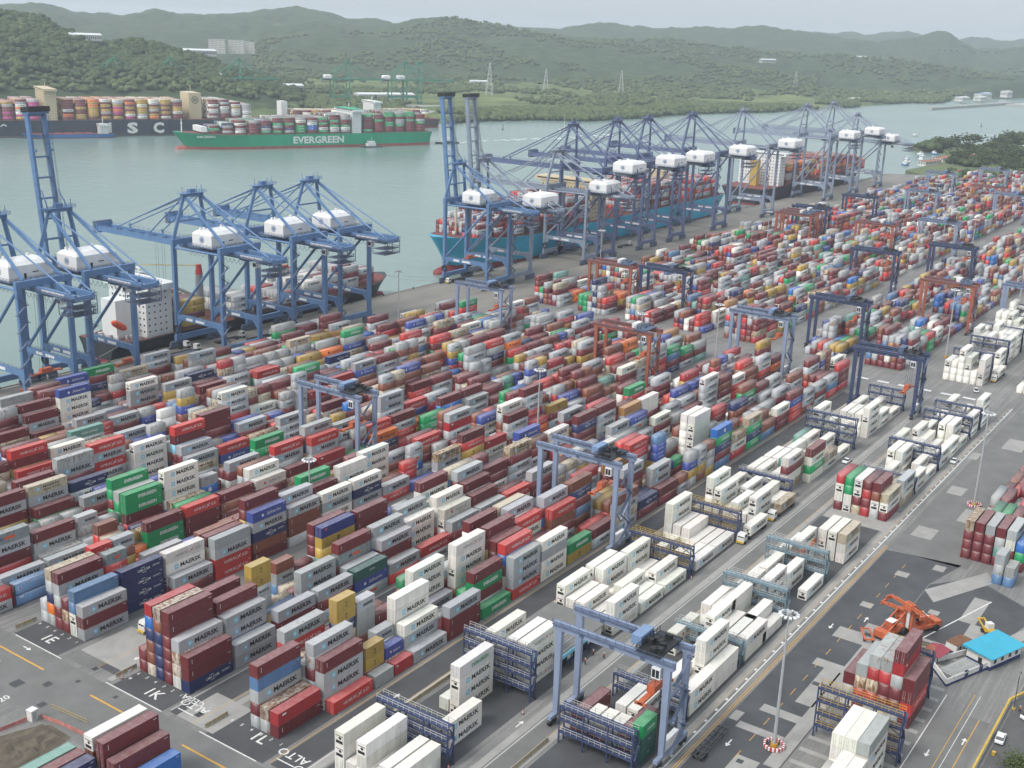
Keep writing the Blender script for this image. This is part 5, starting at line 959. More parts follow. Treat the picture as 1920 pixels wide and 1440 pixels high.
f_ = ship("feeder_ship", 297, 420.5, 0.0, 189, 29, 9.0, S_BLACK, S_RED, 'black feeder container ship berthed under the light blue cranes', boot_h=1.6, flare=3.0,
          cargo=[(36, 1, 11, 4, 'yymm', 13.5, True), (66, 1, 11, 3, 'MwX', 13.5, True), (82, 2, 11, lambda j: (1, 2)[j], 'MXmh', 13.5, True), (112, 2, 11, 3, 'mMMwX', 13.5, True), (141, 2, lambda j: (10, 9)[j], lambda j: (4, 3)[j], 'mMmMX', 13.5, True)])
sp = tower(f_, 'superstructure', 17, 31, 12.5, 9.1, 30, S_WHITE); MB().box(7, 15, -5, 5, 9.1, 26).build('funnel', S_WHITE, f_); lifeboat(f_, 5.0, -9.5, 16.5, R(32))
m = MB(); m.rail([(1, -12, 9.1), (16, -13.6, 9.1), (34, -14, 9.1)], 1.2, .09, 1.5)
for i in range(14): m.cbox((random.uniform(2, 14), random.uniform(-11, 11), 9.9), random.uniform(.8, 2.4), random.uniform(.8, 2), 1.6)
m.build('stern_fittings', M_GALV, f_)
m = MB(); m.tube((57.5, 0, 9), (57.5, 0, 30), 1.9, 14, 1.7); m.build('crane_pillar', mat("grey_deck_crane", (.28, .29, .31), .5), f_); m = MB(); m.tube((57.5, 0, 30), (57.5, 0, 34.5), 1.8, 12, 1.2); m.build('crane_head', mat("red_crane_head", (.45, .05, .045), .5), f_)
m = MB()
for s in (-1, 1): m.beam((55.5, s*1.4, 19.5), (36, s*.7+26, 33.5), .9, 1.1, .5, .6)
for k in np.linspace(.15, .95, 6): m.beam((55.5-19.5*k, -1.4*(1-.5*k)+26*k, 19.5+14*k), (55.5-19.5*k, 1.4*(1-.5*k)+26*k, 19.5+14*k), .35)
m.build('crane_jib', MATS["grey_deck_crane"], f_); m = MB(); m.tube((36, 26, 33.5), (36, 26, 26), .12, 5); m.cbox((36, 26, 25), 1.6, 1.6, 2.2)
for s in (-1, 1): m.tube((57.5, s, 34), (36, 26+s*.5, 33.8), .10, 4)
m.build('crane_hook', M_YRAIL, f_)
t_ = ship("container_ship", 908, 431.5, math.pi, 367, 50, 19.0, S_TURQ, S_RED, 'long turquoise container ship berthed beneath the violet cranes', boot_h=4.2, flare=4.5, flip=True,
          cargo=[(14, 4, 17, 5, 'mmMMXhr', 14.8, True), (92, 5, 19, 6, 'mmMMXhrm', 14.8, True), (226, 8, lambda j: 19 if j < 5 else 19-2*(j-4), lambda j: (6, 6, 5, 3, 5, 5, 4, 3)[j], 'mmMXMbhm', 14.8, True)])
tower(t_, 'superstructure', 204, 217, 21, 19.1, 44, S_CREAM); MB().box(80, 88, -8, 8, 19, 43).build('funnel', S_CREAM, t_); m = MB(); m.tube((343, 0, 23), (343, 0, 39), .7, 8, .4); m.build('foremast', S_CREAM, t_); MB().box(316, 319, -22, 22, 21, 29).build('breakwater', S_RED, t_)
for y in (-25.2, 25.2):
    pass
k_ = ship("container_ship", 988, 430.0, 0.0, 300, 46, 15.0, S_BLACK, S_RED, 'black container ship berthed beyond the turquoise one', boot_h=1.6, flare=4, cargo=[(52, 5, 17, 6, 'mmmXoym', 14.8, True), (140, 9, 17, lambda j: (6, 6, 6, 6, 5, 5, 5, 4, 3)[j], 'mmmmXohy', 14.8, True)])
tower(k_, 'superstructure', 36, 49, 20, 15.1, 42, S_WHITE); MB().box(23, 30, -3.5, 3.5, 15, 38).build('funnel', mat("mustard_funnel", (.45, .30, .06), .5), k_); lifeboat(k_, 12, -18, 24, R(30))
# small craft
def boat(name, x, y, hd, L, B, hull, label, cat, house=None, mast=0):
    t = empty(name, (x, y, -4), hd, label, cat); m = MB()
    m.loft([[(u*L, a*B/2, 1.6+.8*max(0, u-.6)), (u*L*.97, b*B/2, -.5), (u*L*.97, -b*B/2, -.5), (u*L, -a*B/2, 1.6+.8*max(0, u-.6))] for u, a, b in ((0, .85, .7), (.2, 1, .85), (.6, 1, .8), (.85, .65, .4), (1, .05, .02))]); m.build('hull', hull, t)
    if house: x0, x1, h = house; MB().box(x0, x1, -B*.32, B*.32, 1.5, 1.5+h).box(x0+1, x1-1, -B*.25, B*.25, 1.5+h, 1.5+h*1.7).build('wheelhouse', S_WHITE, t); MB().box(x0+.97, x1-.97, -B*.22, B*.22, 1.5+h*1.15, 1.5+h*1.5).build('window', M_GLASS, t)
    if mast: MB().tube((L*.45, 0, 1.5), (L*.45, 0, mast), .18, 6).build('mast', S_WHITE, t)
    return t
boat('tugboat', 1112, 968, R(158), 30, 10, mat("grey_tug_hull", (.10, .11, .12), .5), 'small pilot launch with white house beside the green ship hull', 'tugboat', (9, 20, 3.5), 12)
boat('tugboat', 1236, 944, R(158), 34, 12, S_BLACK, 'black tugboat following at the stern of the green ship', 'tugboat', (12, 23, 3.6), 13)
boat('sailboat', 1540, 978, R(-25), 17, 7, S_WHITE, 'white sailboat with bare mast in the channel', 'sailboat', (5, 11, 1.4), 24)
boat('speedboat', 2001, 566, R(150), 16, 5, S_WHITE, 'white speedboat trailing a long wake at right', 'motorboat', (4, 9, 1.8), 0)
def wake(name, pts, w0, w1):
    m = MB(); n = len(pts)
    for i in range(n-1):
        (xa, ya), (xb, yb) = pts[i], pts[i+1]; d = np.array([xb-xa, yb-ya], float); d /= np.linalg.norm(d); nn = np.array([-d[1], d[0]]); a, b = w0+(w1-w0)*i/(n-1), w0+(w1-w0)*(i+1)/(n-1)
        m.quad((xa-nn[0]*a, ya-nn[1]*a, -3.985), (xb-nn[0]*b, yb-nn[1]*b, -3.985), (xb+nn[0]*b, yb+nn[1]*b, -3.985), (xa+nn[0]*a, ya+nn[1]*a, -3.985))
    return structure(m.build(name, WAKE))
def foam():
    m = bpy.data.materials.new("foam"); nt, b = nodes_of(m); N, L = nt.nodes, nt.links; geo = N.new("ShaderNodeNewGeometry")
    n = N.new("ShaderNodeTexNoise"); n.inputs["Scale"].default_value = .09; n.inputs["Detail"].default_value = 7; n.inputs["Roughness"].default_value = .75; L.new(geo.outputs["Position"], n.inputs["Vector"])
    r = N.new("ShaderNodeValToRGB"); r.color_ramp.elements[0].position = .47; r.color_ramp.elements[1].position = .60; L.new(n.outputs["Fac"], r.inputs[0]); L.new(r.outputs[0], b.inputs["Alpha"]); b.inputs["Base Color"].default_value = (.6, .66, .66, 1); b.inputs["Roughness"].default_value = .6; return m
WAKE = foam()
wake("water_wake", [(1236, 946), (1290, 945), (1350, 925), (1440, 900), (1560, 880)], 5, 16); wake("water_wake", [(2001, 566), (2060, 535), (2130, 500), (2230, 455), (2400, 380)], 2, 9)
def buoy(x, y, paint, label, h=5):
    t = empty('buoy', (x, y, -4), 0, label, 'buoy', 'channel buoys'); MB().tube((0, 0, -.3), (0, 0, 1.0), 1.8, 12).build('float', paint, t)
    m = MB(); [m.beam((1.1*math.cos(a), 1.1*math.sin(a), 1), (.3*math.cos(a), .3*math.sin(a), h), .25) for a in (0, 2.1, 4.2)]; m.tube((0, 0, h), (0, 0, h+1), .5, 8); m.build('tower', paint, t)
buoy(1469, 1036, M_BLACK, 'dark buoy in the channel behind the raised booms', 7); buoy(2085, 502, mat("red_buoy", (.35, .05, .04), .5), 'red buoy beside the speedboat wake', 6); buoy(2383, 557, M_BLACK, 'dark buoy in the open water at right', 6); buoy(1652, 597, M_BLACK, 'dark buoy between the far quay cranes', 7)

# ---------------------------------------------------------------- across the channel: quay, sheds, apartments, locks
sheet("far_quay", [(560, 1450), (1118, 1236), (1238, 1290), (1420, 1168), (1760, 1370), (1300, 1750), (700, 1900)], 2.6, M_PALE)
g = MB()
for (xa, ya), (xb, yb) in (((560, 1450), (1118, 1236)), ((1118, 1236), (1238, 1290)), ((1238, 1290), (1420, 1168)), ((1420, 1168), (1560, 1250))): g.beam((xa, ya, -1), (xb, yb, -1), 1.5, 7)
structure(g.build("far_quay_wall", M_QUAY))
W_WALL = mat("white_plaster", (.62, .61, .58), .8, var=.06, scale=.2); W_ROOF = mat("light_metal_roof", (.60, .62, .62), .5, var=.08, scale=.1); T_ROOF = mat("clay_roof", (.30, .13, .09), .8, var=.2)
def building(name, x, y, rz, w, d, h, label, wall=W_WALL, roof=W_ROOF, storeys=1, z=None, pitch=.0, cat='building', group=None):
    if z is None: z = float(land_z(np.array([x]), np.array([y]))[0][0])-.3
    t = empty(name, (x, y, z), rz, label, cat, group); MB().box(-w/2, w/2, -d/2, d/2, 0, h).build('wall', wall, t)
    if pitch: MB().add([(-w/2-.5, -d/2-.5, h+.02), (w/2+.5, -d/2-.5, h+.02), (w/2+.5, d/2+.5, h+.02), (-w/2-.5, d/2+.5, h+.02), (-w/2-.5, 0, h+pitch), (w/2+.5, 0, h+pitch)], [(0, 1, 5, 4), (2, 3, 4, 5), (1, 2, 5), (3, 0, 4), (3, 2, 1, 0)]).build('roof', roof, t)
    else: MB().box(-w/2-.3, w/2+.3, -d/2-.3, d/2+.3, h+.01, h+.5).build('roof', roof, t)
    nx = max(2, int(w/3.2))
    for s in range(storeys):
        m = MB(); zz = h/storeys*s+h/storeys*.35
        for i in range(nx): xx = -w/2+(i+.3)*w/nx; m.box(xx, xx+w/nx*.45, -d/2-.06, -d/2-.01, zz, zz+h/storeys*.42); m.box(xx, xx+w/nx*.45, d/2+.01, d/2+.06, zz, zz+h/storeys*.42)
        ny = max(1, int(d/3.2))
        for i in range(ny): yy = -d/2+(i+.3)*d/ny; m.box(-w/2-.06, -w/2-.01, yy, yy+d/ny*.45, zz, zz+h/storeys*.42)
        m.build('window_band', M_GLASS, t)
    return t
def ray_xy(az, r): a = R(az); return r*math.cos(a), r*math.sin(a)
for az, rr, w, h, lb in ((48.62, 3150, 42, 34, 'white apartment block on the far hillside, leftmost'), (47.75, 3170, 40, 33, 'white apartment block on the far hillside, middle one'), (47.15, 3190, 26, 30, 'white apartment block on the far hillside, smaller right one')):
    x, y = ray_xy(az, rr); building('apartment_block', x, y, R(az+90), w, 14, h, lb, storeys=8, z=max(60.0, float(land_z(np.array([x]), np.array([y]))[0][0])+2), group='far hillside apartments')
for i in range(46):
    az = random.uniform(45.6, 49.5); x, y = ray_xy(az, random.uniform(2750, 3080)); building('house', x, y, random.uniform(-.5, .5)+R(az-90), random.uniform(9, 16), 9, random.uniform(4, 8), 'small white house on the far hillside below the apartments', roof=random.choice((W_ROOF, W_ROOF, T_ROOF)), pitch=2.5, cat='house', group='houses below the far apartments')
for x, y, w, d, lb in ((1800, 1560, 120, 30, 'long pale shed behind the green crane pair'), (1500, 1820, 150, 36, 'pale terminal shed behind the navy ship funnel'), (1290, 1830, 90, 30, 'pale terminal shed left of the green cranes'), (1655, 1690, 70, 30, 'grey roofed shed behind the green ship'), (4240, 1325, 120, 40, 'long white warehouse on the far plain'), (4150, 1420, 90, 18, 'low pale building left of the far white warehouse'), (3700, 1560, 60, 16, 'small white building on the far meadow'), (2480, 1830, 50, 12, 'small white building at the far meadow edge')):
    building('warehouse', x, y, R(-25), w, d, 10, lb, wall=mat("pale_shed_wall", (.48, .49, .48), .7), pitch=3, cat='warehouse')
LW = mat("lock_concrete", (.34, .34, .32), .8, var=.15, scale=.05)
structure(MB().beam((2875, 793, -2), (3080, 770, -2), 9, 7).beam((3080, 770, -2), (3456, 735, -2), 12, 8).beam((3300, 690, -1), (3900, 610, -1), 60, 7).build("lock_wall", LW))
for x, y, w, h, lb, rf in ((3560, 840, 70, 15, 'white lock building with blue roof at right edge', mat("blue_roof", (.18, .30, .48), .5)), (3360, 845, 46, 10, 'small white lock building nearest the water', W_ROOF), (3450, 820, 40, 10, 'white lock shed beside the lock wall', W_ROOF), (3800, 830, 36, 18, 'tall white building behind the locks', W_ROOF), (3720, 870, 30, 12, 'second white building behind the locks', W_ROOF), (3650, 720, 60, 12, 'grey lock control house at the right edge', W_ROOF), (2950, 1000, 40, 8, 'white building on the far bank left of the locks', W_ROOF)):
    building('lock_building', x, y, R(-10), w, 22, h, lb, roof=rf, z=1.0, pitch=2)
def pylon(x, y, h, label):
    z = float(land_z(np.array([x]), np.array([y]))[0][0])-.5; t = empty('transmission_tower', (x, y, z), .4, label, 'pylon', 'lattice towers on the far plain'); m = MB(); b = h*.11
    for sx, sy in ((-1, -1), (1, -1), (1, 1), (-1, 1)): m.beam((sx*b, sy*b, 0), (sx*.8, sy*.8, h), .8, .8)
    for k in range(7):
        a0, a1 = b+(.8-b)*k/7, b+(.8-b)*(k+1)/7
        for s in (-1, 1): m.beam((-a0, s*a0, h*k/7), (a1, s*a1, h*(k+1)/7), .45); m.beam((s*a0, -a0, h*k/7), (s*a1, a1, h*(k+1)/7), .45)
    for zz in (.72, .84, .96): m.beam((-h*.16, 0, h*zz), (h*.16, 0, h*zz), .7)
    m.build('lattice', mat("pylon_steel", (.42, .44, .45), .5), t)
for az, rr, h, lb in ((35.9, 2650, 70, 'tall lattice tower behind the raised booms'), (33.2, 2900, 55, 'lattice tower on the plain, left of the violet cranes'), (29.6, 3000, 55, 'lattice tower on the far plain, centre'), (21.5, 3300, 50, 'lattice tower on the far plain at right')): x, y = ray_xy(az, rr); pylon(x, y, h, lb)

# ---------------------------------------------------------------- roads, patches and painted markings
Z1, Z2, Z3 = .006, .011, .016
def rect(name, x0, x1, y0, y1, m, z=Z1): return sheet(name, [(x0, y0), (x1, y0), (x1, y1), (x0, y1)], z, m)
rect("cross_road", 117.5, 134.6, 100, 345, M_ASPH2)
rect("wide_road", 100, 300, 66, 82.2, M_ASPH); sheet("wide_road", [(300, 66), (318, 62), (315, 82.2), (300, 82.2)], Z1, M_ASPH)
sheet("road_apron", [(195, 65.8), (262, 65.8), (270, 44), (300, 38), (312, 57), (300, 65.8)], Z1+.001, M_ASPH)
rect("side_road", 195, 240, 36, 46.5, M_ASPH2); rect("parking_lane", 150, 262, 20, 33.5, mat("car_park_asphalt", (.09, .09, .09), .75, var=.2, scale=.2, vscale=(1, 1, 1)))
rect("far_road", 316, 480, 60, 82.2, M_ASPH2); rect("yard_lane", 136, 460, 140.5, 146.8, M_ASPH); rect("yard_lane", 136, 330, 109.0, 112.6, M_ASPH2)
rect("yard_lane", 136, 456, 170.0, 176.6, M_ASPH); rect("yard_lane", 136, 456, 203.5, 212.5, M_ASPH2); rect("yard_lane", 138, 152, 197.0, 203.4, M_ASPH)
rect("stacking_floor", 140, 333, 118.5, 137.4, M_ASPH); rect("stacking_floor", 140, 330, 88.2, 106.2, M_ASPH)
for y0, x1 in ((148.2, 157), (178.0, 144), (214.4, 145), (241.4, 145)): rect("block_end", 135.2, x1, y0, y0+16.6, M_ASPH)
for y0 in BLK[:7]: rect("stacking_floor", 145.2 if y0 > 170 else 157.2, 458, y0-.4, y0+16.8, M_ASPH2)
for y0, nb in FAR: rect("stacking_floor", 508, 510+LP*nb, y0-.4, y0+16.8, M_ASPH2)
for y0 in (85.6, 107.0, 113.5, 138.2, 166.9, 195.8): rect("gantry_runway", 136, 460, y0, y0+1.7, M_PALE, Z2)
for (x0, x1, y0, y1) in ((196, 262, 66.3, 69.4), (262, 268, 66.5, 72), (222, 240, 69.0, 73), (240, 243.5, 69.4, 76), (256, 262, 69.4, 77), (214, 217, 69.4, 78), (188, 196, 70, 75), (276, 284, 47, 51), (284, 300, 50, 54), (205, 207.5, 69.5, 79.5)): rect("concrete_patch", x0, x1, y0, y1, M_PALE, Z2)
sheet("concrete_patch", [(290, 62), (312, 52), (318, 55), (296, 66)], Z2, M_PALE); sheet("concrete_patch", [(262, 46), (290, 36), (292, 38.5), (264, 49)], Z2, M_PALE)
for k in range(14): rect("concrete_patch", 200+5.2*k, 201.4+5.2*k, 47.6+.0, 66-.4 if k < 10 else 60, M_PALE, Z2)
for x, y, w, h in ((150, 92, 5, 8), (165, 93, 8, 4), (207, 80, 4, 2), (300, 72, 3.4, 3.4), (310, 65, 4, 3), (276, 74, 3, 3), (255, 62, 3, 2.4), (175, 71, 5, 4), (238, 64, 3, 2.6), (283, 59, 2.6, 2.6), (330, 74, 9, 6), (350, 66, 12, 6), (372, 76, 8, 5), (411, 81, 8, 3), (430, 70, 14, 7)): rect("concrete_patch", x, x+w, y, y+h, M_PALE, Z2+.001)
for x, y, w, h, a in ((140, 196.5, 14, 16, 0), (136, 163.5, 11, 11, 0), (135, 138, 22, 2.3, 0), (312, 118, 16, 18, 0), (327, 86, 18, 20, 0)): rect("concrete_apron", x, x+w, y, y+h, M_PALE, Z1+.003)
pm = MB(); pm.cur = 0
def stripe(x0, x1, y0, y1, c=0, z=Z3): pm.cur = c; pm.quad((x0, y0, z), (x1, y0, z), (x1, y1, z), (x0, y1, z))
# yellow centre line and white edge line of the cross road
for y0, y1 in ((211.4, 231), (184, 194.9), (150, 165.4), (120, 136), (250, 264), (280, 296)): stripe(129.55, 130.05, y0, y1, 1)
for y0, y1 in ((212.5, 230), (178, 196.5), (149.8, 166.3), (241, 258)): stripe(134.85, 135.1, y0, y1)
stripe(150, 484, 84.65, 84.95); stripe(150, 484, 86.1, 86.2, 1)
stripe(140, 318, 83.25, 83.42, 1); stripe(140, 318, 82.75, 82.92, 1)
for k in range(64): stripe(150+5.25*k, 150.9+5.25*k, 85.1, 85.6)
for k in range(22): stripe(150+7.4*k, 153.2+7.4*k, 74.8, 74.95, 1)
for y in (147.2, 176.9, 203.0, 139.9, 112.9, 108.5): stripe(136.5, 456, y, y+.14, 1 if y in (147.2, 203.0, 108.5) else 0)
stripe(152, 456, 140.2, 140.34, 1); stripe(136, 200, 169.5, 169.62, 1); stripe(196, 246, 46.6, 46.8); stripe(140, 250, 41.5, 41.65, 1); stripe(140, 250, 40.3, 40.42); stripe(140, 240, 38.1, 38.3, 1)
for x, y, l in ((262, 52, 30), ): pm.cur = 0; pm.add([(262, 60.5, Z3), (300, 49.6, Z3), (300.1, 49.9, Z3), (262.1, 60.8, Z3)], [(0, 1, 2, 3)])
for k in range(8): stripe(486, 488, 100+9*k, 105+9*k)
def ground_text(s, x, y, size, ux, uy, c=0, z=Z3): pm.cur = c; pm.text(s, (x, y, 0), ux, uy, size, None, 'c', .01, z)
for s, x, y in (('1L', 141.0, 154.6), ('1K', 138.6, 184.4), ('1E', 138.8, 222.0), ('1D', 138.8, 249.0)): ground_text(s, x-1.5, y, 3.0, (0, -1, 0), (1, 0, 0))
for y0 in (148.7, 178.5, 214.9, 241.9):
    for i in range(6): ground_text(str(i+1), 141.2 if y0 > 160 else 141.5, y0+1.2+RP*i, .9, (0, -1, 0), (1, 0, 0))
for x, y in ((141.6, 145.0), (139.2, 138.6), (141.4, 174.0), (146, 113.8)): ground_text('ALTO', x, y, 2.2, (0, 1, 0), (-1, 0, 0)); stripe(x-3.6, x-3.3, y-2.4, y+2.4)
ground_text('CEDA', 142.6, 176.2, 1.8, (0, 1, 0), (-1, 0, 0)); ground_text('20', 117.9, 207.0, 1.8, (1, 0, 0), (0, 1, 0))
def arrow(x, y, dx, dy, s=1.0):
    d = Vector((dx, dy, 0)).normalized(); n = Vector((-d.y, d.x, 0)); o = Vector((x, y, Z3)); pm.cur = 0
    pm.add([o-n*.15*s, o+n*.15*s, o+n*.15*s+d*1.8*s, o-n*.15*s+d*1.8*s], [(3, 2, 1, 0)]); pm.add([o+d*1.8*s-n*.6*s, o+d*3*s, o+d*1.8*s+n*.6*s], [(0, 1, 2)])
for a in ((147.5, 199.5, -1, 0), (126, 222, 0, 1), (133, 224, 0, -1), (126, 142.6, 0, 1), (133, 142, 0, -1), (160, 144.6, -1, 0), (168, 143.2, 1, 0), (262, 78.8, -1, 0), (268, 73, 1, 0), (176, 116, 1, 0), (222, 43.8, -1, 0), (228, 38.8, 1, 0), (214, 32, 1, 0), (200, 78, -1, 0), (150, 100, 1, 0), (120, 131, 0, 1)): arrow(*a)
structure(pm.build("road_markings", [M_WHITE, M_YEL]))
dm = MB()
for x, y, s in ((126.8, 205.6, .9), (121.4, 199.6, .9), (131.5, 201.5, .5), (137, 203, .7), (150, 88, 1), (232, 72, .8), (240, 60, .8), (205, 48, .9), (262, 70, .9), (284, 71, .7), (252, 80, .7), (276, 63, .8), (150, 76, .8), (164, 79, .7), (178, 76, .7), (194, 73.5, .7), (160, 204, .6), (139, 171, .8), (132.6, 190, .5), (123.0, 211, 1.3)): dm.quad((x-s, y-s, Z3), (x+s, y-s, Z3), (x+s, y+s, Z3), (x-s, y+s, Z3))
structure(dm.build("drain_covers", M_STEEL))
# crane rails, quay edge, bollards
rl = MB(); [rl.box(150, 1325, y-.12, y+.12, .012, .03) for y in (371.5, 401.5)]; structure(rl.build("crane_rail", M_STEEL)); structure(MB().box(-100, 1329, QY-.5, QY+.25, .01, .28).build("quay_edge", M_QUAY))
for i in range(46):
    x = 190+25*i; o = MB().tube((x, QY-.9, .28), (x, QY-.9, .8), .3, 10, .42).tube((x, QY-.9, .8), (x, QY-.9, .95), .5, 10).build("bollard", M_BLACK); tag(o, 'black mooring bollard on the quay edge in a long even row', 'bollard', 'bollards along the quay edge')
for i in range(60):
    x = 185+19*i; m = MB(); m.ring((0, 0, 0), .95, .42, 14, 6); o = m.build("tyre_fender", M_BLACK); o.location = (x, QY+.75, -1.6); o.rotation_euler = (R(90), 0, 0); tag(o, 'black tyre fender hung on the quay wall among its row', 'fender', 'tyre fenders along the quay')
for x0, y0, z0, x1, y1 in ((484, 420, 6.5, 540, QY-.9), (484, 421, 6.5, 515, QY-.9), (300, 408, 5, 265, QY-.9)):
    m = MB(); P = [(x0+(x1-x0)*u, y0+(y1-y0)*u, z0+(1-z0)*u-2.6*4*u*(1-u)*.5) for u in np.linspace(0, 1, 9)]; [m.tube(a, b, .09, 4) for a, b in zip(P[:-1], P[1:])]; tag(m.build("mooring_rope", M_GALV), 'pale mooring rope slung between the feeder ship and the quay', 'rope', 'mooring ropes')

# ---------------------------------------------------------------- light masts
M_POLE = mat("galvanised_mast", (.36, .37, .38), .5, var=.08); M_RW_R = mat("red_barrier", (.48, .04, .035), .6)
def mast(x, y, h, label, guard=True):
    t = empty('light_mast', (x, y, 0), 0, label, 'light mast', 'floodlight masts of the terminal')
    MB().tube((0, 0, .9), (0, 0, h-.6), .42, 10, .16).build('pole', M_POLE, t); MB().tube((0, 0, 0), (0, 0, .9), .8, 12, .7).build('base', mat("yellow_base", (.50, .26, .03), .6), t)
    m = MB(); m.ring((0, 0, h-.5), 1.5, .10, 24, 5); m.tube((0, 0, h-.9), (0, 0, h-.1), .55, 10)
    for i in range(6): a = i*math.pi/3; m.beam((0, 0, h-.5), (1.5*math.cos(a), 1.5*math.sin(a), h-.5), .1)
    hd = m.build('lamp_ring', M_POLE, t)
    for i in range(12): a = i*math.pi/6; c = (1.75*math.cos(a), 1.75*math.sin(a), h-.62); q = MB(); q.beam((1.4*math.cos(a), 1.4*math.sin(a), h-.55), (2.1*math.cos(a), 2.1*math.sin(a), h-.75), .5, .28); q.build('floodlight', M_SIGNW, hd)
    if guard:
        for i in range(8):
            a, b = i*math.pi/4, (i+1)*math.pi/4; m = MB(); p, q = Vector((2.1*math.cos(a), 2.1*math.sin(a), .45)), Vector((2.1*math.cos(b), 2.1*math.sin(b), .45))
            for k in range(4): m.cur = k % 2; m.beam(p.lerp(q, k/4), p.lerp(q, (k+1)/4), .4, .7)
            m.build('guard_block', [M_RW_R, M_SIGNW], t)
for x, y, h, lb, gd in ((203.0, 70.0, 31, 'tall light mast on the wide road, nearest one, red and white guard', True), (366.4, 70.7, 31.5, 'tall light mast at the right of the wide road', True), (224.9, 223.0, 20, 'short light mast among the stacks on the left', False), (416.5, 351.6, 28.5, 'light mast at the quay apron in the middle gap', False), (548, 128.6, 33, 'light mast beside the far reefers at the lane edge', False),
                     (314.8, 203.5, 31, 'light mast in mid yard left of the near gantry', False), (581, 337, 31, 'light mast in front of the turquoise ship hull', False), (732, 297, 31, 'light mast near the quay in the far yard', False), (450.3, 201, 31, 'light mast at the cross road beside the lilac gantry', False), (807, 183, 31, 'light mast in the far yard, rightmost of a row', False), (837, 203, 31, 'light mast in the far yard, second from right', False), (925, 232, 31, 'light mast in the far yard behind the lilac gantry', False), (412, 217.6, 31, 'light mast beside the rust-orange gantry', False), (1000, 262, 31, 'light mast far up the yard at the centre', False), (700, 128.5, 33, 'light mast along the far lane, second one', False), (860, 128.5, 33, 'light mast along the far lane, third one', False)): mast(x, y, h, lb, gd)

# ---------------------------------------------------------------- vehicles
M_TYRE = mat("tyre_rubber", (.02, .02, .02), .8); M_CAR = mat("white_car_paint", (.70, .71, .72), .25, var=.03); M_CAB = mat("white_cab_paint", (.62, .62, .60), .4, var=.1)
def wheels(t, pts, r, w, name='wheel'):
    for (x, y) in pts: MB().tube((x, y-w/2, r), (x, y+w/2, r), r, 14).build(name, M_TYRE, t)
def truck(x, y, hd, label, trailer=True, cab=True):
    """terminal tractor with skeletal trailer, local +x forward, trailer from x=-12.5 to 0"""
    t = empty('container_truck', (x, y, 0), hd, label, 'truck', 'terminal trucks and trailers')
    if trailer:
        m = MB()
        for s in (-1, 1): m.box(-12.6, .4, s*.5-.1, s*.5+.1, .95, 1.3)
        for k in (-12.5, -10.4, -8.3, -6.2, -4.1, -2.0, .2): m.box(k-.1, k+.1, -1.2, 1.2, 1.0, 1.28)
        for s in (-1, 1): m.box(-12.6, .3, s*1.15-.05, s*1.15+.05, 1.02, 1.2)
        m.build('chassis', M_STEEL, t); wheels(t, [(-11.4, -.95), (-11.4, .95), (-10.1, -.95), (-10.1, .95)], .5, .5)
        for s in (-1, 1): MB().box(-1.9, -1.7, s*.8-.07, s*.8+.07, 0, .95).build('landing_leg', M_STEEL, t)
    if cab:
        m = MB(); m.box(-1.5, 4.0, -.45, .45, .55, .9); m.build('frame', M_STEEL, t)
        m = MB(); m.loft([[(2.0, -1.15, .9), (4.3, -1.15, .9), (4.3, 1.15, .9), (2.0, 1.15, .9)], [(2.0, -1.15, 2.0), (4.35, -1.15, 2.0), (4.35, 1.15, 2.0), (2.0, 1.15, 2.0)], [(2.0, -1.1, 3.1), (3.95, -1.1, 3.1), (3.95, 1.1, 3.1), (2.0, 1.1, 3.1)]]); cb = m.build('cab', M_CAB, t)
        m = MB(); m.add([(4.33, -1.0, 2.08), (4.33, 1.0, 2.08), (3.99, .95, 2.95), (3.99, -.95, 2.95)], [(0, 1, 2, 3)])
        for s in (-1, 1): m.add([(2.4, s*1.17, 2.05), (4.1, s*1.17, 2.05), (3.8, s*1.135, 2.9), (2.4, s*1.135, 2.9)], [(0, 1, 2, 3)])
        m.build('window', M_GLASS, cb); MB().box(4.3, 4.7, -1.15, 1.15, .45, .95).build('bumper', M_YRAIL, t); wheels(t, [(3.4, -1.0), (3.4, 1.0), (-.4, -.9), (-.4, .9)], .52, .45)
    return t
def loose_box(x, y, z, L, c, label, rz=0.0, name='shipping_container'):
    reef = c in 'wlHSE'; e = empty('refrigerated_container' if reef else name, (x, y, z), rz, label, 'refrigerated container' if reef else 'container'); col, rust = PAINT[c]
    def link(nm, me): o = bpy.data.objects.new(nm, me); COL.objects.link(o); o.parent = e; o.color = (*col, rust)
    if (L, reef) not in BODY: BODY[(L, reef)] = body_mesh(L, reef)
    link('body', BODY[(L, reef)]); link('cooling_unit' if reef else 'door', ENDS['unit' if reef else 'door'])
    if (c, L) in DEC: [link(nm, me) for nm, me in DEC[(c, L)]]
truck(295.5, 117.2, math.pi, 'truck with cream hood carrying a reefer along the inner lane, nearer one'); loose_box(295.6, 116.0, 1.32, L40, 'w', 'white reefer on the truck in the inner lane beside the plug rack')
truck(317.0, 117.0, math.pi, 'second truck behind the reefer truck in the inner lane'); loose_box(317.1, 115.8, 1.32, L40, 'T', 'dull beige box riding on the second truck in the inner lane')
truck(523.5, 100.6, math.pi, 'truck with cream cab hauling a reefer through the cross road at right'); loose_box(523.6, 99.4, 1.32, L40, 'w', 'white reefer riding on the truck at the far right cross road')
truck(440, 358.5, 0.0, 'truck carrying a reefer on the quay apron in the middle gap'); loose_box(427.3, 357.3, 1.32, L40, 'w', 'white reefer riding on the truck on the quay apron')
truck(505, 163.6, math.pi*0, 'truck carrying a white box under the navy gantry at the cross road'); loose_box(492.3, 162.4, 1.32, L40, 'w', 'white reefer riding on the truck under the navy gantry')
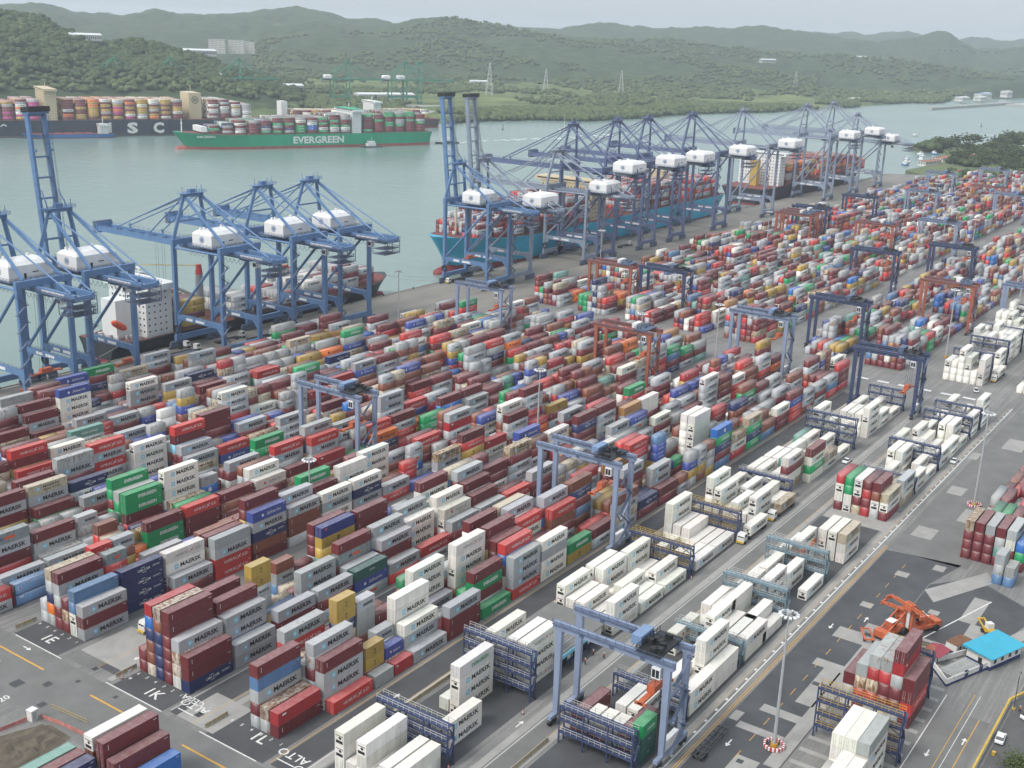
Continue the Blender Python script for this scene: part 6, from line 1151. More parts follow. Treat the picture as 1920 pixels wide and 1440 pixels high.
truck(157.5, 207.7, math.pi, 'white cab waiting beside the tall maroon stack, empty trailer'); truck(324, 398.2, 0.0, 'white cab with empty trailer by the feeder ship stern'); truck(324, 391.5, 0.0, 'second white cab with empty trailer on the quay, left'); truck(352, 393.5, 0.0, 'white cab with empty trailer under the middle light blue crane'); truck(364, 386, 0.0, 'empty trailer and cab between crane legs on the quay'); truck(519, 398.5, math.pi, 'white truck at the turquoise ship bow'); truck(700, 385, 0.0, 'white truck on the quay amid violet cranes'); truck(930, 378, 0.0, 'white truck far along the quay')
truck(201, 80.6, 0.0, 'empty skeletal trailer parked alone on the wide road', cab=False); loose_box(144.0, 201.2, 0, L20, 'k', 'short steel-blue box on the ground behind the tall maroon stack') if False else None
def car(x, y, rz, label, pickup=False, paint=M_CAR):
    t = empty('pickup_truck' if pickup else 'parked_car', (x, y, 0), rz, label, 'pickup' if pickup else 'car'); L, W = (5.2, 1.9) if pickup else (4.3, 1.75)
    sec = [(0, .45, .8), (.25, .35, .95), (1.1, .33, 1.0), (3.0, .33, 1.0), (L-.25, .35, .92), (L, .45, .75)]
    m = MB(); m.loft([[(x_, -W/2*(1 if 0 < x_ < L else .85), a), (x_, -W/2*(1 if 0 < x_ < L else .82), b_), (x_, W/2*(1 if 0 < x_ < L else .82), b_), (x_, W/2*(1 if 0 < x_ < L else .85), a)] for x_, a, b_ in sec]); bd = m.build('body', paint, t)
    a0, a1, a2, a3 = (1.7, 2.1, 3.3, 3.9) if pickup else (.55, 1.1, 2.7, 3.35); q = W/2-.08
    m = MB(); m.loft([[(a0, -q, .97), (a3, -q, .97), (a3, q, .97), (a0, q, .97)], [(a1, -q+.14, 1.5), (a2, -q+.14, 1.5), (a2, q-.14, 1.5), (a1, q-.14, 1.5)]]); m.build('window', M_GLASS, t); MB().loft([[(a1-.03, -q+.12, 1.505), (a2+.03, -q+.12, 1.505), (a2+.03, q-.12, 1.505), (a1-.03, q-.12, 1.505)], [(a1+.1, -q+.2, 1.56), (a2-.1, -q+.2, 1.56), (a2-.1, q-.2, 1.56), (a1+.1, q-.2, 1.56)]]).build('roof', paint, t)
    if pickup: MB().box(.2, 1.6, -.75, .75, .99, 1.02).build('load_bed', M_BLACK, t)
    wheels(t, [(.85, -W/2+.08), (.85, W/2-.08), (L-.9, -W/2+.08), (L-.9, W/2-.08)], .34, .22)
    for s in (-1, 1): MB().box(L-.06, L+.01, s*.6-.18, s*.6+.18, .68, .84).build('headlight', M_SIGNW, t)
    return t
car(381, 116.4, math.pi, 'white pickup in the inner lane beside the green-boxed stack', True); car(406, 86.6, math.pi, 'white pickup on the wide road edge beside the reefers', True); car(497, 102.2, .3, 'white pickup with dark load bed at the cross road', True); car(232.5, 32.6, .05, 'white car parked in the lower right lot, nearer the yellow rail'); car(245.5, 30.6, -.5, 'white car at the right edge of the lower right lot')
# forklift on the quay
t = empty('forklift', (359.3, 375.3, 0), .4, 'yellow forklift driving on the quay between crane legs', 'forklift'); MB().box(-1.4, 1.2, -.8, .8, .35, 1.3).build('body', mat("yellow_machine", (.52, .33, .03), .5), t); m = MB(); [m.beam((a, b, 1.3), (a*.8, b, 2.5), .1) for a in (-.8, .9) for b in (-.7, .7)]; m.box(-.9, 1.0, -.8, .8, 2.5, 2.62); m.build('overhead_guard', M_SIGNW, t); m = MB(); [m.box(1.3, 1.45, b-.07, b+.07, .2, 3.2) for b in (-.5, .5)]; [m.box(1.45, 2.6, b-.07, b+.07, .2, .28) for b in (-.4, .4)]; m.build('fork_mast', M_STEEL, t); wheels(t, [(-.9, -.75), (-.9, .75), (.8, -.75), (.8, .75)], .38, .3)

# orange yard machines parked behind the maroon stack
def handler(x, y, rz, label, tall):
    t = empty('container_handler', (x, y, 0), rz, label, 'container handler', 'orange container handlers'); m = MB(); m.box(-4.5, 4.0, -1.5, 1.5, .9, 1.7); m.box(-5.2, -3.2, -1.7, 1.7, 1.0, 2.6); m.build('chassis', M_ORNG, t)
    for q in ((2.8, -1.9), (2.8, 1.9), (-3.6, -1.6), (-3.6, 1.6)): MB().tube((q[0], q[1]-.4, .9), (q[0], q[1]+.4, .9), .9, 16).build('wheel', M_TYRE, t)
    m = MB(); m.box(-1.4, .8, -.9, .9, 1.75, 4.0); c = m.build('cab', M_ORNG, t); MB().box(.81, .85, -.75, .75, 2.5, 3.8).box(-1.2, .6, -.95, -.91, 2.5, 3.8).box(-1.2, .6, .91, .95, 2.5, 3.8).build('window', M_GLASS, c); MB().box(-1.5, .9, -1, 1, 4.02, 4.15).build('cab_roof', M_SIGNW, c)
    H = 8.2 if tall else 5.8; m = MB()
    for s in (-1, 1): m.box(3.6, 4.3, s*1.1-.3, s*1.1+.3, 1.2, H); m.beam((-3, s*1.1, 2.4), (3.7, s*1.1, H-.5), .35)
    for z in (2.5, H*.6, H-.3): m.box(3.7, 4.2, -.8, .8, z, z+.4)
    m.build('mast', M_ORNG, t); m = MB(); m.box(4.5, 5.1, -6.0, 6.0, H-1.0, H-.5); [m.box(4.4, 6.6, s*5.9-.2, s*5.9+.2, H-1.4, H-.4) for s in (-1, 1)]; m.box(4.45, 5.2, -1.4, 1.4, H-1.9, H); m.box(4.6, 5.0, -4.4, 4.4, H-.45, H-.2); m.build('spreader', M_ORNG, t); MB().box(4.31, 4.44, -.5, .5, 1.5, H-2).build('lift_cylinder', M_SIGNW, t)
handler(265.5, 65.6, -.25, 'low orange container handler behind the maroon stack, with mast lowered', False); handler(272.5, 60.5, 2.6, 'orange container handler with taller frame, right of the low one', True)
t = empty('flatbed_frame', (260.5, 69.8, 0), .5, 'orange flatbed frame on wheels left of the orange handlers', 'trailer'); MB().box(-3, 3, -1.2, -.8, .8, 1.1).box(-3, 3, .8, 1.2, .8, 1.1).box(-3, -2.6, -.79, .79, .8, 1.1).box(2.6, 3, -.79, .79, .8, 1.1).build('frame', M_ORNG, t); wheels(t, [(-2, -1), (-2, 1)], .5, .4)
t = empty('tyre_pile', (273, 66.5, 0), 0, 'black scrap tyres heaped beside the orange handlers', 'tyres'); m = MB()
for i in range(16): m.ring((random.uniform(-5, 5), random.uniform(-1.6, 1.6), .25+.35*(i % 3)), .55, .22, 12, 5)
m.build('tyres', M_TYRE, t)
for x, y in ((282, 62.5), (279.5, 63.5), (277.4, 64.6), (283.5, 65.0), (280.8, 66.2)): tag(MB().box(-.6, .6, -.25, .25, .005, .5).build('wheel_block', M_YRAIL, None, (x, y, 0)), 'low yellow block in the cluster behind the orange handlers', 'block', 'yellow blocks')

# ---------------------------------------------------------------- buildings on the terminal
B_NAVY = mat("navy_dado", (.02, .03, .11), .6); B_BLUE = mat("cyan_roof_sheet", (.03, .33, .47), .45, var=.1, scale=.4); B_RED = mat("red_roof_sheet", (.26, .035, .05), .5, var=.12, scale=.3); B_GREY = mat("flat_grey_roof", (.16, .16, .155), .85, var=.2, scale=.2)
def oriented(name, x, y, rz, label, cat): return empty(name, (x, y, 0), rz, label, cat)
# small office with bright blue roof and its walled yard (local x along its front wall)
a = math.atan2(37.08-47.39, 274.07-265.51)   # roof long edge
t = oriented('guard_house', 269.6, 42.4, R(-21), 'white and navy office with bright cyan roof at the right', 'building')
MB().box(-6.0, 6.0, -3.2, 3.2, 1.0, 3.3).build('wall', W_WALL, t); MB().box(-6.04, 6.04, -3.24, 3.24, 0, .998).build('dado', B_NAVY, t); MB().add([(-6.8, -4.0, 3.3), (6.8, -4.0, 3.3), (6.8, 4.0, 3.3), (-6.8, 4.0, 3.3), (-6.8, -4.0, 3.45), (6.8, -4.0, 3.45), (6.8, 4.0, 3.9), (-6.8, 4.0, 3.9)], [(3, 2, 1, 0), (4, 5, 6, 7), (0, 1, 5, 4), (1, 2, 6, 5), (2, 3, 7, 6), (3, 0, 4, 7)]).build('roof', B_BLUE, t)
for x in (-4.2, -1.4, 1.6, 4.2): MB().box(x-.5, x+.5, -3.27, -3.245, 1.5, 2.6).build('window', M_GLASS, t)
MB().box(-6.07, -6.045, -1, 0, .05, 2.2).build('door', M_GLASS, t)
w = oriented('yard_wall', 0, 0, 0, 'low white wall with navy base around the office yard', 'wall'); pw = [(256.4, 53.2), (249.5, 47.9), (263.6, 42.2), (274.6, 38.0)]
for (xa, ya), (xb, yb) in zip(pw[:-1], pw[1:]): m = MB(); m.beam((xa, ya, 1.25), (xb, yb, 1.25), .25, 1.3); m.build('wall', W_WALL, w); m = MB(); m.beam((xa, ya, .3), (xb, yb, .3), .29, .6); m.build('dado', B_NAVY, w)
m = MB(); m.beam((256.4, 53.4, 1.25), (266.4, 47.9, 1.25), .25, 1.3); m.build('wall', W_WALL, w)
for (x, y) in ((256.0, 45.3), (261.0, 43.3), (267.2, 40.8)): MB().beam((x-.55, y+.22-.05, .95), (x+.55, y-.22-.05, .95), .42, 1.9).build('pier', B_NAVY, w)
t = oriented('steel_pergola', 256.5, 47.0, R(-21), 'open grid of pale steel joists over the office yard', 'pergola'); m = MB(); [m.box(x-.07, x+.07, -2.2, 2.2, 1.7, 1.9) for x in np.linspace(-4.4, 5.4, 16)]; [m.box(-4.6, 5.6, y-.08, y+.08, 1.5, 1.68) for y in (-2, 0, 2)]; m.build('joists', M_GALV, t)
t = oriented('shelter', 259.6, 53.3, R(-12), 'small shelter with dark red roof beside the office', 'shelter'); m = MB(); [m.box(x-.08, x+.08, y-.08, y+.08, 0, 2.7) for x in (-2.4, 2.4) for y in (-1.8, 1.8)]; m.build('posts', M_STEEL, t); MB().box(-2.3, 2.3, 1.0, 1.75, 0, 1.9).build('back_wall', mat("blue_tarp", (.08, .2, .36), .6), t); MB().add([(-3, -2.4, 2.7), (3, -2.4, 2.7), (3, 2.4, 2.7), (-3, 2.4, 2.7), (-3, 0, 3.3), (3, 0, 3.3)], [(0, 1, 5, 4), (2, 3, 4, 5), (1, 2, 5), (3, 0, 4), (3, 2, 1, 0)]).build('roof', B_RED, t)
t = oriented('site_hut', 268.5, 50.2, R(-20), 'white hut with rusty brown roof behind the cyan-roofed office', 'hut'); MB().box(-3, 3, -1.5, 1.5, .8, 2.5).build('wall', W_WALL, t); MB().box(-3.03, 3.03, -1.53, 1.53, 0, .798).build('dado', B_NAVY, t); MB().box(-3.1, 3.1, -1.6, 1.6, 2.51, 2.62).build('roof', mat("rusty_roof", (.16, .075, .04), .8, var=.35, scale=.9), t); [MB().box(x-.35, x+.35, -1.56, -1.54, 1.2, 2.1).build('window', M_GLASS, t) for x in (-1.6, 0, 1.6)]
t = empty('yellow_loader', (281.5, 46.3, 0), .8, 'yellow loader with white cab behind the cyan-roofed office', 'loader'); MB().box(-2.2, 1.2, -1.0, 1.0, .7, 1.7).build('body', MATS["yellow_machine"], t); c = MB().box(-.9, .6, -.8, .8, 1.72, 3.1).build('cab', W_WALL, t); MB().box(.61, .64, -.7, .7, 2.0, 2.9).build('window', M_GLASS, c); m = MB(); [m.beam((1.0, s*.8, 1.4), (3.6, s*.8, 2.4), .3) for s in (-1, 1)]; m.beam((3.6, -1, 2.3), (3.6, 1, 2.3), .4); m.build('boom', MATS["yellow_machine"], t); wheels(t, [(-1.5, -1), (-1.5, 1), (.9, -1), (.9, 1)], .6, .45)
# reefer workshop between the plug racks
t = oriented('workshop', 0, 0, 0, 'low workshop with grey flat roof and pale blue fascia between reefers', 'building'); MB().box(200.3, 219.6, 121.2, 135.4, 1.0, 4.0).build('wall', W_WALL, t); MB().box(200.26, 219.64, 121.16, 135.44, 0, .998).build('dado', B_NAVY, t); r0 = MB().box(199.4, 220.6, 120.2, 136.2, 4.01, 4.3).build('roof', B_GREY, t); MB().box(199.4, 212.6, 119.9, 120.18, 3.4, 4.28).build('fascia', mat("pale_blue_fascia", (.16, .45, .58), .5), t)
m = MB(); [m.box(199.8, 209.5, y-.06, y+.06, 4.32, 4.5) for y in np.linspace(120.8, 135.4, 9)]; m.build('roof_rails', M_GALV, r0); [MB().box(x, x+2.2, 121.12, 121.155, 0.05, 2.8).build('door', M_GLASS, t) for x in (202, 206.5, 211)]
m = MB(); [m.box(x-.09, x+.09, 119.95, 120.13, 0, 3.39) for x in (199.7, 204, 208.4, 212.4)]; m.build('column', B_NAVY, t)
# quay-side shelter, timber stack of hatch covers, spreaders on the ground
t = oriented('canopy', 395, 330.5, 0, 'white arched canopy roof behind the stacks near the quay', 'canopy'); m = MB(); n = 8
for i in range(n): y0, y1 = -7+14*i/n, -7+14*(i+1)/n; f = lambda y: 5.2-(y/7)**2*1.6; m.add([(-9, y0, f(y0)), (9, y0, f(y0)), (9, y1, f(y1)), (-9, y1, f(y1)), (-9, y0, f(y0)-.15), (9, y0, f(y0)-.15), (9, y1, f(y1)-.15), (-9, y1, f(y1)-.15)], [(0, 1, 2, 3), (7, 6, 5, 4), (0, 3, 7, 4), (1, 5, 6, 2)])
m.build('roof', S_WHITE, t); m = MB(); [m.box(x-.12, x+.12, y-.12, y+.12, 0, 4.0) for x in (-8.5, 0, 8.5) for y in (-6.4, 6.4)]; m.build('posts', M_STEEL, t)
HC_ = mat("brown_hatch_cover", (.30, .23, .15), .8, var=.25, scale=.5, vscale=(1, 4, 1))
for i, (x, y, l) in enumerate(((379.5, 366.5, 'upper tan hatch cover lying on the quay apron'), (380.5, 366.0, 'lower tan hatch cover under the other on the quay apron'))): tag(MB().box(-6.6, 6.6, -6.6, 6.6, 0, .7).box(-6.4, 6.4, -.1, .1, .705, .78).build('hatch_cover', HC_, None, (x, y, .75 if i == 0 else .02)), l, 'hatch cover')
def ground_spreader(x, y, label):
    t = empty('spreader', (x, y, 0), .05, label, 'spreader', 'orange spreaders lying on the quay'); MB().box(-6, 6, -.5, .5, .4, 1.0).build('beam', M_ORNG, t)
    for s in (-1, 1): MB().box(s*5.8-.3, s*5.8+.3, -1.2, 1.2, .1, 1.1).build('end_beam', M_ORNG, t)
    MB().box(-2, 2, -.9, .9, 1.01, 2.4).build('head_block', M_ORNG, t)
ground_spreader(294, 396, 'orange spreader on the quay behind the feeder ship stern'); ground_spreader(262, 389, 'orange spreader on the quay near the left crane legs'); ground_spreader(243, 390, 'orange spreader on the quay, leftmost one'); loose_box(236, 379, 0, L40, 'n', 'rust-brown open box on the quay at the left edge')
loose_box(404.8-3, 418.8-.4, 0, L40, 'w', 'x') if False else None
e = empty('refrigerated_container', (401.3, 418.0, 17.4), 0, 'white reefer hanging from the crane spreader at the feeder bow', 'refrigerated container')
for nm, me in [('body', BODY[(L40, True)]), ('cooling_unit', ENDS['unit'])] + DEC[('w', L40)]: o = bpy.data.objects.new(nm, me); COL.objects.link(o); o.parent = e; o.color = (.68, .66, .60, .1)

# ---------------------------------------------------------------- lower left corner: dug-up ground, booth, tape fence
sheet("dug_ground", [(96, 184), (112, 183.4), (118.0, 184.6), (118.1, 191.6), (116.4, 193.4), (112.4, 195.2), (109.2, 196.2), (100, 199.2)], Z1+.004, mat("bare_earth", (.10, .085, .062), .95, var=.35, scale=.5, vscale=(1, 1, 1)))
m = MB(); n = 16; XX, YY = np.meshgrid(np.linspace(105, 117.2, n), np.linspace(184.6, 193.6, n)); HH = .9*vnoise(XX/1.4, YY/1.4, 3)*np.clip(1-((XX-111.5)/6.2)**4, 0, 1)*np.clip(1-((YY-189)/4.6)**4, 0, 1)
m.add([(x, y, z+Z2) for x, y, z in zip(XX.ravel(), YY.ravel(), HH.ravel())], [(i*n+j, i*n+j+1, (i+1)*n+j+1, (i+1)*n+j) for i in range(n-1) for j in range(n-1)]); structure(m.build("earth_mound", MATS["bare_earth"]))
t = empty('utility_booth', (117.0, 196.2, 0), .1, 'small pale grey cabinet beside the dug-up ground', 'cabinet'); MB().box(-.75, .75, -.75, .75, 0, 2.3).build('housing', W_WALL, t); MB().box(-.85, .85, -.85, .85, 2.31, 2.5).build('roof', S_WHITE, t); MB().box(-.5, .5, -.78, -.755, .2, 2.0).build('door', mat("grey_door", (.35, .37, .38), .6), t)
m = MB(); PT = [(105, 199.6), (110.5, 197.4), (116.0, 196.6)]; [m.beam((xa, ya, .55), (xb, yb, .55), .06, .9) for (xa, ya), (xb, yb) in zip(PT[:-1], PT[1:])]; tag(m.build('mesh_fence', mat("pink_mesh", (.46, .18, .16), .8, var=.3, scale=.8)), 'faded red mesh fence left of the grey cabinet', 'fence')
m = MB(); PT = [(118.4, 195.4), (119.3, 190), (119.9, 183)]; [m.beam((xa, ya, .5), (xb, yb, .5), .06, .9) for (xa, ya), (xb, yb) in zip(PT[:-1], PT[1:])]; tag(m.build('mesh_fence', MATS["pink_mesh"]), 'faded red mesh fence between the cabinet and the stacked boxes', 'fence')
m = MB(); m.rail([(121.6, 196.4, 0), (122.6, 185.8, 0)], 1.3, .06, 2.2); tag(m.build('railing', M_YRAIL), 'thin yellow railing beside the cross road at lower left', 'railing')
m = MB(); m.beam((121.5, 186.8, .01), (123, 183.4, .01), .3, .01)
def left_box(x, y, n, codes, labels):
    for k, c in enumerate(codes):
        loose_box(x, y, (n-1-k)*TH, L40, c, labels[k])
left_box(107.8, 162.4, 5, 'lnMm', ['white reefer with rust specks atop the lower left stack', 'rust-brown box under the white reefer, lower left', 'grey star-logo box low in the lower left stack', 'maroon box near the ground, lower left stack']); left_box(107.8, 159.2, 5, 'mmMn', ['maroon box atop the lower left stack beside the white reefer', 'maroon box, second down beside the white reefer stack', 'grey star box low beside the white reefer stack', 'rust-brown box low beside the white reefer stack']); left_box(107.8, 156.3, 4, 'mnm', ['maroon box one step down in the lower left stack', 'rust-brown box under the stepped maroon one, lower left', 'maroon box low in the stepped lower left stack']); left_box(107.8, 153.4, 3, 'KK', ['bright blue box at the bottom edge, lower left', 'bright blue box under the bright blue one, lower left'])
left_box(94.8, 166.2, 4, 'cm', ['mint teal box at the bottom left corner', 'maroon box under the mint teal one']); left_box(94.8, 163.4, 4, 'mm', ['dusty maroon box right of the mint teal one', 'maroon box under the dusty maroon one, bottom left']); left_box(94.8, 160.6, 4, 'bb', ['navy box with faded roof at the bottom left edge', 'navy box under the faded navy one'])

# ---------------------------------------------------------------- barriers, signs, people, lower right corner
M_BARR = mat("weathered_concrete_barrier", (.27, .25, .21), .85, var=.25, scale=1.0)
def barrier(x0, x1, y, label, stripe_=True):
    t = empty('concrete_barrier', (x0, y, 0), 0, label, 'barrier', 'concrete barriers at the block ends'); MB().loft([[(x, -.35, 0), (x, -.15, .35), (x, -.1, 1.0), (x, .1, 1.0), (x, .15, .35), (x, .35, 0)] for x in (0, x1-x0)]).build('wall', M_BARR, t)
    if stripe_:
        m = MB(); [m.add([(k, -.155, .45), (k+.5, -.155, .45), (k+.9, -.115, .9), (k+.4, -.115, .9)], [(0, 1, 2, 3)]) for k in np.arange(.2, x1-x0-1, 1.1)]; m.build('hazard_stripes', M_YRAIL, t)
barrier(137.5, 143.0, 196.4, 'short barrier with worn stripes left of the tall maroon stack'); barrier(136.5, 142.5, 166.2, 'short barrier with worn stripes left of the block painted 1L'); barrier(136.5, 142, 232.4, 'short barrier at the end of the block painted 1E'); barrier(158, 186, 138.7, 'long pale barrier with yellow foot beside the green-lettered reefers'); barrier(140, 176, 108.0, 'long barrier with yellow foot left of the nearest gantry')
for x, y, lb in ((139.2, 193.6, 'small white sign board on a weighted foot near painted 1K'),): t = empty('sign_board', (x, y, 0), .3, lb, 'sign'); MB().tube((0, 0, 0), (0, 0, .12), .4, 12).build('foot', M_GALV, t); MB().tube((0, 0, .12), (0, 0, 2.1), .04, 6).build('post', M_GALV, t); MB().box(-.45, .45, -.03, .03, 1.4, 2.2).build('panel', M_SIGNW, t)
def rw_cone(x, y, label): t = empty('traffic_bollard', (x, y, 0), 0, label, 'bollard', 'red and white plastic bollards'); m = MB(); [(setattr(m, 'cur', k % 2), m.tube((0, 0, .22*k), (0, 0, .22*k+.22), .2-.02*k, 10, .18-.02*k)) for k in range(5)]; m.build('body', [M_RW_R, M_SIGNW], t); MB().box(-.3, .3, -.3, .3, -.0, .05).build('base', M_BLACK, t)
rw_cone(138.0, 195.0, 'red and white bollard near the sign board at painted 1K'); rw_cone(156.0, 118.2, 'red and white bollard at the foot of the bottom centre rack'); rw_cone(181.0, 117.6, 'red and white bollard in front of the tall navy rack'); rw_cone(262.0, 118.2, 'red and white bollard at the foot of the yellow-railed rack')
M_SKIN = mat("skin", (.28, .16, .11), .6); M_VEST = mat("orange_vest", (.55, .12, .03), .6); M_TROU = mat("dark_trousers", (.02, .025, .04), .7); M_HELM = mat("white_helmet", (.65, .65, .63), .4)
def skin_mesh(name, V, E_, r, m, parent):
    me = bpy.data.meshes.new(name); me.from_pydata(V, E_, []); o = bpy.data.objects.new(name, me); COL.objects.link(o); md = o.modifiers.new("skin", 'SKIN'); sv = me.skin_vertices[0].data
    for i, q in enumerate(r): sv[i].radius = (q, q)
    sv[0].use_root = True; o.modifiers.new("smooth", 'SUBSURF').levels = 1; me.materials.append(m); o.parent = parent; return o
def person(x, y, rz, label, stride=.18, arm=.2):
    t = empty('person', (x, y, 0), rz, label, 'person')
    V = [(0, 0, .95), (0, 0, 1.2), (0, 0, 1.42), (0, .01, 1.54), (0, .02, 1.66), (0, .19, 1.42), (arm*.4, .25, 1.15), (arm, .24, .90), (0, -.19, 1.42), (-arm*.4, -.25, 1.15), (-arm, -.24, .90), (0, .10, .90), (stride*.6, .11, .50), (stride*.5, .11, .09), (0, -.10, .90), (-stride*.4, -.11, .50), (-stride, -.11, .09), (stride*.5+.2, .11, .04), (-stride+.2, -.11, .04)]
    E_ = [(0, 1), (1, 2), (2, 3), (3, 4), (2, 5), (5, 6), (6, 7), (2, 8), (8, 9), (9, 10), (0, 11), (11, 12), (12, 13), (0, 14), (14, 15), (15, 16), (13, 17), (16, 18)]
    skin_mesh('body', V, E_, [.14, .13, .13, .055, .10, .07, .05, .045, .07, .05, .045, .10, .075, .05, .10, .075, .05, .045, .045], M_SKIN, t)
    v2 = [(0, 0, .98), (0, 0, 1.2), (0, 0, 1.40)]; skin_mesh('vest', v2, [(0, 1), (1, 2)], [.165, .165, .175], M_VEST, t); v3 = [(0, 0, .95), (0, .10, .90), (stride*.6, .11, .50), (stride*.5, .11, .14), (0, -.10, .90), (-stride*.4, -.11, .50), (-stride, -.11, .14)]; skin_mesh('trousers', v3, [(0, 1), (1, 2), (2, 3), (0, 4), (4, 5), (5, 6)], [.155, .115, .09, .065, .115, .09, .065], M_TROU, t)
    MB().tube((0, .02, 1.70), (0, .02, 1.80), .125, 12, .08).tube((0, .02, 1.685), (0, .02, 1.70), .15, 12).build('helmet', M_HELM, t)
for x, y, rz, lb in ((206.4, 117.6, .4, 'person in orange vest beside the workshop fascia, standing'), (211.0, 118.2, 2.0, 'person in orange vest near the workshop door, walking'), (211.3, 115.5, 1.2, 'person in orange vest standing farthest out in the lane'), (248.5, 31.8, .5, 'person standing beside the car at the lower right edge')): person(x, y, rz, lb)
w = empty('crash_rail', (0, 0, 0), 0, 'white wall topped by a yellow rail along the lower right lot', 'barrier'); m = MB(); m.box(196, 252, 34.3, 34.6, 0, 1.0); m.build('wall', W_WALL, w); m = MB(); m.beam((196, 34.45, 1.35), (250.6, 34.45, 1.35), .45, .35); m.beam((250.6, 34.45, 1.35), (256.5, 32.2, 1.35), .45, .35); m.build('rail', M_YRAIL, w); m = MB(); [m.box(x-.1, x+.1, 34.35, 34.55, 1.005, 1.2) for x in np.arange(197, 250, 3)]; m.build('posts', M_STEEL, w)
t = empty('street_lamp', (249.2, 33.2, 0), 0, 'thin dark lamp post on a yellow foot near the lower right lot', 'street lamp'); MB().tube((0, 0, .4), (0, 0, 8.2), .09, 8).build('pole', M_STEEL, t); MB().tube((0, 0, 0), (0, 0, .4), .4, 10).build('base', M_YRAIL, t); m = MB(); m.beam((0, 0, 8.1), (1.4, 0, 8.4), .08); m.box(1.2, 1.9, -.15, .15, 8.33, 8.48); m.build('lamp_arm', M_STEEL, t)
for x, y in ((228.5, 32.6), (236.5, 33.0), (221.6, 31.8)): tag(MB().tube((0, 0, 0), (0, 0, .75), .42, 12).build('yellow_post', M_YRAIL, None, (x, y, 0)), 'stubby yellow post in the lower right lot', 'bollard', 'stubby yellow posts')
m = MB(); 
def crown(n, c, rad, lo, hi): P = np.array(c)+rng.normal(0, 1, (n, 3))*np.array(rad); return P, rng.uniform(lo, hi, n)
t = empty('shrub', (226.0, 27.2, 0), 0, 'leafy green shrub in the bottom right corner', 'shrub'); P, S = crown(900, (0, 0, 1.6), (1.5, 1.5, .8), .10, .28); o = clumps('foliage', P, S, M_LEAF2, .5); o.parent = t; MB().tube((0, 0, 0), (.1, .1, 1.6), .10, 6, .05).build('trunk', M_TRUNK, t)
def tree(x, y, z, h, r, label, n=150):
    t = empty('tree', (x, y, z), random.uniform(0, 6), label, 'tree', 'trees beyond the end of the yard'); m = MB(); m.tube((0, 0, -.5), (0, 0, h*.6), h*.035, 7, h*.015)
    for k in range(4): a = k*1.6; m.tube((0, 0, h*.4), (r*.55*math.cos(a), r*.55*math.sin(a), h*.75), h*.014, 5, h*.006)
    m.build('trunk', M_TRUNK, t); Ps, Ss = [], []
    for k in range(9): a, q = random.uniform(0, 6.28), random.uniform(.1, .75)*r; P, S = crown(n//9, (q*math.cos(a), q*math.sin(a), h*random.uniform(.5, .85)), (r*.28, r*.28, h*.10), h*.035, h*.085); Ps.append(P); Ss.append(S)
    o = clumps('crown', np.concatenate(Ps), np.concatenate(Ss), M_LEAF, .7); o.parent = t
TS = [(1762, 440, 20, 17), (1795, 428, 23, 18), (1725, 452, 17, 14), (1830, 402, 19, 15), (1600, 372, 18, 16), (1555, 360, 17, 15), (1510, 372, 19, 16), (1470, 330, 20, 17), (1500, 312, 18, 15), (1560, 322, 21, 17), (1625, 330, 19, 16), (1440, 300, 17, 15), (1680, 352, 20, 16), (1730, 385, 18, 15), (1660, 402, 18, 15), (1540, 290, 18, 16), (1470, 275, 17, 14), (1600, 288, 19, 16), (1850, 330, 19, 16), (1920, 398, 20, 17)]
structure(MB().prism([(1352, 372), (1390, 402), (1480, 398), (1560, 420), (1690, 436), (1770, 470), (1850, 440), (2150, 420), (2600, 300), (2600, 240), (1500, 255), (1352, 300)], -6, .003).build("green_bank", mat("bank_grass", (.06, .10, .035), .9, col2=(.14, .16, .07), scale=.03)))
structure(MB().prism([(1690, 470), (1725, 500), (1790, 476), (1830, 448), (1760, 446)], -6, -.5).build("islet", mat("islet_mud", (.09, .09, .055), .9)))
for i, (x, y, h, r) in enumerate(TS): tree(x, y, 0, h, r, f"broad green tree beyond the yard end, {ORD[i]} by distance of its clump", 200)
x = rng.uniform(1365, 2150, 1500); y = rng.uniform(258, 465, 1500); ok = (y < 372+(x-1352)*.09) & ((vnoise(x/40, y/40, 8) > .45)); ok2 = (x > 1695) & (x < 1825) & (y > 452)
kx, ky = np.concatenate([x[ok], rng.uniform(1700, 1820, 110)]), np.concatenate([y[ok], rng.uniform(455, 482, 110)]); forest("waterside_trees", [((kx, ky, np.zeros(len(kx))), 2.5, 6, 4)], M_LEAF, "dense green trees filling the bank beyond the yard", "trees")
for i, (x, y, w, d) in enumerate(((1560, 398, 60, 14), (1620, 385, 40, 12), (1700, 300, 44, 16), (1870, 360, 70, 18), (1640, 268, 36, 14), (1480, 400, 40, 10))): building('waterside_shed', x, y, R(-12), w, d, 5, f"pale roofed waterside shed among the trees, {ORD[i]} one from the left", roof=random.choice((W_ROOF, T_ROOF)), z=0, pitch=1.5, cat='shed')
for i in range(7): boat('moored_boat', 1480+32*i, 432+6*(i % 3)+i*2, R(-10+9*i), random.uniform(14, 24), 6, S_WHITE if i % 2 else S_BLUE, f"small boat moored off the bank, {ORD[i]} from the left", 'boat', (4, 10, 2.0), 0)
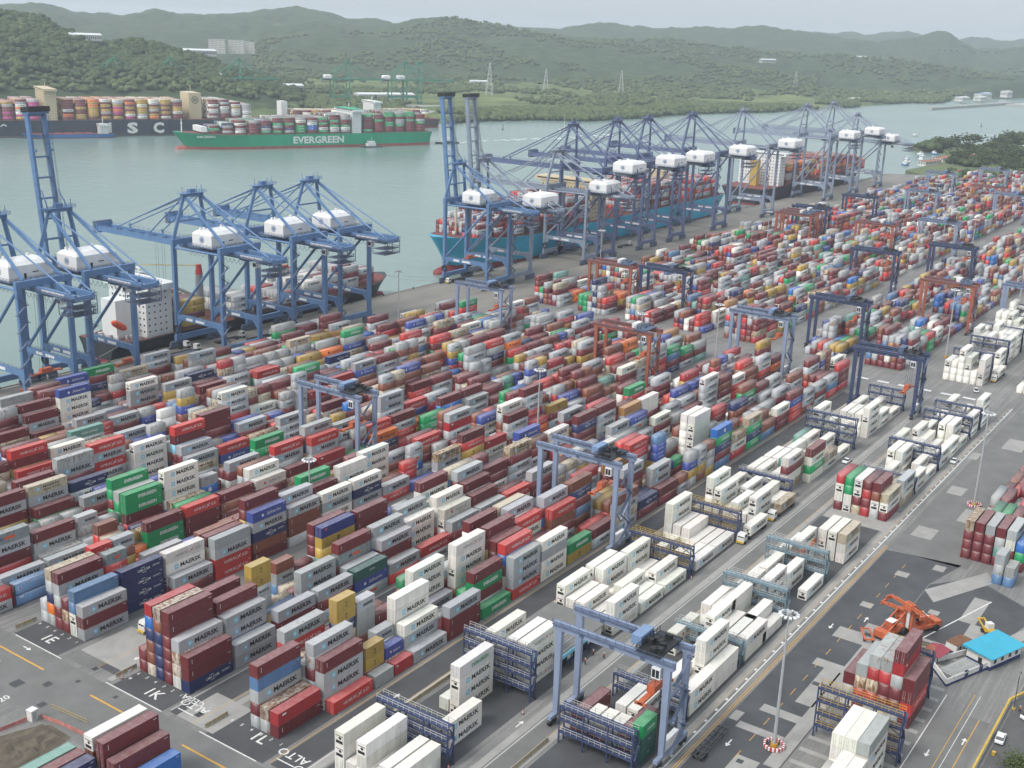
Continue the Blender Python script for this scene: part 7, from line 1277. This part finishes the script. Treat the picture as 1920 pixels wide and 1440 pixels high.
# soaring birds
def bird(x, y, z, rz, s, label):
    t = empty('bird', (x, y, z), rz, label, 'bird'); m = MB(); m.loft([[(u*.55*s, r*.09*s*math.cos(a), r*.09*s*math.sin(a)) for a in np.linspace(0, 6.283, 9)[:-1]] for u, r in ((-1, .15), (-.5, .8), (0, 1), (.6, .7), (.85, .55), (1.05, .2))])
    for k in (-1, 1): m.add([(.25*s, k*.05*s, .03*s), (-.15*s, k*.05*s, .03*s), (-.12*s, k*.75*s, .16*s), (.12*s, k*.8*s, .16*s), (-.1*s, k*1.0*s, .12*s), (.0, k*1.02*s, .12*s)], [(0, 1, 2, 3), (3, 2, 4, 5)])
    m.add([(-.5*s, -.06*s, 0), (-.5*s, .06*s, 0), (-.85*s, .16*s, 0), (-.85*s, -.16*s, 0)], [(0, 1, 2, 3)]); m.build('body', M_BLACK, t)
for x, y, z, rz, s, lb in [(350.0, 231.6, 121.8, 2.4, 1.6, 'large dark soaring bird above the far meadow'), (449.7, 260.8, 126.6, 0.6, 1.3, 'small dark bird gliding in front of the far hills'), (507.5, 318.5, 107.7, 1.0, 1.0, 'tiny dark bird low over the far shore'), (352.0, 382.5, 123.7, 0.2, 1.2, 'dark bird flying near the far apartments'), (357.6, 346.0, 89.8, 0.4, 1.0, 'dark bird low over the water before the green hull')]: bird(x, y, z, rz, s, lb)

# ---------------------------------------------------------------- everything else in the stacks, and the air
YARD_BULK = [b for b in BOX if not b.get('own')]
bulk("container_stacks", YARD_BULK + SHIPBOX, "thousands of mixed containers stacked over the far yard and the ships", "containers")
hz = bpy.data.materials.new("haze_air"); hz.use_nodes = True; nt = hz.node_tree; [nt.nodes.remove(n) for n in list(nt.nodes) if n.type == 'BSDF_PRINCIPLED']
pv = nt.nodes.new("ShaderNodeVolumePrincipled"); pv.inputs["Density"].default_value = .00009; pv.inputs["Color"].default_value = (.84, .91, 1.0, 1); pv.inputs["Anisotropy"].default_value = .25
nt.links.new(pv.outputs[0], nt.nodes["Material Output"].inputs["Volume"])
tag(MB().box(-3200, 12200, -3200, 12200, -10.5, 262).build("haze", hz), kind='stuff')
